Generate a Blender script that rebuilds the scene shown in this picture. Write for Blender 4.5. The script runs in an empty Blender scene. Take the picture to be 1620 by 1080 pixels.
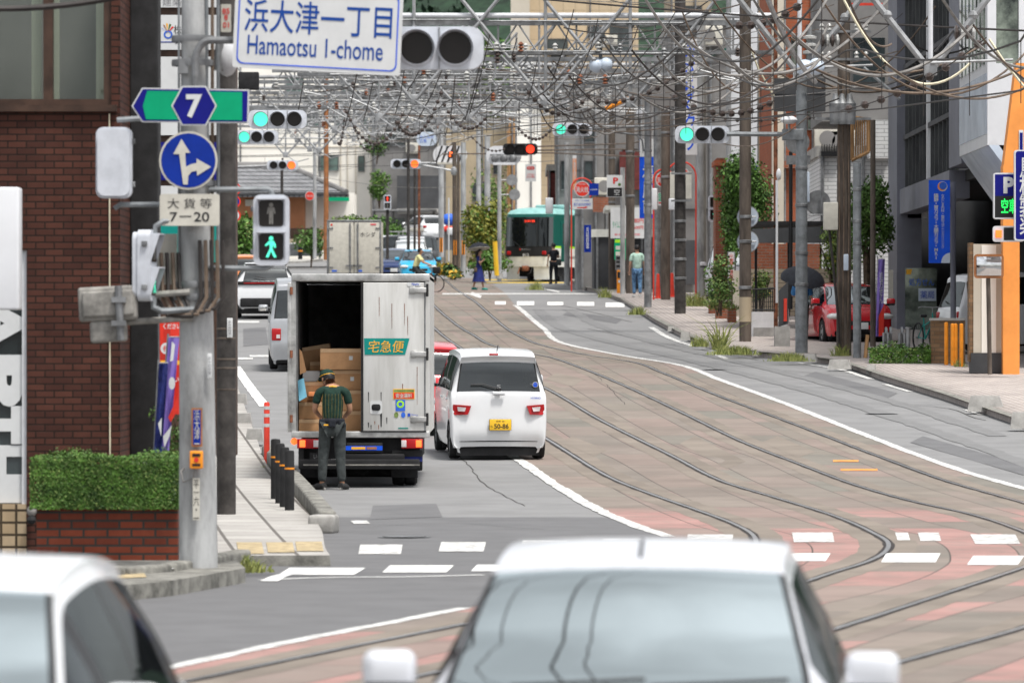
import bpy, bmesh, math, random
import numpy as np
from mathutils import Vector, Matrix
from mathutils.geometry import tessellate_polygon
R = math.radians
rnd = random.Random(7)
SC = bpy.context.scene
COL = SC.collection

# ------------------------------------------------------------ camera, sky, sun
F = 9000.0          # focal length in pixels of a 1620 px wide picture
HC = 2.25           # eye height above the near road
cam = bpy.data.cameras.new('camera')
cam.sensor_width = 36; cam.lens = 200; cam.clip_start = 1; cam.clip_end = 4000
cam.dof.use_dof = True; cam.dof.focus_distance = 98; cam.dof.aperture_fstop = 4.8
camo = bpy.data.objects.new('camera', cam); COL.objects.link(camo)
camo.location = (0, 0, HC); camo.rotation_euler = (R(90), 0, 0)
SC.camera = camo
SUN_EL, SUN_AZ = R(68), R(142)      # azimuth clockwise from +Y: behind the camera, to the right
w = bpy.data.worlds.new('World'); SC.world = w; w.use_nodes = True
nt = w.node_tree; nt.nodes.clear()
sky = nt.nodes.new('ShaderNodeTexSky'); sky.sky_type = 'NISHITA'; sky.sun_disc = False
sky.sun_elevation = SUN_EL; sky.sun_rotation = SUN_AZ; sky.dust_density = 3.0; sky.air_density = 1.0
hs = nt.nodes.new('ShaderNodeHueSaturation'); hs.inputs['Saturation'].default_value = 0.2
bg = nt.nodes.new('ShaderNodeBackground'); bg.inputs[1].default_value = 0.1
wo = nt.nodes.new('ShaderNodeOutputWorld')
tcw = nt.nodes.new('ShaderNodeTexCoord'); cn = nt.nodes.new('ShaderNodeTexNoise'); cn.inputs['Scale'].default_value = 4.5; cn.inputs['Detail'].default_value = 7
cr_ = nt.nodes.new('ShaderNodeMapRange'); cr_.inputs['From Min'].default_value = .35; cr_.inputs['From Max'].default_value = .65; cr_.inputs['To Min'].default_value = .85; cr_.inputs['To Max'].default_value = 1.75
cm = nt.nodes.new('ShaderNodeMix'); cm.data_type = 'RGBA'; cm.blend_type = 'MULTIPLY'; cm.inputs['Factor'].default_value = 1     # broken cloud
nt.links.new(tcw.outputs['Generated'], cn.inputs['Vector']); nt.links.new(cn.outputs['Fac'], cr_.inputs['Value']); nt.links.new(cr_.outputs[0], cm.inputs['B'])
nt.links.new(sky.outputs[0], hs.inputs['Color']); nt.links.new(hs.outputs[0], cm.inputs['A']); nt.links.new(cm.outputs['Result'], bg.inputs[0]); nt.links.new(bg.outputs[0], wo.inputs[0])
sl = bpy.data.lights.new('sun', 'SUN'); sl.energy = 2.2; sl.angle = R(10); sl.color = (1, .965, .91)
so = bpy.data.objects.new('sun', sl); COL.objects.link(so)
so.rotation_euler = (R(90) - SUN_EL, 0, math.pi - SUN_AZ)
VS = SC.view_settings
VS.view_transform = 'Standard'; VS.look = 'None'; VS.gamma = 1; VS.exposure = 0.86

# ------------------------------------------------------------ where things are
def pch(xs, ys, xq):
    xs = np.asarray(xs, float); ys = np.asarray(ys, float); xq = np.atleast_1d(np.asarray(xq, float))
    h = np.diff(xs); d = np.diff(ys) / h; m = np.zeros(len(xs))
    m[0], m[-1] = d[0], d[-1]
    for i in range(1, len(xs) - 1):
        if d[i-1] * d[i] > 0:
            w1 = 2*h[i] + h[i-1]; w2 = h[i] + 2*h[i-1]
            m[i] = (w1 + w2) / (w1/d[i-1] + w2/d[i])
    k = np.clip(np.searchsorted(xs, xq) - 1, 0, len(h) - 1)
    t = (xq - xs[k]) / h[k]
    t = np.clip(t, 0, 1)
    return ((1+2*t)*(1-t)**2*ys[k] + t*(1-t)**2*h[k]*m[k] + t*t*(3-2*t)*ys[k+1] + t*t*(t-1)*h[k]*m[k+1])
DD = np.arange(-60, 1001, 1.0)
PROF = [(-60, -.05), (20, -.05), (40, -.02), (58, .02), (68, .1), (79, .25), (86.5, .47), (110, 1.2), (140, 2.13), (184, 3.45), (237, 4.45),
        (260, 5.0), (330, 6.5), (400, 8.05), (600, 12.7), (1000, 22)]
ZZ = pch([p[0] for p in PROF], [p[1] for p in PROF], DD)
def zp(d): return float(np.interp(d, DD, ZZ))
_yd = np.arange(24, 900, .5); _yy = 540 + F*(HC - np.interp(_yd, DD, ZZ))/_yd
def dist(py):                       # distance at which the road is seen at picture row py
    i = int(np.argmax(_yy <= py)) if (_yy <= py).any() else len(_yy)-1
    if i == 0: return float(F*(HC+.05)/(py-540))
    a = (_yy[i-1]-py)/(_yy[i-1]-_yy[i])
    return float(_yd[i-1] + a*.5)
def G(px, py, h=0.0):
    d = dist(py)
    if h > .02:
        for _ in range(4): d = dist(py + h*F/d)      # the row at which a surface raised by h is seen
    return Vector(((px-810)/F*d, d, zp(d)+h))
def P(px, py, d): return Vector(((px-810)/F*d, d, HC-(py-540)/F*d))
def X(px, d): return (px-810)/F*d
def Z(py, d): return HC-(py-540)/F*d

# ------------------------------------------------------------ materials
MATS = {}
def M(name, col, rough=.6, metal=0.0, var=.12, scale=4.0, bump=0.0, spec=.28, coat=0.0, emit=0.0, streak=0.0, kind=None, col2=None, bs=40.0):
    m = bpy.data.materials.new(name); m.use_nodes = True
    t = m.node_tree; b = t.nodes['Principled BSDF']
    b.inputs['Roughness'].default_value = rough; b.inputs['Metallic'].default_value = metal
    b.inputs['Specular IOR Level'].default_value = spec
    b.inputs['Coat Weight'].default_value = coat; b.inputs['Coat Roughness'].default_value = .04
    c = (*col, 1)
    if emit:
        b.inputs['Base Color'].default_value = c
        b.inputs['Emission Color'].default_value = c; b.inputs['Emission Strength'].default_value = emit
    elif var or kind:
        tc = t.nodes.new('ShaderNodeTexCoord')
        n = t.nodes.new('ShaderNodeTexNoise'); n.inputs['Scale'].default_value = scale; n.inputs['Detail'].default_value = 8; n.inputs['Roughness'].default_value = .65
        if streak:
            mp = t.nodes.new('ShaderNodeMapping'); mp.inputs['Scale'].default_value = (1, 1, streak)
            t.links.new(tc.outputs['Object'], mp.inputs[0]); t.links.new(mp.outputs[0], n.inputs['Vector'])
        else: t.links.new(tc.outputs['Object'], n.inputs['Vector'])
        r = t.nodes.new('ShaderNodeValToRGB')
        c2 = col2 or tuple(x*(1-2*var) for x in col)
        r.color_ramp.elements[0].position = .36; r.color_ramp.elements[1].position = .62
        r.color_ramp.elements[0].color = (*[max(0, x) for x in c2], 1); r.color_ramp.elements[1].color = (*[min(1, x*(1+var)) for x in col], 1)
        t.links.new(n.outputs['Fac'], r.inputs[0]); t.links.new(r.outputs[0], b.inputs['Base Color'])
        if bump:
            n2 = t.nodes.new('ShaderNodeTexNoise'); n2.inputs['Scale'].default_value = bs; n2.inputs['Detail'].default_value = 6
            t.links.new(tc.outputs['Object'], n2.inputs['Vector'])
            bp = t.nodes.new('ShaderNodeBump'); bp.inputs['Strength'].default_value = bump; bp.inputs['Distance'].default_value = .02
            t.links.new(n2.outputs['Fac'], bp.inputs['Height']); t.links.new(bp.outputs[0], b.inputs['Normal'])
    else:
        b.inputs['Base Color'].default_value = c
    MATS[name] = m
    return m
def brick(name, c1, c2, mortar, w=.22, h=.07, gap=.01, rough=.8, off=.5, var=.35, uv=False, bump=.5):
    m = bpy.data.materials.new(name); m.use_nodes = True
    t = m.node_tree; b = t.nodes['Principled BSDF']; b.inputs['Roughness'].default_value = rough; b.inputs['Specular IOR Level'].default_value = .12
    tc = t.nodes.new('ShaderNodeTexCoord')
    br = t.nodes.new('ShaderNodeTexBrick'); br.offset = off
    if uv: t.links.new(tc.outputs['UV'], br.inputs['Vector'])
    else:
        s = t.nodes.new('ShaderNodeSeparateXYZ'); a = t.nodes.new('ShaderNodeMath'); a.operation = 'ADD'
        cb = t.nodes.new('ShaderNodeCombineXYZ')
        t.links.new(tc.outputs['Object'], s.inputs[0]); t.links.new(s.outputs[0], a.inputs[0]); t.links.new(s.outputs[1], a.inputs[1])
        t.links.new(a.outputs[0], cb.inputs[0]); t.links.new(s.outputs[2], cb.inputs[1]); t.links.new(cb.outputs[0], br.inputs['Vector'])
    br.inputs['Scale'].default_value = 1; br.inputs['Brick Width'].default_value = w; br.inputs['Row Height'].default_value = h
    br.inputs['Mortar Size'].default_value = gap; br.inputs['Mortar Smooth'].default_value = .2
    br.inputs['Color1'].default_value = (*c1, 1); br.inputs['Color2'].default_value = (*c2, 1); br.inputs['Mortar'].default_value = (*mortar, 1)
    n = t.nodes.new('ShaderNodeTexNoise'); n.inputs['Scale'].default_value = 1.3; n.inputs['Detail'].default_value = 9; n.inputs['Roughness'].default_value = .7
    t.links.new(tc.outputs['Object'], n.inputs['Vector'])
    mr = t.nodes.new('ShaderNodeMapRange'); mr.inputs['From Min'].default_value = .3; mr.inputs['From Max'].default_value = .7
    mr.inputs['To Min'].default_value = 1-var; mr.inputs['To Max'].default_value = 1+var*.4
    t.links.new(n.outputs['Fac'], mr.inputs['Value'])
    mx = t.nodes.new('ShaderNodeMix'); mx.data_type = 'RGBA'; mx.blend_type = 'MULTIPLY'; mx.inputs['Factor'].default_value = 1
    t.links.new(br.outputs['Color'], mx.inputs['A']); t.links.new(mr.outputs[0], mx.inputs['B']); t.links.new(mx.outputs['Result'], b.inputs['Base Color'])
    if bump:
        bp = t.nodes.new('ShaderNodeBump'); bp.inputs['Strength'].default_value = bump; bp.inputs['Distance'].default_value = .01; bp.invert = True
        t.links.new(br.outputs['Fac'], bp.inputs['Height']); t.links.new(bp.outputs[0], b.inputs['Normal'])
    MATS[name] = m
    return m
def glass(name, tint=(.06, .07, .075), refl=.12, rough=.02, base=(.01, .012, .014), see=.6, top=.3, gcol=(.9, .95, .95)):
    m = bpy.data.materials.new(name); m.use_nodes = True
    t = m.node_tree; t.nodes.clear()
    o = t.nodes.new('ShaderNodeOutputMaterial'); g = t.nodes.new('ShaderNodeBsdfGlossy'); g.inputs['Roughness'].default_value = rough
    g.inputs['Color'].default_value = (*gcol, 1)
    tr = t.nodes.new('ShaderNodeBsdfTransparent'); tr.inputs[0].default_value = (*tint, 1)
    df = t.nodes.new('ShaderNodeBsdfDiffuse'); df.inputs[0].default_value = (*base, 1)
    m1 = t.nodes.new('ShaderNodeMixShader'); m1.inputs[0].default_value = see
    m2 = t.nodes.new('ShaderNodeMixShader')
    fr = t.nodes.new('ShaderNodeLayerWeight'); fr.inputs['Blend'].default_value = .35
    mr = t.nodes.new('ShaderNodeMapRange'); mr.inputs['To Min'].default_value = refl; mr.inputs['To Max'].default_value = min(1, refl+top)
    t.links.new(fr.outputs['Fresnel'], mr.inputs['Value']); t.links.new(mr.outputs[0], m2.inputs[0])
    t.links.new(df.outputs[0], m1.inputs[1]); t.links.new(tr.outputs[0], m1.inputs[2])
    t.links.new(m1.outputs[0], m2.inputs[1]); t.links.new(g.outputs[0], m2.inputs[2]); t.links.new(m2.outputs[0], o.inputs[0])
    MATS[name] = m
    return m

# ------------------------------------------------------------ mesh builder
class MB:
    def __init__(s): s.v = []; s.f = []; s.m = []; s.sm = []
    def add(s, vs, fs, mat, smooth=False):
        o = len(s.v); s.v += [Vector(v) for v in vs]
        for f in fs: s.f.append([i+o for i in f]); s.m.append(mat); s.sm.append(smooth)
        return s
    def box(s, c, size, mat, rz=0.0, bev=0.0, rx=0.0, ry=0.0):
        hx, hy, hz = size[0]/2, size[1]/2, size[2]/2
        rot = Matrix.Rotation(rz, 3, 'Z') @ Matrix.Rotation(rx, 3, 'X') @ Matrix.Rotation(ry, 3, 'Y')
        c = Vector(c)
        if not bev:
            vs = [c + rot @ Vector((x*hx, y*hy, z*hz)) for z in (-1, 1) for y in (-1, 1) for x in (-1, 1)]
            fs = [(0, 2, 3, 1), (4, 5, 7, 6), (0, 1, 5, 4), (2, 6, 7, 3), (0, 4, 6, 2), (1, 3, 7, 5)]
            return s.add(vs, fs, mat)
        bm = bmesh.new(); bmesh.ops.create_cube(bm, size=1)
        for v in bm.verts: v.co = Vector((v.co.x*size[0], v.co.y*size[1], v.co.z*size[2]))
        bmesh.ops.bevel(bm, geom=bm.edges[:], offset=min(bev, .49*min(size)), segments=3, affect='EDGES', profile=.5)
        bm.verts.index_update()
        s.add([c + rot @ v.co for v in bm.verts], [[v.index for v in f.verts] for f in bm.faces], mat, True); bm.free()
        return s
    def span(s, x0, x1, y0, y1, z0, z1, mat, bev=0.0):
        return s.box(((x0+x1)/2, (y0+y1)/2, (z0+z1)/2), (abs(x1-x0), abs(y1-y0), abs(z1-z0)), mat, 0, bev)
    def rect(s, x0, y0, x1, y1, d, depth, mat, bev=0.0):     # a box whose front face covers these picture coordinates at distance d
        a, b = P(x0, y0, d), P(x1, y1, d)
        return s.span(a.x, b.x, d, d+depth, b.z, a.z, mat, bev)
    def poly(s, pts, mat, ext=None, smooth=False):            # planar polygon, optional extrusion vector
        pts = [Vector(p) for p in pts]; n = len(pts)
        tri = tessellate_polygon([pts])
        nrm = Vector((0, 0, 0))
        for i in range(n): nrm += pts[i].cross(pts[(i+1) % n])
        if ext is None: return s.add(pts, [list(t) for t in tri] if n > 4 else [list(range(n))], mat)
        e = Vector(ext)
        fs = [list(t) for t in tri] + [[i+n for i in t][::-1] for t in tri]
        s.add(pts + [p+e for p in pts], fs, mat)
        s.add(pts + [p+e for p in pts], [[i, (i+1) % n, (i+1) % n+n, i+n] for i in range(n)], mat, smooth)
        return s
    def tube(s, pts, r, mat, n=8, cap=True):
        pts = [Vector(p) for p in pts]; k = len(pts)
        rs = r if isinstance(r, (list, tuple)) else [r]*k
        vs = []; prev = None
        for i, p in enumerate(pts):
            t = (pts[min(i+1, k-1)] - pts[max(i-1, 0)]).normalized()
            if prev is None:
                a = Vector((0, 0, 1)) if abs(t.z) < .9 else Vector((1, 0, 0))
                u = t.cross(a).normalized()
            else: u = (prev - t*prev.dot(t)).normalized()
            prev = u; q = t.cross(u)
            vs += [p + (u*math.cos(2*math.pi*j/n) + q*math.sin(2*math.pi*j/n))*rs[i] for j in range(n)]
        fs = [(i*n+j, i*n+(j+1) % n, (i+1)*n+(j+1) % n, (i+1)*n+j) for i in range(k-1) for j in range(n)]
        s.add(vs, fs, mat, True)
        if cap: s.add(vs[:n], [list(range(n))[::-1]], mat); s.add(vs[-n:], [list(range(n))], mat)
        return s
    def lathe(s, c, prof, mat, n=20, axis='Z', rot=None):    # prof: (radius, height along axis)
        A = {'Z': Matrix.Identity(3), 'X': Matrix(((0, 0, 1), (1, 0, 0), (0, 1, 0))), 'Y': Matrix(((1, 0, 0), (0, 0, 1), (0, -1, 0)))}[axis]
        if rot is not None: A = rot @ A
        c = Vector(c); vs = []
        for r, h in prof: vs += [c + A @ Vector((r*math.cos(2*math.pi*j/n), r*math.sin(2*math.pi*j/n), h)) for j in range(n)]
        fs = [(i*n+j, i*n+(j+1) % n, (i+1)*n+(j+1) % n, (i+1)*n+j) for i in range(len(prof)-1) for j in range(n)]
        return s.add(vs, fs, mat, True)
    def ball(s, c, r, mat, n=10, sq=(1, 1, 1)):
        c = Vector(c); vs = []; fs = []
        k = max(4, n//2)
        for i in range(k+1):
            th = math.pi*i/k
            vs += [c + Vector((r*sq[0]*math.sin(th)*math.cos(2*math.pi*j/n), r*sq[1]*math.sin(th)*math.sin(2*math.pi*j/n), r*sq[2]*math.cos(th))) for j in range(n)]
        fs = [(i*n+j, (i+1)*n+j, (i+1)*n+(j+1) % n, i*n+(j+1) % n) for i in range(k) for j in range(n)]
        return s.add(vs, fs, mat, True)
    def disc(s, c, r, mat, depth=.0, n=28, nrm=(0, -1, 0), r2=None):   # disc facing nrm, thickness behind it
        nv = Vector(nrm).normalized(); a = Vector((0, 0, 1)) if abs(nv.z) < .9 else Vector((1, 0, 0))
        u = a.cross(nv).normalized(); q = nv.cross(u); c = Vector(c)
        pts = [c + u*math.cos(2*math.pi*j/n)*r + q*math.sin(2*math.pi*j/n)*(r2 or r) for j in range(n)]
        s.add(pts, [list(range(n))], mat)
        if depth:
            pb = [p - nv*depth for p in pts]
            s.add(pts+pb, [(j, j+n, (j+1) % n+n, (j+1) % n) for j in range(n)], mat, True); s.add(pb, [list(range(n))[::-1]], mat)
        return s
    def text(s, body, c, w, h, mat, u=(1, 0, 0), v=(0, 0, 1), bold=.0, skew=0.0, ext=0.0, vertical=False):
        if vertical: body = '\n'.join(body)
        vs, fs = glyphs(body, bold, vertical)
        if not vs: return s
        x0 = min(p[0] for p in vs); x1 = max(p[0] for p in vs); y0 = min(p[1] for p in vs); y1 = max(p[1] for p in vs)
        u = Vector(u); v = Vector(v); c = Vector(c)
        if w is None: w = h*(x1-x0)/(y1-y0)
        if h is None: h = w*(y1-y0)/(x1-x0)
        out = []
        for x, y in vs:
            a = ((x-x0)/(x1-x0)-.5)*w; b = ((y-y0)/(y1-y0)-.5)*h
            out.append(c + u*(a + skew*b) + v*b)
        return s.add(out, fs, mat)
    def merge(s, o, M4=None):
        k = len(s.v); s.v += [(M4 @ v if M4 else v.copy()) for v in o.v]
        s.f += [[i+k for i in f] for f in o.f]; s.m += o.m; s.sm += o.sm
        return s
    def xf(s, M4): s.v = [M4 @ v for v in s.v]; return s
    def build(s, name, parent=None, loc=None, ang=35, **kw):
        off = Vector((0, 0, 0)); q = parent
        while q is not None:
            if q.name in LOCALS: off = Vector((0, 0, 0)); break
            off += q.location; q = q.parent
        l = Vector(loc) if loc is not None else Vector((0, 0, 0))
        me = bpy.data.meshes.new(name)
        me.from_pydata([tuple(v - off - l) for v in s.v], [], s.f)
        names = []; idx = []
        for m in s.m:
            if m not in names: names.append(m)
            idx.append(names.index(m))
        for m in names: me.materials.append(MATS[m])
        me.polygons.foreach_set('material_index', idx); me.polygons.foreach_set('use_smooth', s.sm)
        me.update()
        if any(s.sm): me.set_sharp_from_angle(angle=R(ang))
        o = bpy.data.objects.new(name, me); COL.objects.link(o); o.location = l
        if parent is not None: o.parent = parent
        tag(o, **kw)
        return o
LOCALS = set()      # things built in their own coordinates and then placed
_gc = {}
def glyphs(body, bold, vertical):
    k = (body, bold, vertical)
    if k in _gc: return _gc[k]
    c = bpy.data.curves.new('txt', 'FONT'); c.body = body; c.offset = bold; c.resolution_u = 4
    if vertical: c.align_x = 'CENTER'; c.space_line = .82
    o = bpy.data.objects.new('txt', c); COL.objects.link(o)
    dg = bpy.context.evaluated_depsgraph_get(); ev = o.evaluated_get(dg); me = ev.to_mesh()
    r = ([(v.co.x, v.co.y) for v in me.vertices], [list(p.vertices) for p in me.polygons])
    ev.to_mesh_clear(); bpy.data.objects.remove(o); bpy.data.curves.remove(c)
    _gc[k] = r
    return r
def tag(o, label=None, cat=None, group=None, kind=None):
    if label: o['label'] = label
    if cat: o['category'] = cat
    if group: o['group'] = group
    if kind: o['kind'] = kind
    return o
def thing(name, label, cat, loc=(0, 0, 0), group=None):
    o = bpy.data.objects.new(name, None); COL.objects.link(o); o.location = loc; o.empty_display_size = .3
    return tag(o, label, cat, group)
def copy_tree(o, parent=None):
    c = o.copy(); COL.objects.link(c)
    if parent is not None: c.parent = parent
    for ch in list(o.children): copy_tree(ch, c)
    return c
def place(o, loc, rz=0.0, pitch=0.0):
    LOCALS.add(o.name); o.rotation_mode = 'XYZ'; o.location = loc; o.rotation_euler = (pitch, 0, rz)
    return o
def slope(d): return math.atan((zp(d+1.5)-zp(d-1.5))/3)
def arc(c, r, a0, a1, n=10, u=(1, 0, 0), v=(0, 0, 1)):
    u = Vector(u); v = Vector(v); c = Vector(c)
    return [c + u*r*math.cos(a0+(a1-a0)*i/n) + v*r*math.sin(a0+(a1-a0)*i/n) for i in range(n+1)]
def rrect(c, w, h, r, u=(1, 0, 0), v=(0, 0, 1), n=5):
    c = Vector(c); u = Vector(u); v = Vector(v); o = []
    for sx, sy, a in ((1, 1, 0), (-1, 1, 90), (-1, -1, 180), (1, -1, 270)):
        k = c + u*sx*(w/2-r) + v*sy*(h/2-r)
        o += arc(k, r, R(a), R(a+90), n, u, v)
    return o
def sag(a, b, drop, n=14):
    a = Vector(a); b = Vector(b)
    return [a.lerp(b, i/n) - Vector((0, 0, drop*4*(i/n)*(1-i/n))) for i in range(n+1)]
YB = Vector((0, -.004, 0))
# ------------------------------------------------------------ the materials of the place
M('asphalt', (.20, .20, .20), .85, var=.055, scale=1.1, bump=.12, bs=90, spec=.15)
M('asphalt_new', (.125, .125, .128), .85, var=.06, scale=1.5, bump=.12, bs=90, spec=.3)
M('paint_white', (.72, .72, .70), .7, var=.1, scale=5, spec=.2)
M('paint_worn', (.62, .62, .6), .7, var=.15, scale=9, col2=(.22, .215, .21), spec=.3)
M('paint_yellow', (.62, .43, .07), .7, var=.15, scale=6, spec=.3)
M('paint_orange', (.72, .25, .06), .7, var=.2, scale=6)
M('concrete', (.36, .35, .33), .85, var=.18, scale=2, bump=.2)
M('concrete_kerb', (.20, .195, .175), .9, var=.25, scale=5, bump=.3)
M('concrete_pole', (.34, .345, .345), .8, var=.22, scale=3, bump=.15, streak=.3)
M('pole_grey', (.22, .235, .245), .5, metal=.3, var=.15, scale=5)
M('pole_brown', (.105, .085, .07), .8, var=.25, scale=4, streak=.25)
M('pole_dark', (.05, .045, .042), .75, var=.25, scale=4)
M('rust', (.20, .075, .04), .8, var=.3, scale=6)
M('steel', (.31, .315, .32), .5, metal=.4, var=.15, scale=4)
M('steel_dull', (.21, .215, .22), .55, metal=.5, var=.2, scale=4)
M('rail_top', (.42, .41, .40), .3, metal=.9, var=.1)
M('groove', (.035, .03, .028), .9, var=.2)
M('tyre_dark', (.165, .165, .165), .8, var=.05); M('joint', (.04, .036, .033), .9, var=.2)
M('white_metal', (.58, .59, .61), .4, var=.05, scale=6)
M('signal_grey', (.50, .52, .56), .4, var=.06, scale=6)
M('signal_back', (.25, .24, .22), .7, var=.2, scale=7)
M('black', (.012, .012, .013), .5, var=0)
M('black_matt', (.02, .02, .021), .85, var=.2)
M('rubber', (.018, .018, .019), .8, var=.2, scale=10)
M('dark_hole', (.006, .006, .007), .9, var=0)
M('wire_dark', (.035, .03, .028), .6, var=.2)
M('wire_grey', (.2, .19, .18), .55, var=.25, scale=2)
M('wire_brown', (.13, .095, .07), .65, var=.25, scale=2)
M('wire_cream', (.62, .57, .42), .6, var=.1)
M('insulator', (.06, .045, .04), .3, var=.1)
M('ceramic', (.40, .40, .385), .25, var=.08)
M('sign_white', (.56, .57, .57), .45, var=.03, scale=3)
M('sign_cream', (.50, .48, .42), .5, var=.06, scale=6)
M('sign_blue', (.004, .026, .25), .6, spec=.15, var=.08, scale=3)
M('sign_navy', (.006, .008, .17), .6, spec=.15, var=.08, scale=3)
M('blue_bright', (.01, .085, .62), .6, spec=.15, var=.1, scale=2)
M('sign_green', (.0, .30, .14), .6, spec=.15, var=.05, scale=3)
M('blue_ink', (.01, .06, .42), .5, var=0)
M('black_ink', (.02, .02, .022), .5, var=0)
M('red_ink', (.55, .03, .025), .5, var=0)
M('grey_ink', (.2, .2, .21), .5, var=0)
M('sign_red', (.62, .035, .02), .4, var=.05)
M('pink_cloth', (.7, .06, .09), .7, var=.05)
M('red_post', (.60, .05, .03), .5, var=.1)
M('orange_post', (.78, .27, .02), .5, var=.1)
M('orange_wall', (.80, .30, .07), .7, var=.06, scale=1.5)
M('brown_frame', (.055, .03, .02), .5, var=.2)
M('lamp_green', (.06, .58, .37), emit=1.0); M('lamp_green_dim', (.02, .75, .55), emit=1.4)
M('lamp_red', (1, .05, .02), emit=1.0); M('lamp_amber', (1, .13, .02), emit=1.1)
M('lamp_led', (.02, .9, .12), emit=.5)
M('lamp_tail', (1, .15, .03), emit=.9)
M('lens_dark', (.02, .017, .016), .2, var=0)
M('red_plastic', (.36, .012, .015), .2, var=.05)
M('clear_plastic', (.55, .5, .5), .15, var=.05)
M('amber_plastic', (.7, .22, .02), .25, var=.05)
M('headlight', (.62, .63, .62), .1, var=.05)
M('plate_yellow', (.78, .47, .03), .5, var=.03); M('plate_white', (.72, .73, .72), .5, var=.03)
M('car_white', (.62, .63, .64), .25, var=.012, coat=.6)
M('car_silver', (.62, .63, .66), .28, metal=.25, var=.012, coat=.6)
M('van_silver', (.36, .37, .385), .3, metal=.45, var=.02, coat=.5)
M('car_red', (.50, .018, .025), .25, var=.02, coat=.7)
M('car_aqua', (.02, .36, .60), .25, var=.02, coat=.7)
M('car_navy', (.025, .05, .16), .22, metal=.3, var=.02, coat=.8)
M('car_orange', (.62, .22, .08), .3, var=.03, coat=.5)
M('car_black', (.015, .015, .017), .2, var=0, coat=.8)
M('seat', (.035, .035, .038), .9, var=.1)
M('truck_white', (.54, .54, .525), .45, var=.04, scale=3, streak=.12, col2=(.40, .395, .375))
M('truck_alu', (.42, .42, .41), .45, metal=.5, var=.2, scale=5)
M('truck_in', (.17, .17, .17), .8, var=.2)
M('carton', (.42, .235, .115), .8, var=.1, scale=3); M('carton_edge', (.30, .165, .08), .85, var=.1)
M('tape', (.50, .33, .19), .5, var=.05)
M('teal', (.0, .22, .19), .5, var=.05); M('gold', (.80, .40, .03), .5, var=.03)
M('sky_paper', (.22, .55, .72), .6, var=.05)
M('skin', (.42, .24, .165), .55, var=.06, scale=20)
M('skin_tan', (.34, .18, .11), .55, var=.06, scale=20)
M('hair', (.012, .01, .01), .5, var=.2, scale=30)
M('cloth_green', (.008, .030, .021), .85, bump=.9, bs=16, var=.15, scale=12); M('cloth_stripe', (.09, .08, .02), .85, bump=.9, bs=16, var=.1)
M('cloth_slate', (.045, .052, .052), .9, bump=.9, bs=16, var=.15, scale=10)
M('cloth_black', (.014, .016, .022), .9, bump=.9, bs=16, var=.15, scale=10)
M('cloth_navy', (.014, .022, .13), .85, bump=.9, bs=16, var=.18, scale=9)
M('cloth_mint', (.36, .52, .44), .9, bump=.9, bs=16, var=.1, scale=9)
M('cloth_lemon', (.62, .60, .30), .9, bump=.9, bs=16, var=.08, scale=9)
M('denim', (.11, .22, .36), .9, bump=.9, bs=16, var=.2, scale=12, col2=(.05, .10, .2)); M('cloth_blue', (.06, .22, .5), .9, bump=.9, bs=16, var=.15, scale=9)
M('shoe_white', (.6, .6, .58), .7, var=.05); M('shoe_dark', (.03, .03, .03), .7, var=.1)
M('leaf', (.07, .13, .03), .6, var=.4, scale=14, col2=(.028, .06, .014)); M('leaf_hedge', (.07, .15, .022), .6, var=.4, scale=5, col2=(.022, .055, .009))
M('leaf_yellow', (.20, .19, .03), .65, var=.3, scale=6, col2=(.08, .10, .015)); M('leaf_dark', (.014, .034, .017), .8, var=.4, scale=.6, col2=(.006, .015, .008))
M('leaf_pale', (.16, .22, .06), .7, var=.3, scale=9, col2=(.07, .11, .03)); M('grass_dry', (.24, .25, .08), .8, var=.3, scale=12, col2=(.09, .13, .03))
M('flower', (.75, .45, .06), .7, var=.1)
M('bark', (.09, .065, .045), .9, var=.3, scale=8)
M('soil', (.06, .045, .03), .95, var=.3, scale=8)
M('wall_cream', (.52, .47, .39), .8, var=.05, scale=.4); M('wall_white', (.84, .81, .74), .8, var=.04, scale=.3)
M('wall_tan', (.40, .33, .23), .85, var=.07, scale=.5); M('wall_grey', (.19, .185, .18), .8, var=.12, scale=.5)
M('wall_dark', (.06, .062, .066), .7, var=.15, scale=.7); M('wall_slate', (.155, .16, .19), .55, var=.1, scale=.6)
M('wall_ochre', (.38, .17, .085), .85, var=.08, scale=.6); M('wall_maroon', (.12, .028, .025), .7, var=.15)
M('wood', (.42, .24, .11), .7, var=.3, scale=6, streak=.1); M('fence_brown', (.07, .045, .035), .8, var=.2)
M('panel_white', (.64, .65, .67), .35, var=.04, scale=.8); M('panel_sky', (.50, .57, .66), .25, var=.1, scale=.9)
M('tile_white', (.66, .66, .66), .4, var=.05)
M('window_dark', (.03, .04, .042), .08, var=.35, scale=.7, spec=.8); M('window_green', (.11, .17, .15), .1, var=.3, scale=.5, spec=.8)
M('window_grey', (.26, .30, .25), .05, metal=.55, var=.4, scale=1.4, spec=.9, col2=(.03, .04, .038)); M('rail_concrete', (.20, .172, .145), .85, var=.10, scale=.5, spec=.15); M('sign_ink', (.004, .05, .26), .5, var=0)  # window_grey: reflections painted into the pane colour as greenish and dark mottling
M('curtain', (.75, .73, .62), .9, var=.1, scale=1, streak=.02)
M('tram_green', (.0, .078, .062), .35, var=.06, coat=.3); M('tram_roof', (.22, .42, .40), .45, var=.08)
M('tram_cream', (.62, .62, .57), .45, var=.08, scale=2); M('tram_lime', (.34, .68, .03), .4, var=.05)
M('mirror_frame', (.32, .13, .05), .5, var=.15)
M('tactile', (.40, .32, .19), .8, var=.2, scale=10)
M('sky_mirror', (.6, .6, .6), .04, metal=1, var=0)
M('scrub_blue', (.03, .12, .55), .6, var=.1)
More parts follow.
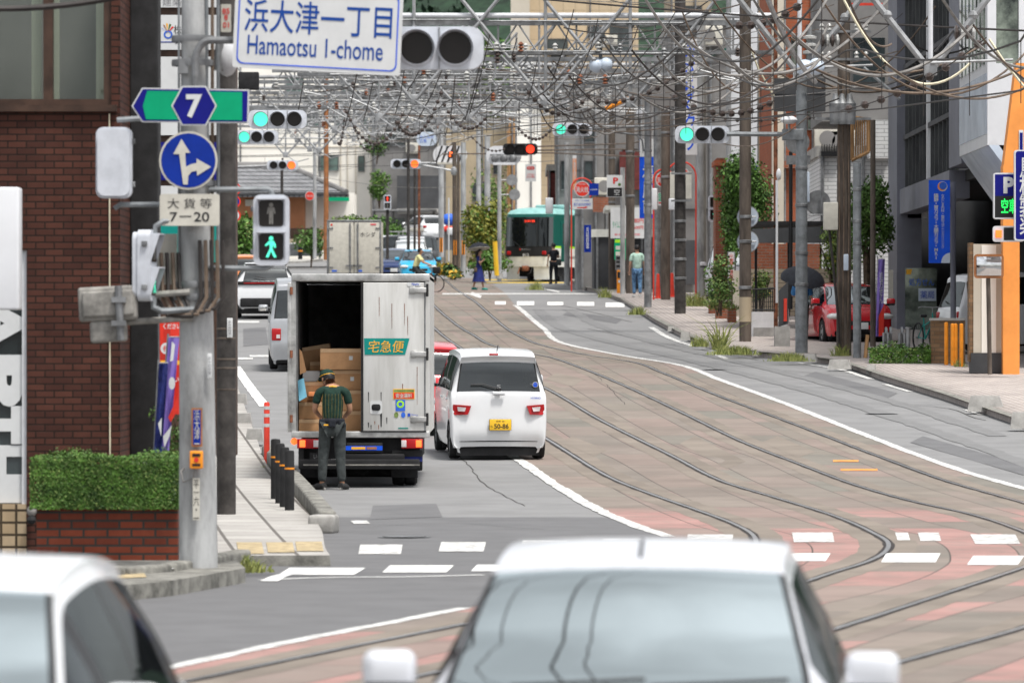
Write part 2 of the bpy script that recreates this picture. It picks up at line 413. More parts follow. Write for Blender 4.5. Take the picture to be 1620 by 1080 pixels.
brick('brick_wall', (.086, .034, .024), (.052, .022, .017), (.022, .015, .012), .19, .069, .008)
brick('brick_planter', (.22, .055, .03), (.13, .035, .022), (.05, .045, .04), .23, .08, .012)
brick('brick_small', (.30, .10, .055), (.24, .075, .04), (.2, .15, .12), .22, .08, .01)
brick('brick_red', (.36, .11, .055), (.31, .09, .045), (.26, .14, .09), .3, .1, .008, var=.2)
brick('tile_tan', (.46, .36, .24), (.38, .28, .17), (.06, .045, .03), .155, .125, .014, off=0)
brick('tile_brown', (.26, .16, .09), (.17, .10, .055), (.13, .1, .07), .24, .09, .008)
brick('tile_long', (.68, .68, .67), (.64, .64, .64), (.36, .36, .36), .5, .11, .012, var=.12)
brick('siding', (.50, .44, .34), (.47, .41, .32), (.25, .2, .15), 4.0, .22, .02, var=.1)
brick('slats', (.44, .37, .28), (.40, .33, .25), (.16, .13, .10), 6, .13, .012, var=.1)
brick('panel_grid', (.50, .40, .27), (.48, .38, .26), (.3, .24, .17), .9, 1.1, .02, var=.1, off=0)
brick('roof_tile', (.26, .265, .275), (.19, .195, .2), (.05, .05, .055), .3, .24, .035, var=.2, off=.5)
brick('paving', (.39, .375, .35), (.34, .325, .305), (.13, .12, .11), .9, .6, .022, var=.2, uv=True, bump=.4)
brick('paving_small', (.42, .375, .345), (.36, .32, .30), (.22, .19, .17), .3, .15, .012, var=.2, uv=True, bump=.4)
glass('glass_dark', (.16, .17, .175), .07)
glass('glass_clear', (.8, .83, .8), .05, see=.95)
glass('glass_sky', (.22, .26, .26), .42, see=.5)
glass('glass_front', (.5, .56, .56), .93, see=.9, top=.07, gcol=(.90, 1.0, .985))
glass('glass_tram', (.05, .055, .06), .03, see=.4, top=.12)
glass('glass_umbrella', (.9, .9, .9), .05)
def bed_material():
    # the concrete slabs between and beside the tram rails: worn slabs, each of its own tone, some of them painted dull red
    m = bpy.data.materials.new('track_slabs'); m.use_nodes = True
    t = m.node_tree; b = t.nodes['Principled BSDF']; b.inputs['Roughness'].default_value = .85; b.inputs['Specular IOR Level'].default_value = .3
    L = t.links.new
    tc = t.nodes.new('ShaderNodeTexCoord')
    br = t.nodes.new('ShaderNodeTexBrick'); br.offset = .43
    for k, v in (('Scale', 1), ('Brick Width', 3.1), ('Row Height', .72), ('Mortar Size', .010), ('Mortar Smooth', .3)): br.inputs[k].default_value = v
    br.inputs['Color1'].default_value = (0, 0, 0, 1); br.inputs['Color2'].default_value = (1, 1, 1, 1); br.inputs['Mortar'].default_value = (.5, .5, .5, 1)
    L(tc.outputs['UV'], br.inputs['Vector'])
    r = t.nodes.new('ShaderNodeValToRGB')
    els = [(0, (.185, .165, .138)), (.3, (.215, .168, .145)), (.55, (.165, .155, .132)), (.8, (.225, .172, .15)), (1, (.195, .175, .148))]
    while len(r.color_ramp.elements) < len(els): r.color_ramp.elements.new(.5)
    for e, (p, c) in zip(r.color_ramp.elements, els): e.position = p; e.color = (*c, 1)
    L(br.outputs['Color'], r.inputs[0])
    n = t.nodes.new('ShaderNodeTexNoise'); n.inputs['Scale'].default_value = .55; n.inputs['Detail'].default_value = 6; n.inputs['Roughness'].default_value = .7
    L(tc.outputs['Object'], n.inputs['Vector'])
    mr = t.nodes.new('ShaderNodeMapRange'); mr.inputs['From Min'].default_value = .3; mr.inputs['From Max'].default_value = .7; mr.inputs['To Min'].default_value = .74; mr.inputs['To Max'].default_value = 1.15
    L(n.outputs['Fac'], mr.inputs['Value'])
    # red paint at the crossing: slabs in a band of the road, chosen slab by slab
    sx = t.nodes.new('ShaderNodeSeparateXYZ'); L(tc.outputs['Object'], sx.inputs[0])
    lo = t.nodes.new('ShaderNodeMapRange'); lo.inputs['From Min'].default_value = 72.5; lo.inputs['From Max'].default_value = 70.5; L(sx.outputs['Y'], lo.inputs['Value'])
    th = t.nodes.new('ShaderNodeValToRGB'); th.color_ramp.interpolation = 'CONSTANT'
    th.color_ramp.elements[0].color = (1, 1, 1, 1); th.color_ramp.elements[1].position = .52; th.color_ramp.elements[1].color = (.12, .12, .12, 1)
    L(br.outputs['Color'], th.inputs[0])
    mu = t.nodes.new('ShaderNodeMath'); mu.operation = 'MULTIPLY'; L(lo.outputs[0], mu.inputs[0]); L(th.outputs[0], mu.inputs[1])
    n2 = t.nodes.new('ShaderNodeTexNoise'); n2.inputs['Scale'].default_value = 3; n2.inputs['Detail'].default_value = 8; L(tc.outputs['Object'], n2.inputs['Vector'])
    w2 = t.nodes.new('ShaderNodeMapRange'); w2.inputs['From Min'].default_value = .35; w2.inputs['From Max'].default_value = .55; w2.inputs['To Min'].default_value = .45; L(n2.outputs['Fac'], w2.inputs['Value'])
    mu2 = t.nodes.new('ShaderNodeMath'); mu2.operation = 'MULTIPLY'; L(mu.outputs[0], mu2.inputs[0]); L(w2.outputs[0], mu2.inputs[1])
    mx = t.nodes.new('ShaderNodeMix'); mx.data_type = 'RGBA'; L(mu2.outputs[0], mx.inputs['Factor']); L(r.outputs[0], mx.inputs['A']); mx.inputs['B'].default_value = (.32, .185, .165, 1)
    m2 = t.nodes.new('ShaderNodeMix'); m2.data_type = 'RGBA'; m2.blend_type = 'MULTIPLY'; m2.inputs['Factor'].default_value = 1; L(mx.outputs['Result'], m2.inputs['A']); L(mr.outputs[0], m2.inputs['B'])
    m3 = t.nodes.new('ShaderNodeMix'); m3.data_type = 'RGBA'; L(br.outputs['Fac'], m3.inputs['Factor']); L(m2.outputs['Result'], m3.inputs['A']); m3.inputs['B'].default_value = (.06, .052, .045, 1)
    L(m3.outputs['Result'], b.inputs['Base Color'])
    MATS['track_slabs'] = m
bed_material()
# ------------------------------------------------------------ ground, road, track bed, markings
def sheet(name, rows, mat, uvs=None, h=0.0, **kw):      # rows: lists of Vectors (same length)
    n = len(rows[0]); vs = [tuple(v + Vector((0, 0, h))) for r in rows for v in r]
    fs = [(i*n+j, i*n+j+1, (i+1)*n+j+1, (i+1)*n+j) for i in range(len(rows)-1) for j in range(n-1)]
    me = bpy.data.meshes.new(name); me.from_pydata(vs, [], fs); me.materials.append(MATS[mat])
    if uvs:
        ul = me.uv_layers.new(name='uv'); fl = [u for r in uvs for u in r]
        for l in me.loops: ul.data[l.index].uv = fl[l.vertex_index]
    me.update(); me.polygons.foreach_set('use_smooth', [True]*len(fs))
    o = bpy.data.objects.new(name, me); COL.objects.link(o); tag(o, **kw)
    return o
rows = []
for d in list(np.arange(-60, 40, 5)) + list(np.arange(40, 130, 1.0)) + list(np.arange(130, 330, 3.0)) + list(np.arange(330, 1001, 20.0)):
    rows.append([Vector((x, d, zp(d))) for x in (-900, -300, -90, -30, -12, -6, 0, 6, 12, 18, 30, 90, 300, 900)])
sheet('road', rows, 'asphalt', kind='structure')

def yfun(pts):
    ys = [p[1] for p in pts]; xs = [p[0] for p in pts]
    o = np.argsort(ys); ys = np.array(ys)[o]; xs = np.array(xs)[o]
    return lambda y: float(pch(ys, xs, y)[0])
L1p = [(565, 470), (590, 500), (622, 550), (665, 600), (716, 650), (784, 707), (818, 724), (880, 768), (940, 803), (1000, 830), (1057, 849), (1072, 866), (1058, 885), (1000, 908), (900, 932), (735, 962), (520, 1005), (300, 1050), (40, 1100), (-500, 1200), (-1200, 1330)]
L2p = [(765, 440), (800, 465), (815, 483), (860, 520), (897, 545), (954, 557), (1005, 566), (1062, 575), (1141, 602), (1254, 643), (1376, 691), (1493, 735), (1620, 773), (1780, 815), (2000, 860), (2400, 930), (3000, 1050), (3600, 1330)]
xl, xr = yfun(L1p), yfun(L2p)
ysamp = [440 + i*2.0 for i in range(150)] + [740 + i*4.0 for i in range(145)]
rows = []; uvs = []; arcl = 0; pd = None
for y in ysamp:
    d = dist(y); a, b = X(xl(y), d), X(xr(y), d)
    if pd is not None: arcl += abs(d-pd)
    pd = d
    rows.append([Vector((a+(b-a)*i/14, d, zp(d)+.004)) for i in range(15)])
    uvs.append([(arcl, (b-a)*i/14) for i in range(15)])
sheet('track_bed', rows, 'track_slabs', uvs, kind='structure')
# newer, darker asphalt at the crossing
rows = []
for i in range(21):
    y = 818 + i*14
    d = dist(y); a = X(-500, d); b = min(X(xl(y)-8, d), X(1500, d))
    rows.append([Vector((a+(b-a)*j/10, d, zp(d)+.003)) for j in range(11)])
sheet('crossing_asphalt', rows, 'asphalt_new', kind='structure')

def curve3(pts, step=.6, h=0.0):     # smooth ground curve through picture points
    w = [G(*p) for p in pts]; s = [0]
    for a, b in zip(w, w[1:]): s.append(s[-1] + max(.01, (b-a).length))
    n = max(2, int(s[-1]/step)); q = np.linspace(0, s[-1], n+1)
    def cr(vals):
        v = np.array(vals); m = np.gradient(v, np.array(s)); k = np.clip(np.searchsorted(s, q)-1, 0, len(s)-2)
        S = np.array(s); hh = S[k+1]-S[k]; t = (q-S[k])/hh
        return (1+2*t)*(1-t)**2*v[k] + t*(1-t)**2*hh*m[k] + t*t*(3-2*t)*v[k+1] + t*t*(t-1)*hh*m[k+1]
    xs, ys = cr([p.x for p in w]), cr([p.y for p in w])
    return [Vector((x, y, zp(y)+h)) for x, y in zip(xs, ys)]
def ribbon(mb, pts, width, mat, h=0.0, jit=0.0):
    k = len(pts); vs = []
    for i in range(k):
        t = (pts[min(i+1, k-1)]-pts[max(i-1, 0)]); n = Vector((t.y, -t.x, 0)).normalized()
        a = width/2*(1+jit*rnd.uniform(-1, 1)); b = width/2*(1+jit*rnd.uniform(-1, 1))
        vs += [pts[i]-n*a+Vector((0, 0, h)), pts[i]+n*b+Vector((0, 0, h))]
    mb.add(vs, [(2*i, 2*i+1, 2*i+3, 2*i+2) for i in range(k-1)], mat)
RAILS = [
    ('rail nearest the white lane line and the white hatchback', [(600, 490), (640, 530), (700, 590), (770, 640), (865, 695), (954, 750), (1038, 785), (1104, 808), (1160, 829), (1190, 846), (1196, 862), (1182, 880), (1120, 905), (1000, 935), (860, 962), (715, 992), (560, 1023), (326, 1072), (60, 1130)]),
    ('rail that hooks sharply left in front of the silver car', [(655, 490), (720, 545), (780, 580), (860, 613), (954, 667), (1062, 721), (1141, 761), (1235, 790), (1326, 819), (1378, 842), (1404, 858), (1400, 874), (1370, 890), (1319, 906), (1230, 935), (1100, 968), (900, 1015), (600, 1085)]),
    ('long rail running from the far crosswalk to the right edge', [(640, 440), (655, 458), (679, 477), (707, 502), (745, 528), (807, 554), (864, 564), (916, 581), (987, 610), (1085, 656), (1188, 705), (1310, 752), (1446, 794), (1540, 815), (1615, 840), (1660, 860), (1670, 880), (1620, 898), (1500, 938), (1362, 983), (1150, 1050), (950, 1120)]),
    ('outer rail beside the right white lane line', [(700, 440), (722, 458), (751, 477), (780, 502), (815, 528), (860, 547), (930, 562), (1001, 573), (1048, 590), (1141, 628), (1216, 656), (1306, 690), (1381, 719), (1470, 752), (1620, 796), (1740, 835), (1800, 880), (1780, 925), (1700, 965), (1620, 993), (1398, 1056), (1180, 1125)])]
for i, (lab, pts) in enumerate(RAILS):
    c = curve3(pts, .45)
    g = MB(); ribbon(g, c, .62, 'rail_concrete', .0055, .06); g.build('rail_bed', kind='structure')
    g = MB(); ribbon(g, c, .125, 'groove', .008, .15)
    rail = g.build('tram_rail', label='sunken steel tram '+lab, cat='rail', group='tram rails set in the road')
    s = MB(); ribbon(s, [p + Vector((0, 0, 0)) for p in c], .05, 'rail_top', .013); s.build('rail_head', rail)
# cracks and saw cuts in the near road
ck = MB()
for pts in ([(705, 700), (740, 735), (770, 768), (830, 800)], [(560, 835), (700, 828), (860, 838)], [(650, 800), (760, 798)], [(940, 590), (990, 640)]):
    c = curve3(pts, .5); ribbon(ck, [p + Vector((rnd.uniform(-.02, .02), 0, 0)) for p in c], .013, 'joint', .006)
for pts in ([(1120, 575), (1380, 600), (1620, 640)], [(1180, 640), (1400, 640), (1560, 665)], [(870, 480), (1000, 510)], [(930, 520), (1060, 545), (1200, 570)]):
    ribbon(ck, curve3(pts, .8), .025, 'joint', .006)
ck.build('road_cracks', kind='structure')

def marks(name, quads, mat='paint_worn', h=.009, **kw):
    mb = MB()
    for q in quads:
        w = [G(*p, h) for p in q]
        mb.add(w, [(0, 1, 2, 3)], mat)
    return mb.build(name, kind='structure', **kw)
for nm, mt, qs in (('asphalt_patches', 'asphalt_new', [[(1290, 588), (1420, 622), (1400, 632), (1268, 596)], [(900, 492), (985, 505), (975, 512), (890, 498)], [(1460, 690), (1620, 735), (1620, 752), (1440, 700)], [(590, 800), (690, 797), (700, 818), (585, 822)], [(385, 520), (420, 518), (425, 545), (385, 548)]]), ('worn_patches', 'rail_concrete', [[(880, 590), (925, 600), (905, 612), (862, 600)], [(1100, 690), (1180, 730), (1150, 742), (1075, 702)], [(905, 690), (960, 712), (940, 722), (888, 700)], [(1230, 690), (1290, 715), (1262, 724), (1205, 700)]])):
    mb = MB()
    for q in qs:
        w = [G(*p) for p in q]; mb.add([v + Vector((0, 0, .0065)) for v in w], [(0, 1, 2, 3)], mt)
    mb.build(nm, kind='structure')
tt = MB()      # dark lines left by tyres in the right lane and on the left lane
for pts in ([(850, 490), (905, 525), (980, 545), (1110, 575), (1300, 625), (1500, 690), (1640, 740)], [(900, 490), (960, 520), (1060, 548), (1200, 580), (1400, 632), (1580, 690)]): ribbon(tt, curve3(pts, .8), .34, 'tyre_dark', .0072, .25)
tt.build('tyre_tracks', kind='structure')
for i, (x, y, r) in enumerate(((1395, 655, .3), (640, 850, .3), (1130, 585, .28))):
    c = G(x, y); m = MB(); m.disc(c+Vector((0, 0, .009)), r, 'steel_dull', 0, 24, (0, 0, 1)); m.disc(c+Vector((0, 0, .012)), r*.82, 'groove', 0, 24, (0, 0, 1)); m.disc(c+Vector((0, 0, .015)), r*.76, 'steel_dull', 0, 24, (0, 0, 1)); m.build('manhole_cover', kind='structure')
def stripe(x0, x1, y0, y1, sk=0): return [(x0+sk, y0), (x1+sk, y0), (x1, y1), (x0, y1)]
lw = MB()
ribbon(lw, curve3([(784, 707), (818, 726), (880, 768), (940, 803), (1000, 830), (1057, 849)], .4), .17, 'paint_worn', .009, .2)
ribbon(lw, curve3([(815, 483), (860, 520), (897, 545), (954, 557), (1005, 566), (1062, 575), (1141, 602), (1254, 643), (1376, 691), (1493, 735), (1620, 773), (1760, 812)], .6), .16, 'paint_worn', .009, .15)
ribbon(lw, curve3([(735, 962), (640, 981), (520, 1004), (400, 1028), (300, 1050), (150, 1082)], .4), .14, 'paint_worn', .009, .2)
ribbon(lw, curve3([(373, 580), (395, 612), (419, 643)], .5), .2, 'paint_white', .009, .1)
ribbon(lw, curve3([(1030, 518), (1062, 536), (1100, 549)], .5), .16, 'paint_worn', .009, .1)
ribbon(lw, curve3([(1130, 560), (1150, 568)], .5), .14, 'paint_worn', .009, .1)
ribbon(lw, curve3([(1262, 574), (1320, 583), (1378, 600)], .5), .15, 'paint_worn', .009, .1)
ribbon(lw, curve3([(1400, 608), (1440, 620)], .5), .12, 'paint_worn', .009, .2)
ribbon(lw, curve3([(1528, 648), (1552, 656)], .5), .13, 'paint_worn', .009, .2)
ribbon(lw, curve3([(411, 918), (520, 914), (640, 913), (765, 910)], .3), .1, 'paint_white', .009, .05)
ribbon(lw, curve3([(425, 920), (460, 908), (500, 903)], .2), .16, 'paint_white', .010, .05)
lw.build('lane_lines', kind='structure')
marks('crosswalk', [stripe(567, 634, 862, 877, 3), stripe(694, 765, 858, 873, 4), stripe(822, 892, 855, 870, 5), stripe(950, 1010, 852, 866, 5), stripe(1086, 1158, 846, 857, 2), stripe(1256, 1320, 843, 858, -3),
    stripe(1420, 1440, 843, 855, -4), stripe(1456, 1489, 843, 856, -4), stripe(1543, 1614, 846, 861, -8), stripe(1660, 1730, 850, 865, -8)])
marks('bicycle_crossing', [stripe(440, 560, 899, 910, 18), stripe(605, 706, 895, 906, 12), stripe(745, 836, 894, 904, 10), stripe(1240, 1306, 876, 888, 8), stripe(1394, 1480, 876, 890, 8), stripe(1530, 1610, 880, 894, 10)], 'paint_white')
marks('far_crosswalk', [stripe(783, 800, 477, 482), stripe(818, 845, 477, 483), stripe(866, 891, 478, 483), stripe(913, 940, 478, 484), stripe(958, 988, 479, 486)], 'paint_white')
marks('far_road_marks', [stripe(700, 960, 464, 466), [(747, 462), (762, 468), (760, 472), (742, 466)], stripe(540, 560, 408, 410), stripe(470, 500, 407, 409), stripe(385, 420, 424, 426), [(852, 454), (886, 461), (884, 463), (848, 456)], stripe(375, 410, 508, 511), stripe(376, 400, 566, 569), stripe(395, 440, 562, 565), stripe(372, 384, 672, 676), stripe(560, 586, 824, 829, -6)], 'paint_worn')
marks('yellow_crossing_marks', [stripe(760, 905, 442, 443.6), stripe(770, 892, 446.6, 448)], 'paint_yellow')
marks('orange_survey_marks', [stripe(1318, 1358, 728, 731), stripe(1330, 1388, 742, 745)], 'paint_orange')

# ------------------------------------------------------------ pavements
def walk(name, lp, rp, y0, y1, h, mat, step=3, n=6, side=None, top=False, **kw):
    fl, fr = yfun(lp), yfun(rp); rows = []; uvs = []; arcl = 0; pd = None
    y = y0
    while y <= y1 + .01:
        d = G(0, y, h).y if top else dist(y); a, b = X(fl(y), d), X(fr(y), d)
        if pd is not None: arcl += abs(d-pd)
        pd = d; z = zp(d)
        r = [Vector((a+(b-a)*i/n, d, z+h)) for i in range(n+1)]; u = [(arcl, (b-a)*i/n) for i in range(n+1)]
        if side in ('R', 'B'): r.append(Vector((b+.01, d, z-.05))); u.append((arcl, b-a+.1))
        if side in ('L', 'B'): r.insert(0, Vector((a-.01, d, z-.05))); u.insert(0, (arcl, -.1))
        rows.append(r); uvs.append(u); y += step
    o = sheet(name, rows, mat, uvs, kind='structure')
    if side:
        r = rows[-1]; m = MB(); k = len(r)
        m.add([v for v in r] + [Vector((v.x, v.y-.01, zp(v.y)-.06)) for v in r], [(i, i+1, i+1+k, i+k) for i in range(k-1)], 'concrete_kerb')
        m.build('pavement_edge', kind='structure')
    return o
KL = [(368, 560), (370, 580), (376, 610), (390, 650), (405, 690), (420, 730), (448, 765), (478, 800), (510, 842), (514, 864)]
walk('left_pavement', [(90, 560), (90, 878)], KL+[(522, 878)], 560, 878, .11, 'paving', 3, 8, 'R', True)
KR = [(905, 446), (925, 458), (950, 466), (985, 478), (1010, 493), (1040, 512), (1075, 531), (1110, 546), (1150, 558), (1200, 565), (1270, 571), (1330, 579), (1400, 603), (1500, 634), (1560, 655), (1620, 676), (1760, 720)]
walk('right_pavement', KR, [(1500, 446), (2600, 720)], 446, 720, .13, 'paving_small', 3, 10, 'L')
kb = MB()
ribbon(kb, [G(x, y)+Vector((0, 0, .134)) for x, y in KR], .16, 'concrete_kerb', 0, .05)
kb.build('kerb_line', kind='structure')
# left kerb stones
mb = MB(); c = curve3([(418, 728), (448, 765), (478, 800), (510, 842)], .6)
for a, b in zip(c, c[1:]):
    m = (a+b)/2; t = b-a
    mb.box((m.x+.06, m.y, m.z+.11), (.2, t.length*.985, .26), 'concrete_kerb', math.atan2(t.y, t.x)-R(90), .03)
e = c[-1]; mb.box((e.x+.02, e.y-.15, e.z+.1), (.3, .34, .22), 'concrete', -.2, .04)
mb.build('kerb_stones', kind='structure')
# corner island under the big pole
isl = [(120, 915), (200, 925), (270, 918), (330, 908), (388, 898), (372, 884), (340, 879), (200, 884), (60, 888)]
mb = MB(); w = [G(x, y, .14) for x, y in isl]
mb.poly(w, 'concrete_kerb', (0, 0, -.16)); mb.build('corner_pavement', kind='structure')
mb = MB(); ks = [(118, 938), (190, 934), (262, 928), (322, 916), (385, 902)]
for (ax, ay), (bx, by) in zip(ks, ks[1:]):
    a, b = G(ax, ay), G(bx, by); t = b-a
    m = a.lerp(b, .5)
    mb.box((m.x, m.y+.08, m.z+.09), (t.length*.93, .18, .24), 'concrete_kerb', math.atan2(t.y, t.x), .03)
    for k in range(5): q = a.lerp(b, .1+.2*k); mb.box((q.x, q.y-.03, q.z+.02), (.05, .05, .06), 'dark_hole')
mb.build('corner_kerb_stones', kind='structure')
marks('white_corner_paint', [[(215, 894), (280, 892), (275, 899), (215, 902)]], 'paint_white', .165)
marks('white_crossing_paint', [[(352, 891), (420, 885), (468, 884), (380, 897)]], 'paint_worn', .012)
marks('yellow_tactile_paving', [stripe(378, 418, 857, 875, -4), stripe(424, 466, 857, 873, -3), stripe(470, 512, 856, 871, -3)], 'tactile', .118)
marks('yellow_corner_tactile', [[(150, 905), (225, 902), (232, 912), (150, 916)]], 'tactile', .147)
# ------------------------------------------------------------ shared builders: leaves, signals, poles
def leaves(mb, n, size, mat, fn, mats2=None):
    for _ in range(n):
        p, nr = fn()
        s = size*rnd.uniform(.6, 1.4)
        d = Vector((rnd.gauss(0, 1), rnd.gauss(0, 1), rnd.gauss(0, 1))).normalized()
        nn = (d*.8 + nr).normalized()
        a = Vector((rnd.gauss(0, 1), rnd.gauss(0, 1), rnd.gauss(0, 1))); u = nn.cross(a).normalized(); v = nn.cross(u)
        m = mats2[rnd.randrange(len(mats2))] if mats2 and rnd.random() < .3 else mat
        mb.add([p-u*s*.5, p+v*s*.28, p+u*s*.5, p-v*s*.28], [(0, 1, 2, 3)], m)
def in_blob(c, r):          # points in the outer part of an ellipsoid
    c = Vector(c)
    def f():
        d = Vector((rnd.gauss(0, 1), rnd.gauss(0, 1), rnd.gauss(0, 1))).normalized()
        k = rnd.uniform(.55, 1.05)
        return c + Vector((d.x*r[0]*k, d.y*r[1]*k, d.z*r[2]*k)), d
    return f
def in_box(x0, x1, y0, y1, z0, z1, rag=.05):
    def f():
        q = rnd.random()
        x, y, z = rnd.uniform(x0, x1), rnd.uniform(y0, y1), rnd.uniform(z0, z1)
        if q < .45: y = y0 + abs(rnd.gauss(0, rag)); n = Vector((0, -1, .4))
        elif q < .8: z = z1 + rnd.gauss(0, rag)*(1+.8*math.sin(x*7)); n = Vector((0, 0, 1))
        else: x = x1 - abs(rnd.gauss(0, rag)); n = Vector((1, 0, .3))
        return Vector((x, y, z)), n
    return f
def shrub(name, label, cat, base, r, n, size, mat, mats2=None, h=None, group=None, clumps=7, stem=True):
    t = thing(name, label, cat, base, group); b = Vector(base); mb = MB()
    H = h or r[2]*2
    for _ in range(clumps):
        a = rnd.uniform(0, 6.28); k = rnd.uniform(0, .6)
        c = b + Vector((math.cos(a)*r[0]*k, math.sin(a)*r[1]*k, H-r[2]+rnd.uniform(-.55, .55)*r[2]))
        q = rnd.uniform(.38, .6)
        leaves(mb, n//clumps, size, mat, in_blob(c, (r[0]*q, r[1]*q, r[2]*q)), mats2)
    mb.build('crown', t)
    if stem:
        s = MB()
        for k in range(4):
            a = rnd.uniform(0, 6.28)
            s.tube([b, b+Vector((.1*math.cos(a)*r[0], .1*math.sin(a)*r[1], (H-r[2])*.7)), b+Vector((.5*math.cos(a)*r[0], .5*math.sin(a)*r[1], H-r[2]*.6))], [.03*H/2+.012, .02*H/2+.008, .008], 'bark', 6)
        s.build('trunk', t)
    return t
def tuft(name, label, base, w, h, n, mat='grass_dry', cat='weeds'):
    b = Vector(base); mb = MB()
    for _ in range(n):
        x = rnd.gauss(0, w*.3); y = rnd.gauss(0, w*.22); hh = h*rnd.uniform(.35, 1)*math.exp(-(x/w)**2*2)
        p = b + Vector((x, y, -.02)); q = Vector((rnd.gauss(0, .3)*hh, rnd.gauss(0, .3)*hh, hh)); s = Vector((rnd.uniform(.006, .014)*max(1, h*2), 0, 0))
        mb.add([p-s, p+s, p+q*.6+s*.7, p+q+Vector((q.x*.5, 0, -.1*hh)), p+q*.6-s*.7], [(0, 1, 2, 4), (4, 2, 3)], mat)
    return mb.build(name, None, b, label=label, cat=cat)

def signal3(label, c, lit, cols=('lamp_green', 'lamp_amber', 'lamp_red'), scale=1.0, body='signal_grey', group='three lamp traffic signals', rz=0.0, drop=0.0, visor=True):
    t = thing('traffic_signal', label, 'traffic light', (0, 0, 0), group)
    m = MB(); m.poly(rrect((0, 0, 0), 1.25, .40, .13), body, (0, .13, 0), True)
    for i in (-.21, .21): m.box((i, -.004, 0), (.012, .012, .38), 'steel_dull')
    m.build('housing', t)
    for i in range(3):
        x = (i-1)*.36; on = (i == lit)
        l = MB(); l.disc((x, -.012, 0), .15, cols[i] if on else 'lens_dark', .01)
        ln = l.build('lens', t)
        v = MB(); n = 18; vs = []
        for j in range(n+1):
            a = R(-40 + 260*j/n)
            L = .05 + (.17 if visor else .03)*max(0, math.sin(a)*.7+.3)
            vs += [Vector((x+.165*math.cos(a), 0, .165*math.sin(a))), Vector((x+.170*math.cos(a), -L, .170*math.sin(a)-.03*L))]
        v.add(vs, [(2*j, 2*j+1, 2*j+3, 2*j+2) for j in range(n)], 'signal_grey' if body != 'black_matt' else body, True)
        v.lathe((x, -.005, 0), [(.152, -.02), (.168, -.015), (.168, .02)], body, 24, 'Y')
        v.build('visor', ln)
    LOCALS.add(t.name); t.location = c; t.scale = (scale,)*3; t.rotation_euler = (0, 0, rz)
    return t
def man(mb, c, h, mat, walk):    # the little figure on a pedestrian lamp
    c = Vector(c); q = h/2
    mb.disc(c+Vector((0, 0, q*.78)), h*.1, mat)
    def pl(pts): mb.poly([c + Vector((x*h, 0, z*h)) for x, z in pts], mat)
    if walk:
        pl([(-.08, .28), (.12, .28), (.22, .1), (.22, -.05), (.15, -.05), (.10, .08), (.06, -.08), (.25, -.48), (.13, -.5), (0, -.2), (-.13, -.5), (-.25, -.48), (-.06, -.08), (-.07, .12), (-.26, .02), (-.28, .09)])
    else:
        pl([(-.15, .28), (.15, .28), (.2, -.02), (.14, -.02), (.1, .14), (.09, -.5), (.02, -.5), (0, -.12), (-.02, -.5), (-.09, -.5), (-.1, .14), (-.14, -.02), (-.2, -.02)])
def ped_signal(label, c, rz=0.0, lit='walk', scale=1.0):
    t = thing('pedestrian_signal', label, 'pedestrian signal', (0, 0, 0), 'two lamp pedestrian signals')
    m = MB(); m.poly(rrect((0, 0, 0), .335, .66, .07), 'signal_grey', (0, .12, 0), True)
    m.poly(rrect((0, .12, 0), .30, .62, .07), 'signal_grey', (0, .05, 0), True); m.build('housing', t)
    for z, k in ((.155, 'stop'), (-.155, 'walk')):
        l = MB(); l.poly(rrect((0, -.006, z), .225, .245, .03), 'lens_dark', (0, .01, 0))
        on = (lit == k)
        man(l, (0, -.012, z), .2, ('lamp_green' if k == 'walk' else 'lamp_red') if on else 'signal_back', k == 'walk'); ln = l.build('lens', t)
        v = MB(); v.box((0, -.04, z+.135), (.25, .09, .012), 'signal_grey')
        for s in (-1, 1): v.poly([(s*.122, 0, z+.135), (s*.122, -.085, z+.135), (s*.122, 0, z-.12)], 'signal_grey', (s*.012, 0, 0))
        v.build('visor', ln)
    h = MB()
    for z in (.2, -.2): h = MB(); h.box((-.178, .05, z), (.03, .05, .05), 'steel_dull', 0, .005); h.build('hinge', t)
    t.location = c; t.rotation_euler = (0, 0, rz); t.scale = (scale,)*3
    return t
def round_sign(mb, c, r, face, rim='sign_white', depth=.02):
    mb.disc(c, r, rim, depth); mb.disc(Vector(c)+YB, r*.93, face)

# ------------------------------------------------------------ near left corner
A0 = G(314, 897, .14); D = A0.y
pole = thing('utility_pole', 'thick pale concrete pole carrying the route sign at the near left corner', 'utility pole', A0)
m = MB(); top = P(306, -80, D)
m.tube([A0 - Vector((0, 0, .1)), A0.lerp(top, .5), top], [31*D/F, 26*D/F, 18*D/F], 'concrete_pole', 24); m.build('shaft', pole)
m = MB()
for y in (62, 100, 290, 450, 470):
    m = MB(); c = P(313-(897-y)*.009, y, D); m.lathe(c, [(.2, -.03), (.205, 0), (.2, .03)], 'steel_dull', 20); m.build('band', pole)
m = MB(); m.box(P(291, 105, D-.12), (.09, .14, .14), 'steel_dull'); m.build('clamp', pole)
m = MB()
for xx in (283, 327, 336, 345):
    m.tube([P(xx, -60, D-.05), P(xx, 480, D-.05)], .018 if xx != 283 else .012, 'wire_brown' if xx == 336 else 'pole_grey', 6)
for i in range(5):
    x0 = 296+i*9
    m.tube([P(x0+20, 380, D-.2), P(x0+22, 470, D-.22), P(x0+8, 500-i*3, D-.25), P(x0-30, 500-i*2, D-.22), P(x0-48, 470-i*4, D-.15), P(x0-50, 400, D-.1)], .02, 'wire_brown' if i % 2 else 'wire_dark', 6)
m.tube([P(296, 735, D-.1), P(286, 745, D-.15), P(290, 762, D-.2), P(306, 756, D-.22), P(308, 738, D-.22)], .008, 'wire_grey', 6)
m.build('cable', pole)
m = MB()
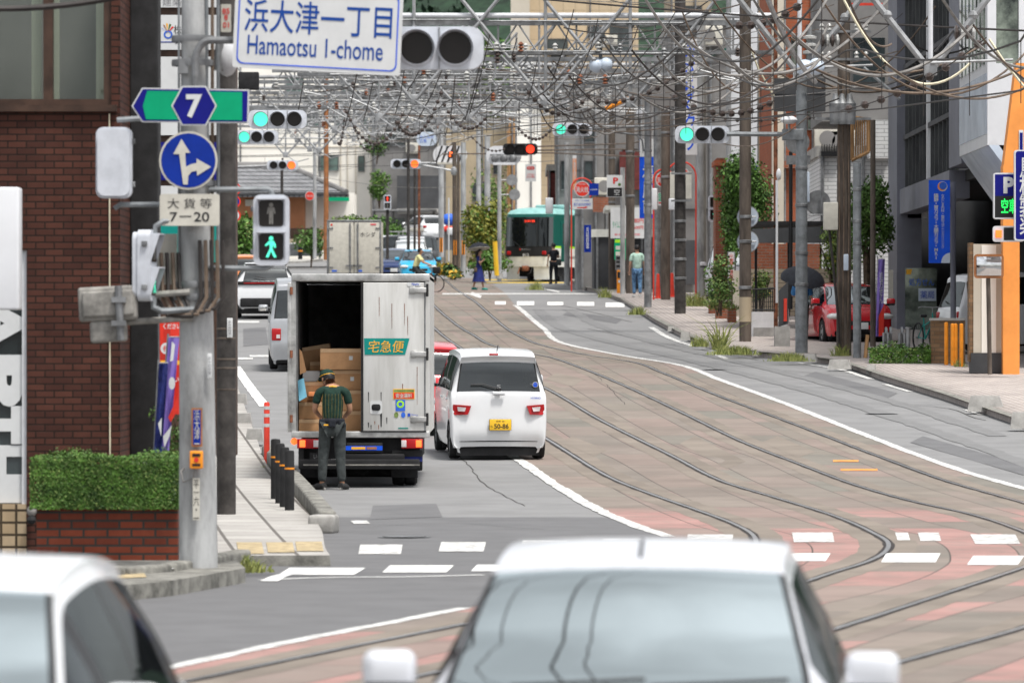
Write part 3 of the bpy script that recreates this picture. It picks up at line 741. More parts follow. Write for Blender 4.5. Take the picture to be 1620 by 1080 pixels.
m.tube([P(309, 135, D-.2), P(309, 100, D-.22)] + [P(332-23*math.cos(R(a)), 98-34*math.sin(R(a)), D-.22) for a in range(10, 91, 16)] + [P(375, 64, D-.2), P(640, 76, D-.05)], .035, 'steel_dull', 10)
m.tube([P(185, 190, D-.1), P(215, 188, D-.1), P(300, 188, D-.1)], .025, 'pole_grey', 8)
m.tube([P(181, 330, D-.1), P(190, 324, D-.1), P(300, 323, D-.1)], .025, 'pole_grey', 8)
m.tube([P(330, 300, D-.1), P(425, 299, D-.1), P(430, 303, D-.1), P(430, 316, D-.1)], .026, 'pole_grey', 8)
m.tube([P(330, 424, D-.1), P(420, 425, D-.1), P(430, 420, D-.1), P(430, 410, D-.1)], .026, 'pole_grey', 8)
m.tube([P(245, 370, D-.3), P(246, 358, D-.3), P(258, 350, D-.3), P(300, 349, D-.2)], .025, 'pole_grey', 8)
m.tube([P(243, 470, D-.3), P(243, 486, D-.3), P(256, 492, D-.3), P(310, 489, D-.2)], .03, 'pole_grey', 8)
m.tube([P(190, 470, D-.25), P(300, 462, D-.2)], .03, 'signal_back', 8); m.tube([P(190, 510, D-.25), P(305, 503, D-.2)], .03, 'signal_back', 8)
m.build('bracket_arm', pole)
m = MB(); m.rect(303, 645, 320, 706, D-.23, .02, 'mirror_frame'); m.rect(305.5, 648, 317.5, 703, D-.234, .003, 'sign_blue')
m.text('浜大津一', P(311.5, 675, D-.24), .05, .32, 'sign_cream', vertical=True); m.build('address_plate', pole)
m = MB(); m.rect(300, 713, 321, 741, D-.27, .06, 'orange_post', .01)
m.rect(304, 717, 317, 722, D-.274, .004, 'black'); m.rect(304, 733, 317, 737, D-.274, .004, 'black'); m.disc(P(310.5, 727, D-.275), .022, 'red_ink'); m.build('junction_box', pole)
m = MB(); m.rect(305, 756, 316, 822, D-.232, .01, 'sign_cream'); m.text('平一六・一', P(310.5, 789, D-.238), .05, .36, 'black_ink', vertical=True); m.build('number_plate', pole)
m = MB(); m.rect(328, 559, 335, 598, D-.2, .02, 'sign_white', .006); m.text('61028', P(331.5, 578, D-.206), .16, .025, 'grey_ink', u=(0, 0, -1), v=(1, 0, 0)); m.build('label_plate', pole)

sg = thing('street_name_sign', 'large white hanging sign with blue Japanese street name and English name', 'street sign', P(503, 45, D-.35))
u = Vector((262, 0, -14)).normalized(); v = Vector((.045, 0, 1)).normalized()
c = P(503, 47, D-.35); k = D/F; m = MB()
m.poly(rrect(c, 264*k, 132*k, .02, u, v), 'sign_white', (0, .05, 0)); m.build('panel', sg)
m = MB(); o = rrect(c+YB, 252*k, 120*k, .06, u, v); i_ = rrect(c+YB, 248*k, 116*k, .055, u, v); n = len(o)
m.add(o+i_, [(j, (j+1) % n, (j+1) % n+n, j+n) for j in range(n)], 'blue_bright')
m.text('浜大津一丁目', c+u*0*k+v*17*k+YB, 232*k, 52*k, 'sign_ink', u, v, .006)
m.text('Hamaotsu 1-chome', c-u*3*k-v*29*k+YB, 213*k, 30*k, 'sign_ink', u, v, .006); m.build('lettering', sg)
m = MB()
for dx in (-90, 80): m = MB(); m.box(c+u*dx*k+Vector((0, .07, .1)), (.05, .08, .7), 'steel_dull'); m.build('hanger', sg)
signal3('grey signal with two unlit lamps showing past the white street name sign', P(659, 76, D-.1), None, scale=1.0)
ped_signal('pedestrian signal facing the viewer with its green walking man lit', P(429, 364, D-.15))
ped_signal('white case of a pedestrian signal seen from behind beside the brick wall', P(181.5, 258, D-.1), R(180))
ped_signal('pedestrian signal seen edge on against the pale concrete pole', P(243, 420, D-.3), R(82))
m = MB(); m.rect(217, 370, 280, 450, D+.1, .05, 'sign_cream'); m.build('control_box', None, P(248, 410, D), label='plain beige board behind the edge on pedestrian signal', cat='sign back')
t = thing('vehicle_signal_back', 'weathered grey vehicle signal seen from its back with two clamps', 'traffic light', P(170, 495, D-.4))
m = MB()
m.box(P(171, 480, D-.35), (92*k, .15, 54*k), 'signal_back', 0, .03, 0, R(-3)); m.box(P(171, 480, D-.44), (80*k, .06, 40*k), 'signal_back', 0, .02, 0, R(-3)); m.build('housing', t)
m = MB(); m.box(P(172, 524, D-.35), (58*k, .12, 34*k), 'signal_back', 0, .03, 0, R(-3)); m.build('arrow_lamp', t)
m = MB(); m.tube([P(187, 452, D-.5), P(191, 538, D-.5)], .035, 'steel_dull', 8)
for y in (474, 511): m.box(P(188, y, D-.5), (.13, .1, .05), 'steel_dull')
m.build('clamp', t)
# route sign, blue arrow disc, time plate, number plate
rt = thing('route_sign', 'green and blue arrow shaped route sign with the number seven', 'road sign', P(302, 168, D-.3))
m = MB(); z = D-.3
m.poly([P(208, 168, z), P(225, 139, z), P(394, 142, z), P(393, 195, z), P(225, 193.5, z)], 'sign_white', (0, .03, 0))
m.poly([P(210.5, 168, z-.004), P(226, 141, z-.004), P(392, 144, z-.004), P(391, 193, z-.004), P(226, 191.5, z-.004)], 'sign_navy')
m.poly([P(226, 168, z-.008), P(233, 144, z-.008), P(383, 146, z-.008), P(383, 190.5, z-.008), P(231, 189, z-.008)], 'sign_green'); m.build('panel', rt)
m = MB()
hx = lambda r, y, dy: [P(307+r*a, 167.5+r*b*dy, y) for a, b in ((-1, 0), (-.53, -.87), (.53, -.87), (1, 0), (.53, .87), (-.53, .87))]
m.poly(hx(36, z-.012, 1.0), 'sign_white'); m.poly(hx(33.5, z-.016, 1.0), 'sign_navy'); m.text('7', P(307, 168, z-.022), 25*k, 37*k, 'sign_white', bold=.035); m.build('number_badge', rt)
m = MB(); c = P(298, 254, D-.3); round_sign(m, c, 46*k, 'sign_blue', 'sign_cream')
q = lambda pts: m.poly([P(298+a, 254+b, D-.312) for a, b in pts], 'sign_cream')
q([(-8, 38), (-14.5, -10), (-24, -10), (-11, -34), (3, -12), (-5, -12), (-4, 10), (4, 6), (13, 4), (13, -3), (36, 10), (14, 24), (13, 16), (5, 18), (0, 24), (-1, 38)])
m.build('direction_sign', None, c, label='round blue sign with a straight arrow and a right turn arrow', cat='road sign')
m = MB(); c = P(300, 332, D-.3); m.poly(rrect(c, 94*k, 50*k, .025), 'sign_cream', (0, .02, 0)); m.text('大 貨 等', c+Vector((0, -.004, 10*k)), 70*k, 16*k, 'black_ink'); m.text('7－20', c+Vector((0, -.004, -11*k)), 62*k, 15*k, 'black_ink', bold=.01)
m.build('time_plate', None, c, label='cream plate with truck hours in black under the blue arrow disc', cat='road sign')
m = MB(); c = P(357.5, 29, D+.1); m.poly(rrect(c, 16*k, 44*k, .01), 'sign_cream', (0, .02, 0))
for tx, dy in (('85', 11), ('8', 1), ('01', -11)): m.text(tx, c+Vector((0, -.004, dy*k)), None, 9*k, 'red_ink', bold=.02)
m.build('pole_number_plate', None, c, label='narrow cream plate with red digits near the pole top', cat='number plate')
t = thing('rounded_housing', 'white rounded housing behind the left edge of the street name sign', 'housing', P(352, 90, D+.2))
m = MB(); m.tube([P(345, 112, D+.1), P(350, 60, D+.1)], .05, 'steel_dull', 10); m.ball(P(359, 90, D+.15), .11, 'white_metal', 14, (1, 1, 1.7)); m.build('housing', t)

# brown pole behind
B0 = G(358, 813, .11)
pb = thing('utility_pole', 'dark brown steel pole standing just behind the pale concrete pole', 'utility pole', B0)
m = MB(); m.tube([B0-Vector((0, 0, .1)), P(358, -60, B0.y)], 15.2*B0.y/F, 'pole_dark', 20); m.build('shaft', pb)
m = MB()
for y in (520, 535, 568, 582, 616): m = MB(); m.lathe(P(358, y, B0.y), [(15.4*B0.y/F, -.012), (15.9*B0.y/F, 0), (15.4*B0.y/F, .012)], 'pole_brown', 20); m.build('band', pb)
m = MB(); m.rect(359, 503, 368, 534, B0.y-.13, .02, 'sign_white', .006); m.text('61029', P(363.5, 518, B0.y-.137), .16, .03, 'grey_ink', u=(0, 0, -1), v=(1, 0, 0)); m.build('label_plate', pb)

# brick building
BD = D+5.2
bx = P(190, 0, BD).x; zt = Z(-160, BD); zb = zp(BD)-.1
bld = thing('brick_building', 'dark red brick building with brown window frames at the left edge', 'building', (bx-4, BD, zp(BD)))
m = MB()
def wallp(x0, x1, z0, z1): m.span(x0, x1, BD, BD+1.6, z0, z1, 'brick_wall')
wx0 = P(-60, 0, BD).x; wx1 = P(176, 0, BD).x; wz0 = Z(166, BD); far = bx-6
sx1 = P(42, 0, BD).x; sz1 = Z(396, BD); sz0 = Z(797, BD)
wallp(sx1, bx, zb, wz0); wallp(wx1, bx, wz0, zt); wallp(far, sx1, sz1, wz0); wallp(far, wx0, wz0, zt)
m.build('wall', bld)
m = MB(); m.span(far, sx1, BD+.01, BD+1.6, zb, sz0, 'tile_tan'); m.build('tile_base', bld)
wn = MB(); fr = 'brown_frame'
for x0, x1, z0, z1 in ((wx0, wx1, wz0, wz0+.06), (P(68, 0, BD).x, P(83, 0, BD).x, wz0+.06, zt), (wx1-.08, wx1, wz0+.06, zt), (wx0, wx0+.06, wz0+.06, zt)): wn.span(x0, x1, BD+.04, BD+.16, z0, z1, fr)
wn.span(wx0, wx1+.06, BD-.06, BD+.1, wz0-.07, wz0-.002, fr); win = wn.build('window', bld)
g = MB(); g.span(wx0+.06, wx1-.08, BD+.12, BD+.13, wz0+.06, zt, 'glass_clear'); g.build('pane', win)
g = MB(); g.span(wx0, wx1, BD+.9, BD+1.0, wz0, zt, 'wall_grey')
for a, b in ((50, 66), (83, 94), (152, 166)): g.rect(a, -160, b, 164, BD+.2, .03, 'curtain')
g.build('curtain', win)
g = MB(); g.span(far, sx1-.05, BD+.1, BD+.12, sz0, sz1, 'window_dark'); sw = g.build('window', bld)
g = MB(); g.span(sx1-.05, sx1-.002, BD+.04, BD+.2, sz0, sz1, 'white_metal'); g.rect(-200, 396, 40, 462, BD+.08, .01, 'sign_white')
g.rect(-200, 704, 40, 722, BD+.08, .01, 'sign_white'); g.rect(-200, 722, 10, 750, BD+.08, .01, 'sign_white'); g.rect(-200, 750, 40, 795, BD+.08, .01, 'sign_white'); g.build('frame', sw)
g = MB(); g.text('A', P(1, 512, BD+.07), 96*BD/F, 74*BD/F, 'sign_white', (0, 0, -1), (1, 0, 0), .05); g.text('P', P(1, 602, BD+.07), 82*BD/F, 74*BD/F, 'sign_white', (0, 0, -1), (1, 0, 0), .06)
g.text('T', P(1, 672, BD+.07), 60*BD/F, 74*BD/F, 'sign_white', (0, 0, -1), (1, 0, 0), .07); g.build('lettering', sw)
m = MB(); m.tube([P(173, 180, BD-.02), P(174, 720, BD-.02)], .008, 'wire_cream', 6); m.build('downpipe', bld)
m = MB(); m.rect(205, -160, 250, 725, BD+1.5, .5, 'black_matt', .02); m.build('steel_column', None, P(228, 725, BD+1.5), label='black painted steel column at the corner of the brick building', cat='column')
m = MB(); c = P(10, 392, D-1.5); m.rect(-90, 296, 30, 490, D-1.5, .35, 'panel_white', .02); m.build('projecting_sign', None, c, label='blank pale grey box sign projecting at the far left edge', cat='sign')
m = MB(); c = P(50, 808, BD-.1); m.ball(c, .055, 'wire_grey', 10); m.tube([c, c+Vector((0, .2, .05))], .02, 'black', 6); m.ball(c+Vector((0, -.02, -.09)), .05, 'black_matt', 8); m.build('wall_lamp', None, c, label='small round grey lamp on the tan tile wall', cat='lamp')
# planter with hedge
h0 = G(170, 889, .12); hd = h0.y
pl = thing('brick_planter', 'red brick planter box under the clipped green hedge', 'planter', h0)
m = MB(); a, b = X(58, hd), X(281, hd); zt_ = Z(795, hd)
m.span(a, b, hd, hd+.9, h0.z-.1, zt_, 'brick_planter'); m.build('wall', pl)
m = MB(); m.span(a+.1, b-.1, hd+.1, hd+.8, zt_, zt_+.02, 'soil'); m.build('soil', pl)
hg = thing('clipped_hedge', 'clipped dense green hedge growing in the brick planter', 'hedge', (h0.x, hd+.4, zt_))
m = MB(); x0, x1, z1 = X(48, hd), X(283, hd), Z(722, hd)
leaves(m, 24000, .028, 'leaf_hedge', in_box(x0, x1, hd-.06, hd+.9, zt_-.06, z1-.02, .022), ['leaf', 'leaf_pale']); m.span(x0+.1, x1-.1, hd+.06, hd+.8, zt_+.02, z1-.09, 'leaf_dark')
m.build('foliage', hg)
# sign tower of the building behind
TD = B0.y+4
tw = thing('sign_tower', 'tall brown framed directory sign tower behind the pale pole', 'sign', P(305, 640, TD))
m = MB(); m.rect(245, -120, 373, 720, TD+.05, .5, 'brown_frame'); m.build('frame', tw)
for (y0, y1) in ((-60, 12), (24, 79), (90, 140), (150, 214), (294, 345)):
    p = MB(); p.rect(253, y0, 357, y1, TD, .05, 'sign_white'); pn = p.build('sign_panel', tw)
    if y0 == -60: l = MB(); l.text('建築', P(272, 3, TD-.005), 30*TD/F, 13*TD/F, 'grey_ink'); l.build('lettering', pn)
    if y0 == 24:
        l = MB(); l.text('株\nク', P(281, 55, TD-.005), 12*TD/F, 30*TD/F, 'black_ink'); l.rect(254, 66, 357, 67.5, TD-.004, .003, 'sign_blue')
        for i, mm in enumerate(('scrub_blue', 'mirror_frame', 'gold', 'leaf', 'red_ink')):
            a = R(150-28*i); cc = P(265, 52, TD-.005); l.poly([cc, cc+Vector((math.cos(a)*.09+.012, 0, math.sin(a)*.11)), cc+Vector((math.cos(a)*.09-.012, 0, math.sin(a)*.11+.012))], mm)
        l.lathe(P(266, 55, TD-.006), [(.035, 0), (.055, .002)], 'scrub_blue', 18, 'Y'); l.build('lettering', pn)
p = MB(); p.rect(253, 225, 372, 285, TD, .05, 'sign_navy'); p.build('sign_panel', tw)
p = MB(); p.rect(253, 356, 357, 415, TD, .05, 'teal'); p.build('sign_panel', tw, label='plain teal panel')
def banner(label, x0, y0, x1, y1, d, face, deco, lean=0):
    t = thing('banner', label, 'banner', P(x0, y1, d)); k = d/F
    m = MB(); m.tube([P(x0-1-lean, y1+14, d), P(x0-1, y0-6, d)], .012, 'steel_dull', 6); m.tube([P(x0-2, y0-1, d), P(x1, y0-1, d)], .008, 'steel_dull', 6); m.build('staff', t)
    m = MB(); nx, ny = 6, 16; vs = []
    for j in range(ny+1):
        for i in range(nx+1):
            f = j/ny; px = x0 + (x1-x0)*i/nx*(1-.25*f*abs(lean)/30) - lean*f
            p = P(px, y0+(y1-y0)*f, d); vs.append(p + Vector((0, .03*math.sin(i*1.3+f*4)-.04, 0)))
    m.add(vs, [(j*(nx+1)+i, j*(nx+1)+i+1, (j+1)*(nx+1)+i+1, (j+1)*(nx+1)+i) for j in range(ny) for i in range(nx)], face, True)
    m.build('cloth', t)
    m = MB(); deco(m, d-.1); m.build('lettering', t)
    return t
def dec(m, d):
    k = d/F
    m.text('ください', P(272, 516, d), 28*k, 9*k, 'sign_white', bold=.02); m.text('お願い', P(272, 600, d), 22*k, 9*k, 'sign_white', bold=.02)
    m.disc(P(263, 551, d), 9*k, 'sign_white'); m.text('行', P(263, 551, d-.004), 10*k, 10*k, 'sign_red', bold=.02); m.rect(254, 570, 286, 577, d, .003, 'gold')
banner('red banner with white writing behind the pale concrete pole', 253, 503, 288, 655, D+5, 'sign_red', dec)
def dec(m, d):
    k = d/F
    m.poly([P(272, 540, d), P(277, 545, d), P(274, 570, d), P(269, 572, d)], 'sign_white'); m.disc(P(272, 606, d), 5*k, 'sign_white', 0, 20, (0, -1, 0), 10*k)
    m.poly([P(266, 660, d), P(282, 625, d), P(280, 650, d), P(270, 668, d)], 'sign_red'); m.poly([P(258, 690, d), P(272, 672, d), P(268, 690, d), P(260, 708, d)], 'sign_white')
M('purple_cloth', (.20, .14, .45), .8, var=.1)
banner('leaning purple and white banner on a teal staff by the hedge', 267, 534, 284, 712, D+4.4, 'purple_cloth', dec, 14)
banner('dark navy banner hanging left of the purple banner', 252, 575, 266, 715, D+4.2, 'cloth_navy', lambda m, d: m.poly([P(250, 670, d), P(256, 660, d), P(255, 690, d)], 'sign_white'), 8)
shrub('potted_shrub', 'small green shrub between the hedge and the banners', 'shrub', P(285, 720, D+6), (.35, .3, .28), 900, .04, 'leaf', ['leaf_hedge'])
# bollards, red post, kerb blocks
for i, (x, y, x2) in enumerate(((434, 790, 0), (441, 797, 0), (448, 803, 0), (456, 808, 0))):
    b = G(x+2, y, .1); t = thing('bollard', ('leftmost and farthest', 'second from the left', 'second from the right', 'rightmost and nearest')[i]+' black bollard of the row by the left kerb', 'bollard', b, 'black bollards by the left kerb')
    hh = 97*b.y/F; rr = 7.6*b.y/F
    m = MB(); m.lathe(b-Vector((0, 0, .03)), [(rr, 0), (rr, hh), (rr*.85, hh+.02), (0.001, hh+.025)], 'black_matt', 16); m.build('post', t)
    m = MB(); m.lathe(b, [(rr*1.03, hh*.68), (rr*1.03, hh*.71)], 'orange_post', 16); m.build('reflector_band', t)
b = G(422, 738, .02); t = thing('delineator_post', 'orange red flexible post with white bands on the left kerb', 'post', b); rr = 4.6*b.y/F; hh = 98*b.y/F
m = MB(); m.lathe(b, [(rr*2.2, 0), (rr*2, .03), (rr, .06), (rr, hh), (rr*.7, hh+.02), (.001, hh+.02)], 'red_post', 16); m.build('post', t)
m = MB()
for f in (.62, .78, .9): m = MB(); m.lathe(b, [(rr*1.04, hh*f), (rr*1.04, hh*f+.05)], 'sign_white', 16); m.build('reflector_band', t)
for i, (x, y) in enumerate(((384, 672), (402, 698), (378, 640))):
    b = G(x, y, .08); m = MB(); m.poly([b+Vector((-.14, 0, 0)), b+Vector((.14, 0, 0)), b+Vector((.11, 0, .2)), b+Vector((-.11, 0, .2))], 'concrete', (0, .5, 0))
    m.build('kerb_block', None, b, label=('concrete kerb block farther along the left pavement', 'concrete kerb block beside the orange red post', 'farthest small kerb block of the left pavement')[i], cat='kerb block')
tuft('weed_tuft', 'green weeds growing beside the pole at the corner kerb', G(378, 905, .02), .45, .22, 260, 'grass_dry'); tuft('weed_tuft', 'sparse weeds in the gap at the red post foot', G(418, 745, .05), .25, .12, 60)
# ------------------------------------------------------------ vehicles
HATCH = [(.06, .22, .62, .68), (0, .45, .70, .76), (.03, .68, .70, .80), (.10, .95, .66, .83), (.20, 1.06, .63, .84), (.52, 1.36, .57, .845), (.50, 1.43, .565, .845), (.75, 1.485, .57, .848), (1.5, 1.52, .59, .85),
         (2.25, 1.47, .59, .85), (2.42, 1.43, .60, .848), (3.25, .97, .735, .84), (3.62, .86, .70, .81), (3.86, .70, .62, .74), (3.92, .36, .58, .68)]
KEI = [(.06, .20, .58, .62), (0, .42, .63, .685), (.02, .66, .655, .71), (.05, .97, .645, .725), (.08, 1.06, .64, .733), (.20, 1.47, .575, .737), (.15, 1.565, .565, .737), (.40, 1.625, .57, .737), (1.2, 1.65, .58, .7375),
       (2.1, 1.60, .575, .7375), (2.35, 1.55, .57, .737), (2.92, 1.03, .66, .73), (3.22, .92, .66, .70), (3.36, .78, .60, .66), (3.39, .40, .56, .60)]
SUV = [(.06, .30, .64, .70), (0, .55, .70, .80), (.02, .74, .72, .85), (.10, 1.03, .69, .87), (.18, 1.12, .67, .875), (.50, 1.44, .585, .88), (.46, 1.52, .58, .88), (.75, 1.57, .59, .882), (1.5, 1.60, .60, .8825),
       (2.3, 1.53, .59, .882), (2.48, 1.49, .58, .88), (3.2, 1.06, .73, .87), (3.75, .96, .72, .84), (4.08, .78, .64, .76), (4.15, .40, .60, .70)]
VAN = [(.05, .24, .70, .76), (0, .55, .76, .80), (.02, .75, .77, .825), (.05, 1.06, .765, .84), (.08, 1.16, .76, .843), (.24, 1.74, .69, .845), (.26, 1.84, .68, .845), (.45, 1.93, .68, .845), (1.4, 1.98, .69, .8475),
       (3.1, 1.94, .69, .8475), (3.35, 1.88, .685, .847), (4.0, 1.18, .75, .84), (4.4, 1.02, .74, .80), (4.58, .82, .66, .74), (4.62, .40, .62, .68)]
RHT = [.0, .06, .5, .92, 1]
def car_shell(st, zbelt, zbot, axles, wr, rearw, windw, sides, low=None):
    k = len(st); idx = np.arange(k)
    q = []
    for i in range(k-1):
        n = max(4, int(abs(st[i+1][0]-st[i][0])/.07)); n = (n+3)//4*4
        q += [i + j/n for j in range(n)]
    q.append(k-1)
    cols = [pch(idx, [s[c] for s in st], q) for c in range(4)]
    ra = wr+.055; rows = []
    for y, zt, ht, hs_ in zip(*cols):
        zb = min(zbelt, zt-.05); z0 = min(zbot, zb-.05); arch = False
        for ya in axles:
            if abs(y-ya) < ra:
                a = wr + math.sqrt(ra*ra-(y-ya)**2)
                if a > z0: z0 = min(a, zb-.1); arch = True
        cr = .06 if zt > zbelt+.2 else .025
        pts = [(hs_*(.985 if arch else .93), z0), (hs_*.99, z0+(.03 if arch else .10)*(zb-z0)/.5), (hs_, z0+.5*(zb-z0)), (hs_*.992, zb-.1*(zb-z0)), (hs_*.972, zb)]
        ze = zt-cr
        for t in RHT[1:]:
            b = .02*math.sin(math.pi*t) if zt > zbelt+.2 else 0
            pts.append((hs_*.972+(ht-hs_*.972)*t+b, zb+(ze-zb)*t))
        pts += [(ht*.985, zt-cr*.45), (ht*.945, zt-cr*.3), (ht*.45, zt-cr*.05), (0, zt)]
        rows.append((y, pts))
    nb = len(rows[0][1]); body = MB(); rw, ws, sd = MB(), MB(), MB()
    for sgn in (1, -1):
        vs = [Vector((sgn*x, y, z)) for y, pts in rows for x, z in pts]
        for mb in (body, rw, ws, sd): pass
        sel = {'b': [], 'r': [], 'w': [], 's': [], 'l': [], 't': []}
        for i in range(len(rows)-1):
            f = (q[i]+q[i+1])/2
            for j in range(nb-1):
                a = (i*nb+j, i*nb+j+1, (i+1)*nb+j+1, (i+1)*nb+j)
                if sgn > 0: a = a[::-1]
                key = 'b'
                if 5 <= j <= 6 and any(s0 < f < s1 for s0, s1 in sides): key = 's'
                elif j >= 10 and rearw[0] < f < rearw[1]: key = 'r'
                elif j >= 10 and windw[0] < f < windw[1]: key = 'w'
                elif j == 9 and (rearw[0] < f < rearw[1] or windw[0] < f < windw[1]): key = 't'
                elif 5 <= j <= 6 and min(a_ for a_, _ in sides) < f < max(b_ for _, b_ in sides): key = 't'
                elif low and j < 2: key = 'l'
                sel[key].append(a)
        body.add(vs, sel['b'], 'PAINT', True)
        if sel['l']: body.add(vs, sel['l'], 'black_matt', True)
        if sel['t']: body.add(vs, sel['t'], 'black', True)
        for key, mb in (('r', rw), ('w', ws), ('s', sd)):
            if sel[key]: mb.add(vs, sel[key], 'GLASS', True)
    return body, rw, ws, sd
def clean(mb):     # weld the two halves, drop loose points
    used = {}; vs = []; key = {}
    for f in mb.f:
        for n, i in enumerate(f):
            k = tuple(round(c, 4) for c in mb.v[i])
            if k not in key: key[k] = len(vs); vs.append(mb.v[i])
            f[n] = key[k]
    mb.v = vs
    ok = [n for n, f in enumerate(mb.f) if len(set(f)) == len(f)]
    mb.f = [mb.f[n] for n in ok]; mb.m = [mb.m[n] for n in ok]; mb.sm = [mb.sm[n] for n in ok]
    return mb
def wheel(t, x, y, r, w=.17, detail=True):
    s = 1 if x > 0 else -1
    m = MB(); m.lathe((x, y, r), [(r*.62, -w/2), (r*.93, -w/2), (r, -w/2+.03), (r, w/2-.03), (r*.93, w/2), (r*.62, w/2)], 'rubber', 28, 'X'); tw_ = m.build('wheel', t)
    m = MB(); m.lathe((x, y, r), [(r*.63, s*w*.42), (r*.58, s*w*.36), (r*.22, s*w*.30), (r*.18, s*w*.4), (.001, s*w*.4)], 'steel', 20, 'X')
    for i in range(5):
        a = i*2*math.pi/5
        m.box((x+s*w*.37, y+math.cos(a)*r*.42, r+math.sin(a)*r*.42), (.012, r*.16, r*.16), 'black_matt', 0, 0, a)
    m.build('rim', tw_)
def prep(mb, paint, gl): mb.m = [paint if m == 'PAINT' else gl if m == 'GLASS' else m for m in mb.m]; return mb
KIND = {'hatch': (HATCH, .93, .19, (.62, 3.12), .30, (3.6, 5), (10, 11), [(5.25, 6.75), (7.1, 8.05), (8.15, 9.6), (10.2, 10.7)], None),
        'kei': (KEI, 1.0, .18, (.42, 2.88), .27, (3.75, 5), (10, 11), [(5.4, 6.6), (7.1, 7.95), (8.1, 9.3), (9.45, 10.5)], None),
        'suv': (SUV, 1.03, .26, (.75, 3.3), .34, (3.6, 5), (10, 11), [(5.25, 6.75), (7.1, 8.05), (8.15, 9.6), (10.2, 10.6)], 'low'),
        'van': (VAN, 1.14, .22, (.95, 3.55), .31, (3.75, 5), (10, 11), [(5.4, 7.4), (7.5, 8.3), (8.4, 9.3), (9.5, 10.5)], None)}
def car(label, cat, kind, paint, loc, rz, group='cars on the road', gl='glass_dark', scale=(1, 1, 1), pitch=0.0, name='car', lights=True, front=True, rear=True, glw=None, plate=None):
    st, zbelt, zbot, ax, wr, rwn, wdn, sides, low = KIND[kind]
    st = [(a*scale[1], b*scale[2], c*scale[0], d_*scale[0]) for a, b, c, d_ in st]
    ax = [a*scale[1] for a in ax]; zbelt *= scale[2]
    L = st[-1][0]; Wd = max(s[3] for s in st); H = max(s[1] for s in st)
    t = thing(name, label, cat, (0, 0, 0), group)
    body, rw, ws, sd = car_shell(st, zbelt, zbot, ax, wr, rwn, wdn, sides, low)
    bo = prep(clean(body), paint, gl).build('body', t, ang=50)
    prep(clean(rw), paint, gl).build('rear_window', t); prep(clean(ws), paint, glw or gl).build('windshield', t)
    sd = prep(clean(sd), paint, gl)
    for sgn in (1, -1):
        h = MB(); h.v = sd.v; ii = [n for n, f in enumerate(sd.f) if sum(sd.v[i].x for i in f)*sgn > 0]
        h.f = [sd.f[n] for n in ii]; h.m = [sd.m[n] for n in ii]; h.sm = [sd.sm[n] for n in ii]
        h = clean(h); h.build('side_windows', t)
    m = MB(); m.span(-Wd*.86, Wd*.86, .1, L-.1, .17, .32, 'black_matt')
    for a in ax: m.box((0, a, wr+.1), (Wd*1.7, 2*wr+.1, .62), 'black_matt')
    m.span(-Wd*.8, Wd*.8, st[3][0]+.15, L-1.0, .35, .5, 'seat'); m.build('underbody', t)
    m = MB()
    for yy in ((1.05, 1.9) if kind != 'van' else (1.6, 2.9)):
        for xx in (-.36, .36):
            m.box((xx*scale[0], yy*scale[1], .80*scale[2]), (.46, .14, .62), 'seat', 0, .06, -.15); m.box((xx*scale[0], yy*scale[1]-.06, 1.2*scale[2]), (.26, .1, .17), 'seat', 0, .045)
    m.box((0, L-1.15*scale[1], .86*scale[2]), (1.2, .35, .2), 'black_matt', 0, .06)
    m.lathe((.36, L-1.45*scale[1], .93*scale[2]), [(.17, -.012), (.18, 0), (.17, .012)], 'black', 18, 'Y'); m.build('seats', t)
    for a in ax:
        for s in (-1, 1): wheel(t, s*(Wd-.10), a, wr)
    yw = (st[10][0]*.32+st[11][0]*.68)
    for s in (-1, 1):
        m = MB(); m.box((s*(Wd+.10), yw-.02, zbelt+.11), (.21, .12, .165), paint, s*.15, .045); m.box((s*(Wd+.10), yw-.01, zbelt+.045), (.19, .125, .05), 'black_matt', s*.15, .02); m.box((s*(Wd+.0), yw, zbelt+.03), (.12, .05, .05), 'black', 0, .01)
        m.box((s*(Wd+.10), yw-.084, zbelt+.11), (.15, .012, .11), 'sky_mirror', s*.15, .004)
        m.build('wing_mirror', t)
    for s in (-1, 1):
        m = MB()
        for yy in (st[8][0]*1.35, st[8][0]*.62): m.box((s*(Wd+.004), yy, zbelt-.1), (.03, .16, .03), paint, 0, .012)
        m.build('door_handles', t)
    if front:
        nose = st[13][0]
        for s in (-1, 1):
            m = MB(); m.ball((s*Wd*.74, nose-.10, st[13][1]-.03), 1, 'headlight', 14, (.21, .20, .085)); m.build('headlight', t)
        m = MB(); m.box((0, L-.07, .50), (Wd*1.0, .12, .13), 'black', 0, .03); m.box((0, L-.06, .33), (Wd*1.3, .10, .10), 'black_matt', 0, .03); m.build('grille', t)
        m = MB(); m.box((0, L+.005, .44), (.33, .02, .165), 'plate_yellow' if kind == 'kei' else 'plate_white', 0, .004); m.build('number_plate', t)
        m = MB()
        for x0 in (-.1, .45): m.tube([(x0*scale[0], st[11][0]-.02, st[11][1]+.03), (x0-.52, st[11][0]-.06, st[11][1]+.055)], .009, 'black', 6)
        m.build('wipers', t)
    if rear:
        m = MB(); m.box((0, -.005, .50 if not plate else .6), (.33, .02, .165), 'plate_yellow' if kind == 'kei' else 'plate_white', 0, .004); m.build('number_plate', t)
        if lights:
            for s in (-1, 1):
                m = MB(); m.box((s*Wd*.80, .075, st[3][1]-.12), (.22, .11, .15), 'red_plastic', s*-.25, .03); m.build('tail_light', t)
        m = MB(); m.tube([(.0, st[4][0]-.03, st[4][1]+.03), (-.36, st[4][0]+.02, st[4][1]+.10)], .01, 'black', 6); m.build('rear_wiper', t)
    place(t, loc, rz, pitch)
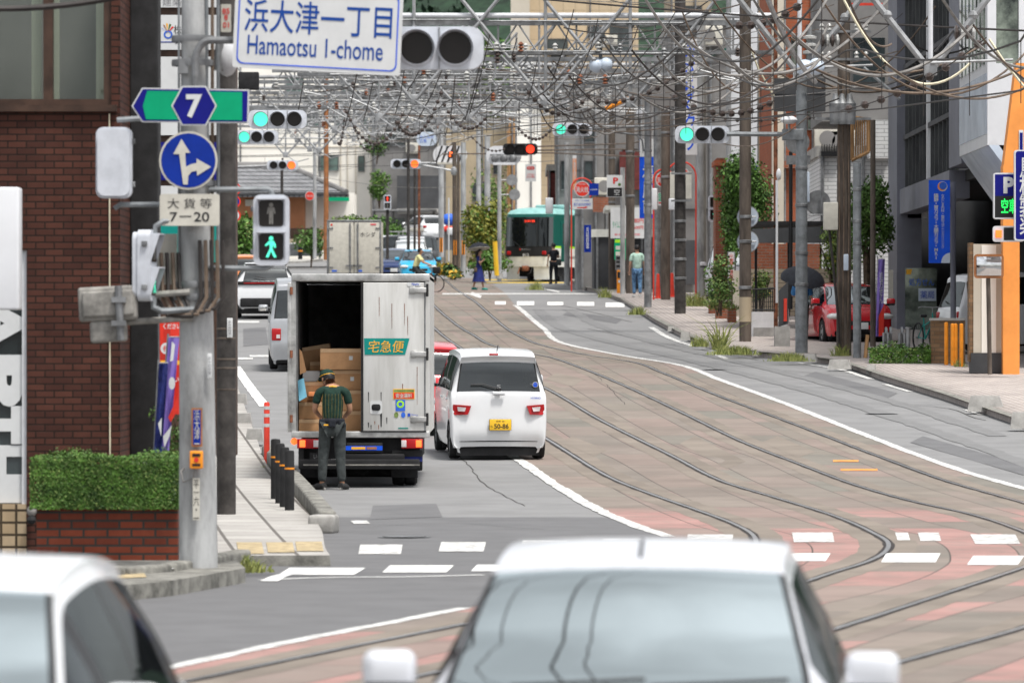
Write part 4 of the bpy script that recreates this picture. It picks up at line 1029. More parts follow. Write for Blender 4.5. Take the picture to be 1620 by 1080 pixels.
    return t, dict(Wd=Wd, L=L, zbelt=zbelt, st=st)

# the white kei car, seen from behind
kd = dist(726)
kl = Vector((X(789, kd), kd-.42, zp(kd)))
kc, ki = car('small boxy white hatchback driving away with its yellow number plate 50-86', 'car', 'kei', 'car_white', kl, R(5.5), pitch=slope(kd+1.2), lights=False, front=True, rear=False, gl='glass_dark')
MK = lambda: MB()
for s in (-1, 1):
    m = MB(); pts = [(s*.42, .0, .745), (s*.69, .06, .765), (s*.70, .07, .645), (s*.665, .05, .605), (s*.47, .0, .615)]
    m.poly(pts if s < 0 else pts[::-1], 'red_plastic', (0, .06, 0)); m.xf(Matrix.Translation((0, -.035, .07)))
    tl = m.build('tail_light', kc)
    m = MB(); m.poly([(s*.50, -.045, .79), (s*.63, -.01, .80), (s*.62, -.01, .735), (s*.52, -.045, .73)], 'clear_plastic', (0, .01, 0)); m.build('reverse_lamp', tl)
m = MB(); m.box((0.02, -.035, .53), (.34, .025, .17), 'black', 0, .01); m.box((0.02, -.05, .53), (.33, .015, .165), 'plate_yellow', 0, .006)
m.text('50-86', (.035, -.0595, .508), .22, .075, 'black_ink', bold=.02); m.text('ち', (-.115, -.0595, .505), .035, .035, 'black_ink'); m.text('滋賀 581', (.02, -.0595, .585), .14, .03, 'black_ink'); m.build('number_plate', kc)
m = MB(); m.box((0, .0, 1.0), (.19, .03, .055), 'car_white', 0, .015); m.box((0, -.018, .985), (.17, .012, .016), 'grey_ink'); m.build('tailgate_handle', kc)
m = MB(); m.text('S', (0, .018, 1.105), .06, .06, 'steel', bold=.02); m.text('WAGON R', (.56, .028, 1.14), .16, .02, 'grey_ink'); m.text('HYBRID', (.56, .0, .93), .15, .028, 'blue_ink', bold=.02); m.build('badge', kc)
m = MB(); m.box((-.07, .105, 1.585), (.14, .02, .03), 'red_plastic', 0, .008); m.build('brake_lamp', kc)
m = MB(); m.tube([(.0, .03, 1.07), (-.25, .05, 1.14), (-.42, .06, 1.13)], .011, 'black', 6); m.box((0, .03, 1.06), (.08, .05, .05), 'black', 0, .015); m.build('rear_wiper', kc)
m = MB(); m.disc((.56, .06, 1.13), .045, 'sign_cream'); m.disc((.56, .056, 1.13), .036, 'blue_bright'); m.build('sticker', kc)
m = MB(); m.span(-.6, .6, .03, .12, .27, .33, 'black_matt'); m.build('rear_valance', kc)
m = MB(); m.tube([(0, .33, 1.63), (0, .15, 1.72)], .008, 'black', 6); m.build('antenna', kc)
# red car beside the truck, mostly hidden
rd = dist(690)
car('red hatchback mostly hidden between the delivery truck and the white hatchback', 'car', 'hatch', 'car_red', (X(676, rd), rd, zp(rd)), R(8), pitch=slope(rd))
# silver van behind the truck
vd = dist(586)
vt, vi = car('silver box van with dark windows partly hidden behind the delivery truck', 'van', 'van', 'van_silver', (X(491, vd), vd-.9, zp(vd)), R(3), pitch=slope(vd), lights=False, name='van')
for s in (-1, 1):
    m = MB(); m.box((s*.70, .02, .78), (.2, .06, .26), 'red_plastic', 0, .02); m.box((s*.66, -.012, .74), (.08, .02, .08), 'clear_plastic'); m.build('tail_light', vt)
ud = dist(504)
ut, ui = car('white compact SUV with a dark tail light band behind the green walking man signal', 'car', 'suv', 'car_white', (X(423, ud), ud-.7, zp(ud)), R(4), pitch=slope(ud), lights=False, plate=None)
m = MB(); m.box((0, .06, 1.02), (1.66, .06, .10), 'lens_dark', 0, .02); m.box((0, .04, 1.02), (1.3, .06, .03), 'red_plastic'); m.build('tail_light', ut)
m = MB(); m.box((0, .0, .46), (1.5, .10, .26), 'black_matt', 0, .04); m.build('lower_bumper', ut)
m = MB(); m.span(-.6, .6, .46, .6, 1.52, 1.57, 'black', .015); m.build('spoiler', ut)
for s in (-1, 1):
    m = MB(); m.box((s*.80, .10, .62), (.05, .05, .16), 'red_plastic', 0, .01); m.build('reflector', ut)
od = dist(470)
car('orange roofed taxi ahead of the white SUV at the left edge of the road', 'taxi', 'hatch', 'car_orange', (X(391, od), od, zp(od)), R(0), pitch=slope(od), name='taxi')
fd = dist(432)
car('light blue small hatchback waiting to enter the crossing', 'car', 'hatch', 'car_aqua', (X(657, 257), 261, zp(259)), R(182), group='cars queuing beyond the crossing', glw='glass_sky', scale=(1, 1, .97))
car('dark blue car beside the light blue hatchback in the queue', 'car', 'hatch', 'car_navy', (X(623, 263), 267.5, zp(265)), R(180), group='cars queuing beyond the crossing', glw='glass_sky', scale=(1.02, 1.05, .98))
car('white van with a broad windscreen behind the light blue hatchback', 'van', 'van', 'car_white', (X(645, 277), 281, zp(277)), R(182), group='cars queuing beyond the crossing', glw='glass_sky', name='van', scale=(1, 1, .93))
car('taller white van standing behind the white van in the queue', 'van', 'van', 'car_white', (X(646, 292), 298, zp(294)), R(182), group='cars queuing beyond the crossing', glw='glass_sky', name='van', scale=(1, 1, 1.0))
car('white van at the left of the queue near the box truck', 'van', 'van', 'car_white', (X(618, 302), 308, zp(304)), R(182), group='cars queuing beyond the crossing', glw='glass_sky', name='van', scale=(1, 1, 1.02))
m = MB(); a = Vector((X(646, 293), 293, zp(293)+2.02))
for x in (-.5, .5): m.tube([a+Vector((x, -1, .14)), a+Vector((x, 2, .14))], .025, 'steel', 6); m.tube([a+Vector((x, -1, -.1)), a+Vector((x, -1, .14))], .02, 'steel', 6); m.tube([a+Vector((x, 1.8, -.1)), a+Vector((x, 1.8, .14))], .02, 'steel', 6)
m.tube([a+Vector((-.95, -1, .14)), a+Vector((.95, -1, .14))], .03, 'steel', 6); m.box(a+Vector((.45, -.9, .24)), (.75, .3, .2), 'sign_cream', 0, .05)
m.build('roof_rack', None, a, label='roof rack with a rolled load on the taller white van', cat='roof rack')
# foreground cars (out of focus, facing the viewer)
st_, si_ = car('silver hatchback facing the viewer in the blurred foreground', 'car', 'hatch', 'car_silver', (X(1006, 21.6)+.22, 25.0, zp(22)), R(175.5), group='cars in the foreground', glw='glass_front', gl='glass_dark', scale=(.985, 1.0, .98))
m = MB(); m.tube([(0, 2.3, 1.42), (0, 2.12, 1.50)], .008, 'black', 6); m.build('antenna', st_)
car('white car cut off by the lower left corner', 'car', 'hatch', 'car_white', (X(-200, 20.2)+.22, 22.6, zp(21)), R(176), group='cars in the foreground', glw='glass_front', scale=(1.0, 1.0, 1.0))
# red hatchback parked at the right
pd_ = dist(549)
car('red hatchback nosing out of the driveway beside the grey column', 'car', 'hatch', 'car_red', (X(1358, pd_)-.55, pd_+3.6, zp(pd_)+.08), R(189), group='cars parked at the right', glw='glass_sky')
wd_ = dist(505)
car('silver minivan parked beside the pharmacy window', 'van', 'van', 'car_white', (X(1497, 131), 131, zp(131)+.12), R(-76), group='cars parked at the right', name='van', scale=(1, 1, .95))

# ------------------------------------------------------------ delivery truck with its open box
TRD = dist(767)-.9
TS = F/TRD
tl0 = Vector((X(570, TRD), TRD, zp(TRD)))
tk = thing('delivery_truck', 'dirty white delivery truck with its left rear door open', 'truck', tl0)
def T(px, py, dy=0.0): return Vector((X(px, TRD), TRD+dy, Z(py, TRD)))
def TB(mb, x0, y0, x1, y1, dy, dep, mat, bev=0): a, b = T(x0, y0), T(x1, y1); mb.span(a.x, b.x, TRD+dy, TRD+dy+dep, b.z, a.z, mat, bev)
BL = 4.4
m = MB()
TB(m, 461, 437, 468, 684, 0, BL, 'truck_alu'); TB(m, 673, 437, 680, 684, 0, BL, 'truck_white')
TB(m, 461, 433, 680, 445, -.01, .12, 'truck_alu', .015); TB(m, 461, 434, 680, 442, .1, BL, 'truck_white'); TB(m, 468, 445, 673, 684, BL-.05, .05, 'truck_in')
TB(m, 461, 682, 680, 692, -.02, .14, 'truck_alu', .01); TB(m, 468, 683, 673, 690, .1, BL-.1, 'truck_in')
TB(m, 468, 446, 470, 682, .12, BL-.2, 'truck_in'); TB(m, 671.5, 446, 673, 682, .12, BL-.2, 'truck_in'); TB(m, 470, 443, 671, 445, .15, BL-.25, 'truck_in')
m.build('cargo_box', tk)
m = MB(); TB(m, 573, 447, 674, 683, -.03, .05, 'truck_white', .01); TB(m, 571, 446, 575, 683, -.035, .03, 'black_matt'); TB(m, 575, 681, 674, 683.5, -.034, .03, 'black_matt'); TB(m, 671, 447, 673.5, 682, -.033, .02, 'steel_dull')
dr = m.build('cargo_door', tk, label='dirty white door with teal lettering panel')
m = MB(); p = [T(576, 535, -.036), T(648, 535, -.036), T(641, 561, -.036), T(577, 561, -.036)]; m.poly(p, 'teal', (0, .004, 0)); m.text('宅急便', T(611, 548, -.041), 56/TS, 19/TS, 'gold', bold=.0, skew=.12); m.build('name_panel', dr)
for y, x in ((459, 648), (560, 650), (663, 650)):
    m = MB(); TB(m, x, y-4, 677, y+4, -.06, .04, 'truck_alu', .008); TB(m, x, y-6, x+9, y+6, -.05, .02, 'truck_alu', .008); m.tube([T(676, y-10, -.05), T(676, y+10, -.05)], .018, 'black_matt', 8); m.build('hinge', dr)
m = MB(); m.poly(rrect(T(595, 644, -.036), 19/TS, 21/TS, .025), 'sign_white', (0, .004, 0)); m.poly(rrect(T(595, 644, -.04), 14/TS, 10/TS, .03), 'black', (0, .003, 0)); TB(m, 590, 641, 600, 648, -.055, .02, 'black_matt', .005); m.build('door_latch', dr)
m = MB()
TB(m, 622, 615, 656, 631, -.037, .004, 'gold'); TB(m, 623, 616, 655, 620, -.039, .002, 'leaf_pale'); TB(m, 623, 621, 655, 630, -.039, .002, 'sign_red'); m.text('安全運転', T(639, 625.5, -.041), 26/TS, 7/TS, 'sign_cream', bold=.02)
TB(m, 626, 632, 641, 650, -.037, .004, 'scrub_blue'); m.lathe(T(633.5, 639, -.04), [(3.2/TS, 0), (6/TS, .001)], 'tram_lime', 18, 'Y')
for x, mm in ((627, 'leaf_pale'), (638, 'scrub_blue')): m.disc(T(x, 656, -.037), 3.4/TS, mm, 0, 16, (0, -1, 0), 4.5/TS)
TB(m, 645, 653.5, 649, 658.5, -.037, .003, 'blue_ink'); m.text('Nerco', T(656, 656, -.037), 10/TS, 4/TS, 'blue_ink'); TB(m, 630, 676, 646, 678, -.037, .003, 'teal')
m.poly(rrect(T(655, 449.5+0, -.037), 22/TS, 6/TS, .02), 'sign_white', (0, .003, 0)); m.text('Nurs', T(657, 449.5, -.04), 11/TS, 4/TS, 'blue_ink', bold=.02); m.build('stickers', dr)
m = MB()     # rust runs below the fittings
for x, y0, y1, w_ in ((583, 620, 636, .8), (603, 620, 634, .8), (637, 607, 622, .7), (603, 653, 675, 1.6), (583, 668, 676, 1), (612, 660, 670, .8), (593, 666, 671, .7), (645, 500, 530, .5), (620, 480, 520, .5), (600, 470, 500, .5), (660, 580, 640, .5), (640, 480, 515, .5), (587, 672, 679, .8), (599, 672, 679, .7)):
    m.poly([T(x-w_, y0, -.0335), T(x+w_, y0, -.0335), T(x+w_*.6, y1, -.0335), T(x-w_*.4, y1, -.0335)], 'rust' if w_ < .75 else 'black_matt')
m.build('rust_runs', dr)
m = MB(); TB(m, 455, 447, 461, 683, -.02, .95, 'truck_alu', .01)
for y in (460, 560, 662): m.tube([T(461, y-6, -.03), T(461, y+6, -.03)], .02, 'rust', 8)
m.build('open_door', tk, label='grey rear door folded back along the side')
m = MB()
TB(m, 478, 692, 664, 726, .15, BL-.3, 'black_matt'); TB(m, 472, 695, 480, 740, .02, .1, 'black_matt'); TB(m, 548, 700, 605, 716, .0, .1, 'black_matt', .01); TB(m, 546, 718, 640, 727, .0, .3, 'black', .01); TB(m, 620, 712, 668, 722, .05, .3, 'black_matt'); TB(m, 628, 714, 668, 730, .06, .2, 'cloth_navy')
TB(m, 472, 726, 664, 742, -.02, .10, 'black_matt', .02); TB(m, 480, 734, 664, 736, -.03, .02, 'signal_back')
for x in (520, 560, 600): m.tube([T(x, 745, .6), T(x+12, 751, .6), T(x+20, 745, .6)], .03, 'black_matt', 6)
m.tube([T(490, 748, 1), T(650, 748, 1)], .08, 'black_matt', 10); m.build('chassis', tk)
m = MB(); TB(m, 545, 705, 605, 712, -.01, .02, 'blue_bright'); TB(m, 556, 706.5, 578, 710.5, -.014, .01, 'gold'); TB(m, 580, 706.5, 596, 710.5, -.014, .01, 'mirror_frame'); m.build('marker_plate', tk)
m = MB(); TB(m, 490, 716, 512, 728, -.0, .03, 'black'); m.text('い 21', T(503, 722, -.004), 14/TS, 6/TS, 'grey_ink'); m.build('number_plate', tk)
for x0, flip in ((470, 0), (635, 1)):
    m = MB(); TB(m, x0, 694, x0+34, 709, -.02, .06, 'red_plastic', .008); tl = m.build('tail_light', tk)
    m = MB(); xx = x0+23 if flip else x0+4; TB(m, xx, 696, xx+9, 707, -.03, .02, 'lamp_tail', .006); m.build('indicator_lamp', tl)
    m = MB(); xx = x0 if flip else x0+26; TB(m, xx, 696, xx+8, 707, -.028, .02, 'clear_plastic', .005); m.build('reverse_lamp', tl)
m = MB(); m.ball(T(465, 698, .1), .05, 'lamp_tail', 8); m.build('side_marker', tk)
for x in (484, 499, 629, 648):
    m = MB(); c = T(x, 0, .9); r = .355
    m.lathe((c.x, c.y, tl0.z+r+.02), [(r*.55, -.09), (r*.93, -.09), (r, -.06), (r, .06), (r*.93, .09), (r*.55, .09)], 'rubber', 26, 'X'); m.lathe((c.x, c.y, tl0.z+r+.02), [(.001, -.03), (r*.56, -.05)], 'steel_dull', 18, 'X'); m.build('wheel', tk)
m = MB()
for x0, x1 in ((473, 507), (618, 660)): m = MB(); TB(m, x0, 738, x1, 756, .42, .02, 'rubber'); m.build('mud_flap', tk)
m = MB(); y0 = TRD+BL+.15; a, b = T(482, 500), T(660, 730); z0 = tl0.z+.4
m.poly([(a.x, y0, z0), (a.x, y0, z0+1.75), (a.x, y0+1.0, z0+1.75), (a.x, y0+1.55, z0+.85), (a.x, y0+1.65, z0)], 'truck_white', (b.x-a.x, 0, 0)); m.build('cab', tk)
m = MB(); m.box((a.x-.22, y0+1.35, Z(585, TRD+6)), (.20, .12, .38), 'black', 0, .04); m.tube([(a.x, y0+1.3, Z(575, TRD+6)), (a.x-.2, y0+1.35, Z(575, TRD+6))], .015, 'black', 6); m.box((a.x-.22, y0+1.28, Z(585, TRD+6)), (.16, .012, .30), 'sky_mirror', 0, .004); m.build('wing_mirror', tk)
for s in (a.x+.1, b.x-.1):
    m = MB(); m.lathe((s, y0+.6, tl0.z+.4), [(.2, -.09), (.33, -.09), (.355, -.06), (.355, .06), (.33, .09), (.2, .09)], 'rubber', 24, 'X'); m.build('wheel', tk)
def carton(label, x0, y0, x1, y1, dy, dep, rot=0.0, hx=0):
    c = (T(x0, y0)+T(x1, y1))/2; w_, h_ = (x1-x0)/TS, (y1-y0)/TS
    o = Vector((c.x, TRD+dy+dep/2, c.z)); m = MB(); m.box(o, (w_, dep, h_-.004), 'carton', 0, .006, 0, rot)
    R3 = Matrix.Rotation(rot, 3, 'Y')
    def f(a, b, s, t_, mat): m.box(o + R3 @ Vector((a, -dep/2-.002, b)), (s, .003, t_), mat, 0, 0, 0, rot)
    f(0, h_*.5-.03, w_*.98, .05, 'tape')
    if hx: f(w_*.22, h_*.05, .05, .055, 'sign_white'); f(w_*.225, h_*.05, .02, .03, 'grey_ink') if 0 else None
    m.build('carton', None, (o.x, o.y, c.z-h_/2), label=label, cat='cardboard box', group='cardboard boxes in the truck')
carton('tilted cardboard box at the top left of the stack', 476, 546, 521, 590, 1.1, .5, R(-9))
carton('topmost large cardboard box with a white label', 505, 551, 573, 585, .35, .6, 0, 1)
carton('second cardboard box below the topmost, with a white label', 512, 585, 573, 617, .4, .6, 0, 1)
carton('third cardboard box down in the right stack', 516, 617, 573, 650, .38, .6)
carton('bottom cardboard box of the right stack behind the courier', 512, 650, 573, 683, .36, .6)
carton('cardboard box under the white paper on the left', 472, 604, 510, 636, .5, .5)
carton('middle cardboard box of the left stack', 471, 636, 508, 663, .4, .5)
carton('bottom cardboard box of the left stack', 471, 663, 510, 683, .38, .5)
carton('cardboard box at the far back of the stack', 486, 572, 514, 604, .9, .5)
m = MB(); TB(m, 476, 587, 504, 604, .62, .3, 'sign_white', .01); m.build('paper_parcel', None, T(490, 604, .7), label='white paper parcel lying on the left boxes', cat='parcel')
m = MB(); m.poly([T(470, 602, .25), T(479, 598, .25), T(484, 628, .25), T(472, 635, .25)], 'sky_paper', (0, .12, 0)); m.build('paper_bag', None, T(476, 635, .3), label='light blue bag hanging inside the open left door', cat='bag')
m = MB(); TB(m, 487, 620, 506, 627, .2, .3, 'car_orange', .01); m.build('folder', None, T(497, 627, .3), label='orange folder on the boxes in front of the courier', cat='folder')
m = MB(); m.poly([T(473, 552, .15), T(477, 556, .15), T(484, 588, .15), T(474, 592, .15)], 'carton_edge', (0, .03, 0)); m.build('cardboard_sheet', None, T(478, 592, .16), label='brown cardboard sheet leaning inside the left door', cat='cardboard')
# white box truck further up the road
QD = 225
qk = thing('box_truck', 'clean white closed box truck with Japanese writing on its right door', 'truck', (X(560, QD), QD, zp(QD)))
def Q(mb, x0, y0, x1, y1, dy, dep, mat, bev=0): mb.rect(x0, y0, x1, y1, QD+dy, dep, mat, bev)
m = MB(); Q(m, 518, 349, 602, 434, .05, 4.5, 'sign_cream', .02); Q(m, 517, 348, 603, 351.5, 0, .1, 'steel_dull', .02); Q(m, 517, 351, 520, 434, 0, .1, 'steel_dull', .02); Q(m, 600, 351, 603, 434, 0, .1, 'steel_dull', .02); Q(m, 517, 432, 603, 437, 0, .3, 'steel_dull', .02); m.build('cargo_box', qk)
for x0, x1 in ((521, 559), (561, 600)):
    m = MB(); Q(m, x0, 352, x1, 432, .0, .06, 'sign_cream', .01); dd_ = m.build('cargo_door', qk)
    xx = x1-5 if x0 < 540 else x0+5
    m = MB(); m.tube([P(xx, 353, QD-.04), P(xx, 432, QD-.04)], .03, 'steel_dull', 6); Q(m, xx-7, 419, xx+7, 421, -.05, .04, 'steel_dull'); Q(m, xx-1.5, 420, xx+1.5, 426, -.05, .04, 'steel_dull'); m.build('lock_bar', dd_)
    m = MB(); xe = x0 if x0 < 540 else x1-6
    for y in (361, 392, 423): Q(m, xe, y-1, xe+6, y+1, -.03, .03, 'steel_dull')
    m.build('hinge', dd_)
    m = MB(); Q(m, x0+2, 354, x0+5, 357, -.01, .01, 'sign_red') if x0 < 540 else Q(m, x0+25, 354, x0+34, 356, -.01, .01, 'pink_cloth'); Q(m, x0+4, 427, x0+12, 430, -.01, .01, 'scrub_blue'); m.build('stickers', dd_)
m = MB(); m.text('ホシダ', P(582, 371, QD-.01), 24*QD/F, 8*QD/F, 'black_ink', bold=.0); m.build('lettering', qk)
m = MB(); z = zp(QD); m.span(X(522, QD), X(600, QD), QD+.2, QD+6, z+.5, z+.75, 'black_matt'); m.build('chassis', qk)
m = MB(); m.span(X(522, QD), X(598, QD), QD+4.7, QD+6.3, z+.5, z+2.2, 'car_white', .1); m.build('cab', qk)
for x in (528, 592):
    for yy in (1.0, 5.3):
        m = MB(); m.lathe((X(x, QD), QD+yy, z+.4), [(.2, -.12), (.38, -.12), (.4, -.08), (.4, .08), (.38, .12), (.2, .12)], 'rubber', 20, 'X'); m.build('wheel', qk)
    m = MB(); Q(m, x-5, 438, x+5, 442, .0, .1, 'red_plastic'); m.build('tail_light', qk)
# ------------------------------------------------------------ people
def skin(mb, V, E, mat, sub=2):
    # V: {name: ((x, y, z), radius)}; grows one continuous surface round the skeleton
    names = list(V); me = bpy.data.meshes.new('s')
    me.from_pydata([V[n][0] for n in names], [(names.index(a), names.index(b)) for a, b in E], []); me.update()
    o = bpy.data.objects.new('s', me); COL.objects.link(o)
    mo = o.modifiers.new('skin', 'SKIN'); mo.use_smooth_shade = True
    lay = me.skin_vertices[0].data if len(me.skin_vertices) else None
    for i, n in enumerate(names):
        r = V[n][1]; lay[i].radius = r if isinstance(r, tuple) else (r, r); lay[i].use_root = (i == 0)
    o.modifiers.new('sub', 'SUBSURF').levels = sub
    bpy.context.view_layer.update()
    ev = o.evaluated_get(bpy.context.evaluated_depsgraph_get()); m = ev.to_mesh()
    mb.add([v.co.copy() for v in m.vertices], [list(p.vertices) for p in m.polygons], mat, True)
    ev.to_mesh_clear(); bpy.data.objects.remove(o); bpy.data.meshes.remove(me)
    return mb
def chain(*n): return list(zip(n, n[1:]))
def figure(label, base, J, rz, skinm, parts, H=1.0, hair='hair', cap=None, name='person'):
    """J: joints in metres, facing -Y before rz. parts: list of (child name, {names: radius}, edges, material)"""
    t = thing(name, label, 'person', (0, 0, 0))
    B = {'pelvis': .115, 'waist': .11, 'chest': (.15, .11), 'neck0': .075, 'neck': .05, 'headb': (.07, .08), 'head': (.082, .095), 'crown': (.065, .075)}
    for s in 'LR': B.update({'sho'+s: .058, 'elb'+s: .04, 'wri'+s: .028, 'palm'+s: (.036, .018), 'hip'+s: .09, 'knee'+s: .055, 'calf'+s: .05, 'ank'+s: .036, 'toe'+s: .034})
    E = chain('pelvis', 'waist', 'chest', 'neck0', 'neck', 'headb', 'head', 'crown')
    for s in 'LR': E += chain('neck0', 'sho'+s, 'elb'+s, 'wri'+s, 'palm'+s) + chain('pelvis', 'hip'+s, 'knee'+s, 'calf'+s, 'ank'+s, 'toe'+s)
    for s in 'LR':
        k, a = Vector(J['knee'+s]), Vector(J['ank'+s]); J.setdefault('calf'+s, tuple(k.lerp(a, .35)+Vector((0, .015, 0))))
        e, w_ = Vector(J['elb'+s]), Vector(J['wri'+s]); J.setdefault('palm'+s, tuple(w_ + (w_-e).normalized()*.08))
    m = MB(); skin(m, {n: (J[n], B[n]) for n in B}, E, skinm, 2)
    hd = Vector(J['head']); fwd = Vector(J.get('face', (0, -1, 0))).normalized(); up = (Vector(J['crown'])-Vector(J['headb'])).normalized(); side = fwd.cross(up).normalized()
    m.tube([hd+fwd*.085+up*.02, hd+fwd*.118-up*.028, hd+fwd*.09-up*.035], [.008, .015, .01], skinm, 6)
    for s in (-1, 1):
        m.ball(hd+side*s*.088-fwd*.005-up*.01, .024, skinm, 8, (.5, 1, 1.4)); m.ball(hd+fwd*.088+side*s*.032+up*.015, .011, 'black', 6)
    m.tube([hd+fwd*.088-up*.062+side*.025, hd+fwd*.094-up*.064, hd+fwd*.088-up*.062-side*.025], .006, 'red_plastic', 5)
    for s in 'LR':          # five fingers rooted in each palm, curled a little
        w_, p_ = Vector(J['wri'+s]), Vector(J['palm'+s]); d = (p_-w_).normalized()
        q = d.cross(Vector((0, 1, 0)) if abs(d.y) < .8 else Vector((0, 0, 1))).normalized(); n_ = q.cross(d)
        for i, ln in enumerate((.066, .075, .07, .055)):
            b = p_ + q*(.025-.0165*i); m.tube([b-d*.01, b+d*ln*.45, b+d*ln*.8+n_*ln*.25, b+d*ln*.95+n_*ln*.5], [.0095, .009, .008, .005], skinm, 6)
        b = w_.lerp(p_, .4)+q*.028; m.tube([b, b+q*.022+d*.03, b+q*.022+d*.06+n_*.012], [.011, .010, .006], skinm, 6)
    m.build('body', t, ang=60)
    for nm, rad, ed, mat, fn in parts:
        m = MB()
        if rad: skin(m, {n: (J[n] if n in J else rad[n][1], rad[n] if not isinstance(rad[n], list) else rad[n][0]) for n in rad}, ed, mat, 2)
        if fn: fn(m, J)
        m.build(nm, t, ang=60)
    m = MB(); c = hd + up*.022 - fwd*.014
    if hair:
        vs = MB(); vs.ball((0, 0, 0), 1, hair, 18); M3 = Matrix((side, fwd, up)).transposed()
        keep = []
        for f in vs.f:
            cc = sum((vs.v[i] for i in f), Vector())/len(f)
            if not (cc.y > .25 and cc.z < .38) and cc.z > -.62: keep.append(f)
        vs.f = keep; vs.m = vs.m[:len(keep)]; vs.sm = vs.sm[:len(keep)]
        vs.v = [c + M3 @ Vector((v.x*.098, v.y*.112, v.z*.118)) for v in vs.v]
        vs.build('hair', t)
    if cap:
        m = MB(); b = c + up*.02; M3 = Matrix((side, fwd, up)).transposed()
        m.lathe(b, [(.108, 0), (.108, .035), (.09, .075), (.05, .10), (.001, .106)], cap, 18, 'Z', M3); m.lathe(b, [(.1085, .0), (.1095, .008)], 'gold', 18, 'Z', M3)
        br = [b + fwd*.085*1.0 + side*x + fwd*y_ - up*y_*.25 for x, y_ in ((-.085, 0), (-.07, .07), (-.03, .095), (.03, .095), (.07, .07), (.085, 0))]
        m.poly(br, cap, tuple(up*.012)); m.tube([br[1]+up*.004, br[2]+up*.004, br[3]+up*.004, br[4]+up*.004], .007, 'gold', 5); m.build('cap', t)
    place(t, base, rz); t.scale = (H,)*3
    return t
def std(x=0, lean=0.0, arms=None, legs=None):
    J = {'pelvis': (0, 0, .93), 'waist': (0, -.01-lean*.1, 1.08), 'chest': (0, -lean*.3, 1.28), 'neck0': (0, -lean*.5, 1.43), 'neck': (0, -.01-lean*.6, 1.50), 'headb': (0, -.02-lean*.7, 1.56), 'head': (0, -.03-lean*.8, 1.63), 'crown': (0, -.02-lean*.85, 1.70)}
    for s, k in (('L', 1), ('R', -1)):
        J.update({'sho'+s: (k*.18, -lean*.45, 1.40), 'elb'+s: (k*.24, .02-lean*.4, 1.13), 'wri'+s: (k*.25, -.05-lean*.4, .89), 'hip'+s: (k*.09, 0, .88), 'knee'+s: (k*.10, -.02, .49), 'ank'+s: (k*.10, .02, .08), 'toe'+s: (k*.12, -.13, .035)})
    J.update(arms or {}); J.update(legs or {})
    return J
TORSO = {'waist': .128, 'chest': (.172, .128), 'neck0': (.10, .08)}
def shirt(mat, r=1.0, sleeve=.75, fn=None, hem=.92):
    rad = {'hem': [(.15*r, .12*r), (0, 0, hem)], 'waist': (.14*r, .12*r), 'chest': (.172*r, .13*r), 'neck0': (.095*r, .085*r)}
    ed = chain('hem', 'waist', 'chest', 'neck0')
    for s in 'LR': rad['sho'+s] = .066*r; rad['slv'+s] = [.060*r, None]; ed += chain('neck0', 'sho'+s, 'slv'+s)
    return ['shirt', rad, ed, mat, fn, sleeve]
def trousers(mat, r=1.0):
    rad = {'pelvis': (.14*r, .12*r), 'waistband': [(.135*r, .11*r), None]}; ed = chain('waistband', 'pelvis')
    rad = {'pelvis': (.142*r, .12*r)}; ed = []
    for s in 'LR':
        rad.update({'hip'+s: .108*r, 'knee'+s: .078*r, 'calf'+s: .068*r, 'cuff'+s: [.06*r, None]}); ed += chain('pelvis', 'hip'+s, 'knee'+s, 'calf'+s, 'cuff'+s)
    return ['trousers', rad, ed, mat, None, 0]
def dress(parts, J):
    out = []
    for nm, rad, ed, mat, fn, sl in parts:
        rad = dict(rad)
        for s in 'LR':
            if 'slv'+s in rad: rad['slv'+s] = [rad['slv'+s][0], tuple(Vector(J['sho'+s]).lerp(Vector(J['elb'+s]), sl))]
            if 'cuff'+s in rad: rad['cuff'+s] = [rad['cuff'+s][0], tuple(Vector(J['ank'+s])+Vector((0, 0, .02)))]
            if 'calf'+s not in J: J['calf'+s] = tuple(Vector(J['knee'+s]).lerp(Vector(J['ank'+s]), .35)+Vector((0, .015, 0)))
        if 'hem' in rad: rad['hem'] = [rad['hem'][0], tuple(Vector(J['pelvis'])+Vector((0, 0, rad['hem'][1][2]-.93)))]
        out.append((nm, rad, ed, mat, fn))
    return out
def shoes(mat, sole='shoe_white'):
    def fn(m, J):
        for s in 'LR':
            a, b = Vector(J['ank'+s]), Vector(J['toe'+s]); d = (b-a); d.z = 0; d.normalize()
            m.tube([a-d*.06-Vector((0, 0, .02)), a+d*.02-Vector((0, 0, .02)), a+d*.12-Vector((0, 0, .035)), a+d*.19-Vector((0, 0, .045))], [.042, .05, .044, .025], mat, 10)
            m.tube([a-d*.07-Vector((0, 0, .062)), a+d*.19-Vector((0, 0, .062))], .018, sole, 6)
    return ('shoes', None, None, mat, fn)
# the courier at the truck: back to the viewer, head bent to his left side of the picture, looking down at papers
cd = dist(774)-.1
J = std(0, .22, {'wriL': (-.0, 0, 0)}, None)
J.update({'shoL': (.20, -.06, 1.40), 'elbL': (.26, -.08, 1.14), 'wriL': (.20, -.30, 1.06), 'shoR': (-.20, -.06, 1.40), 'elbR': (-.25, -.06, 1.13), 'wriR': (-.17, -.28, 1.05)})
J.update({'neck': (.02, -.17, 1.49), 'headb': (.05, -.22, 1.53), 'head': (.08, -.27, 1.58), 'crown': (.09, -.28, 1.66), 'face': (.55, -.75, -.35), 'hipL': (.1, 0, .88), 'kneeL': (.13, -.01, .49), 'ankL': (.15, .02, .08), 'toeL': (.25, -.09, .035), 'hipR': (-.1, 0, .88), 'kneeR': (-.11, -.02, .49), 'ankR': (-.14, .03, .08), 'toeR': (-.2, -.10, .035)})
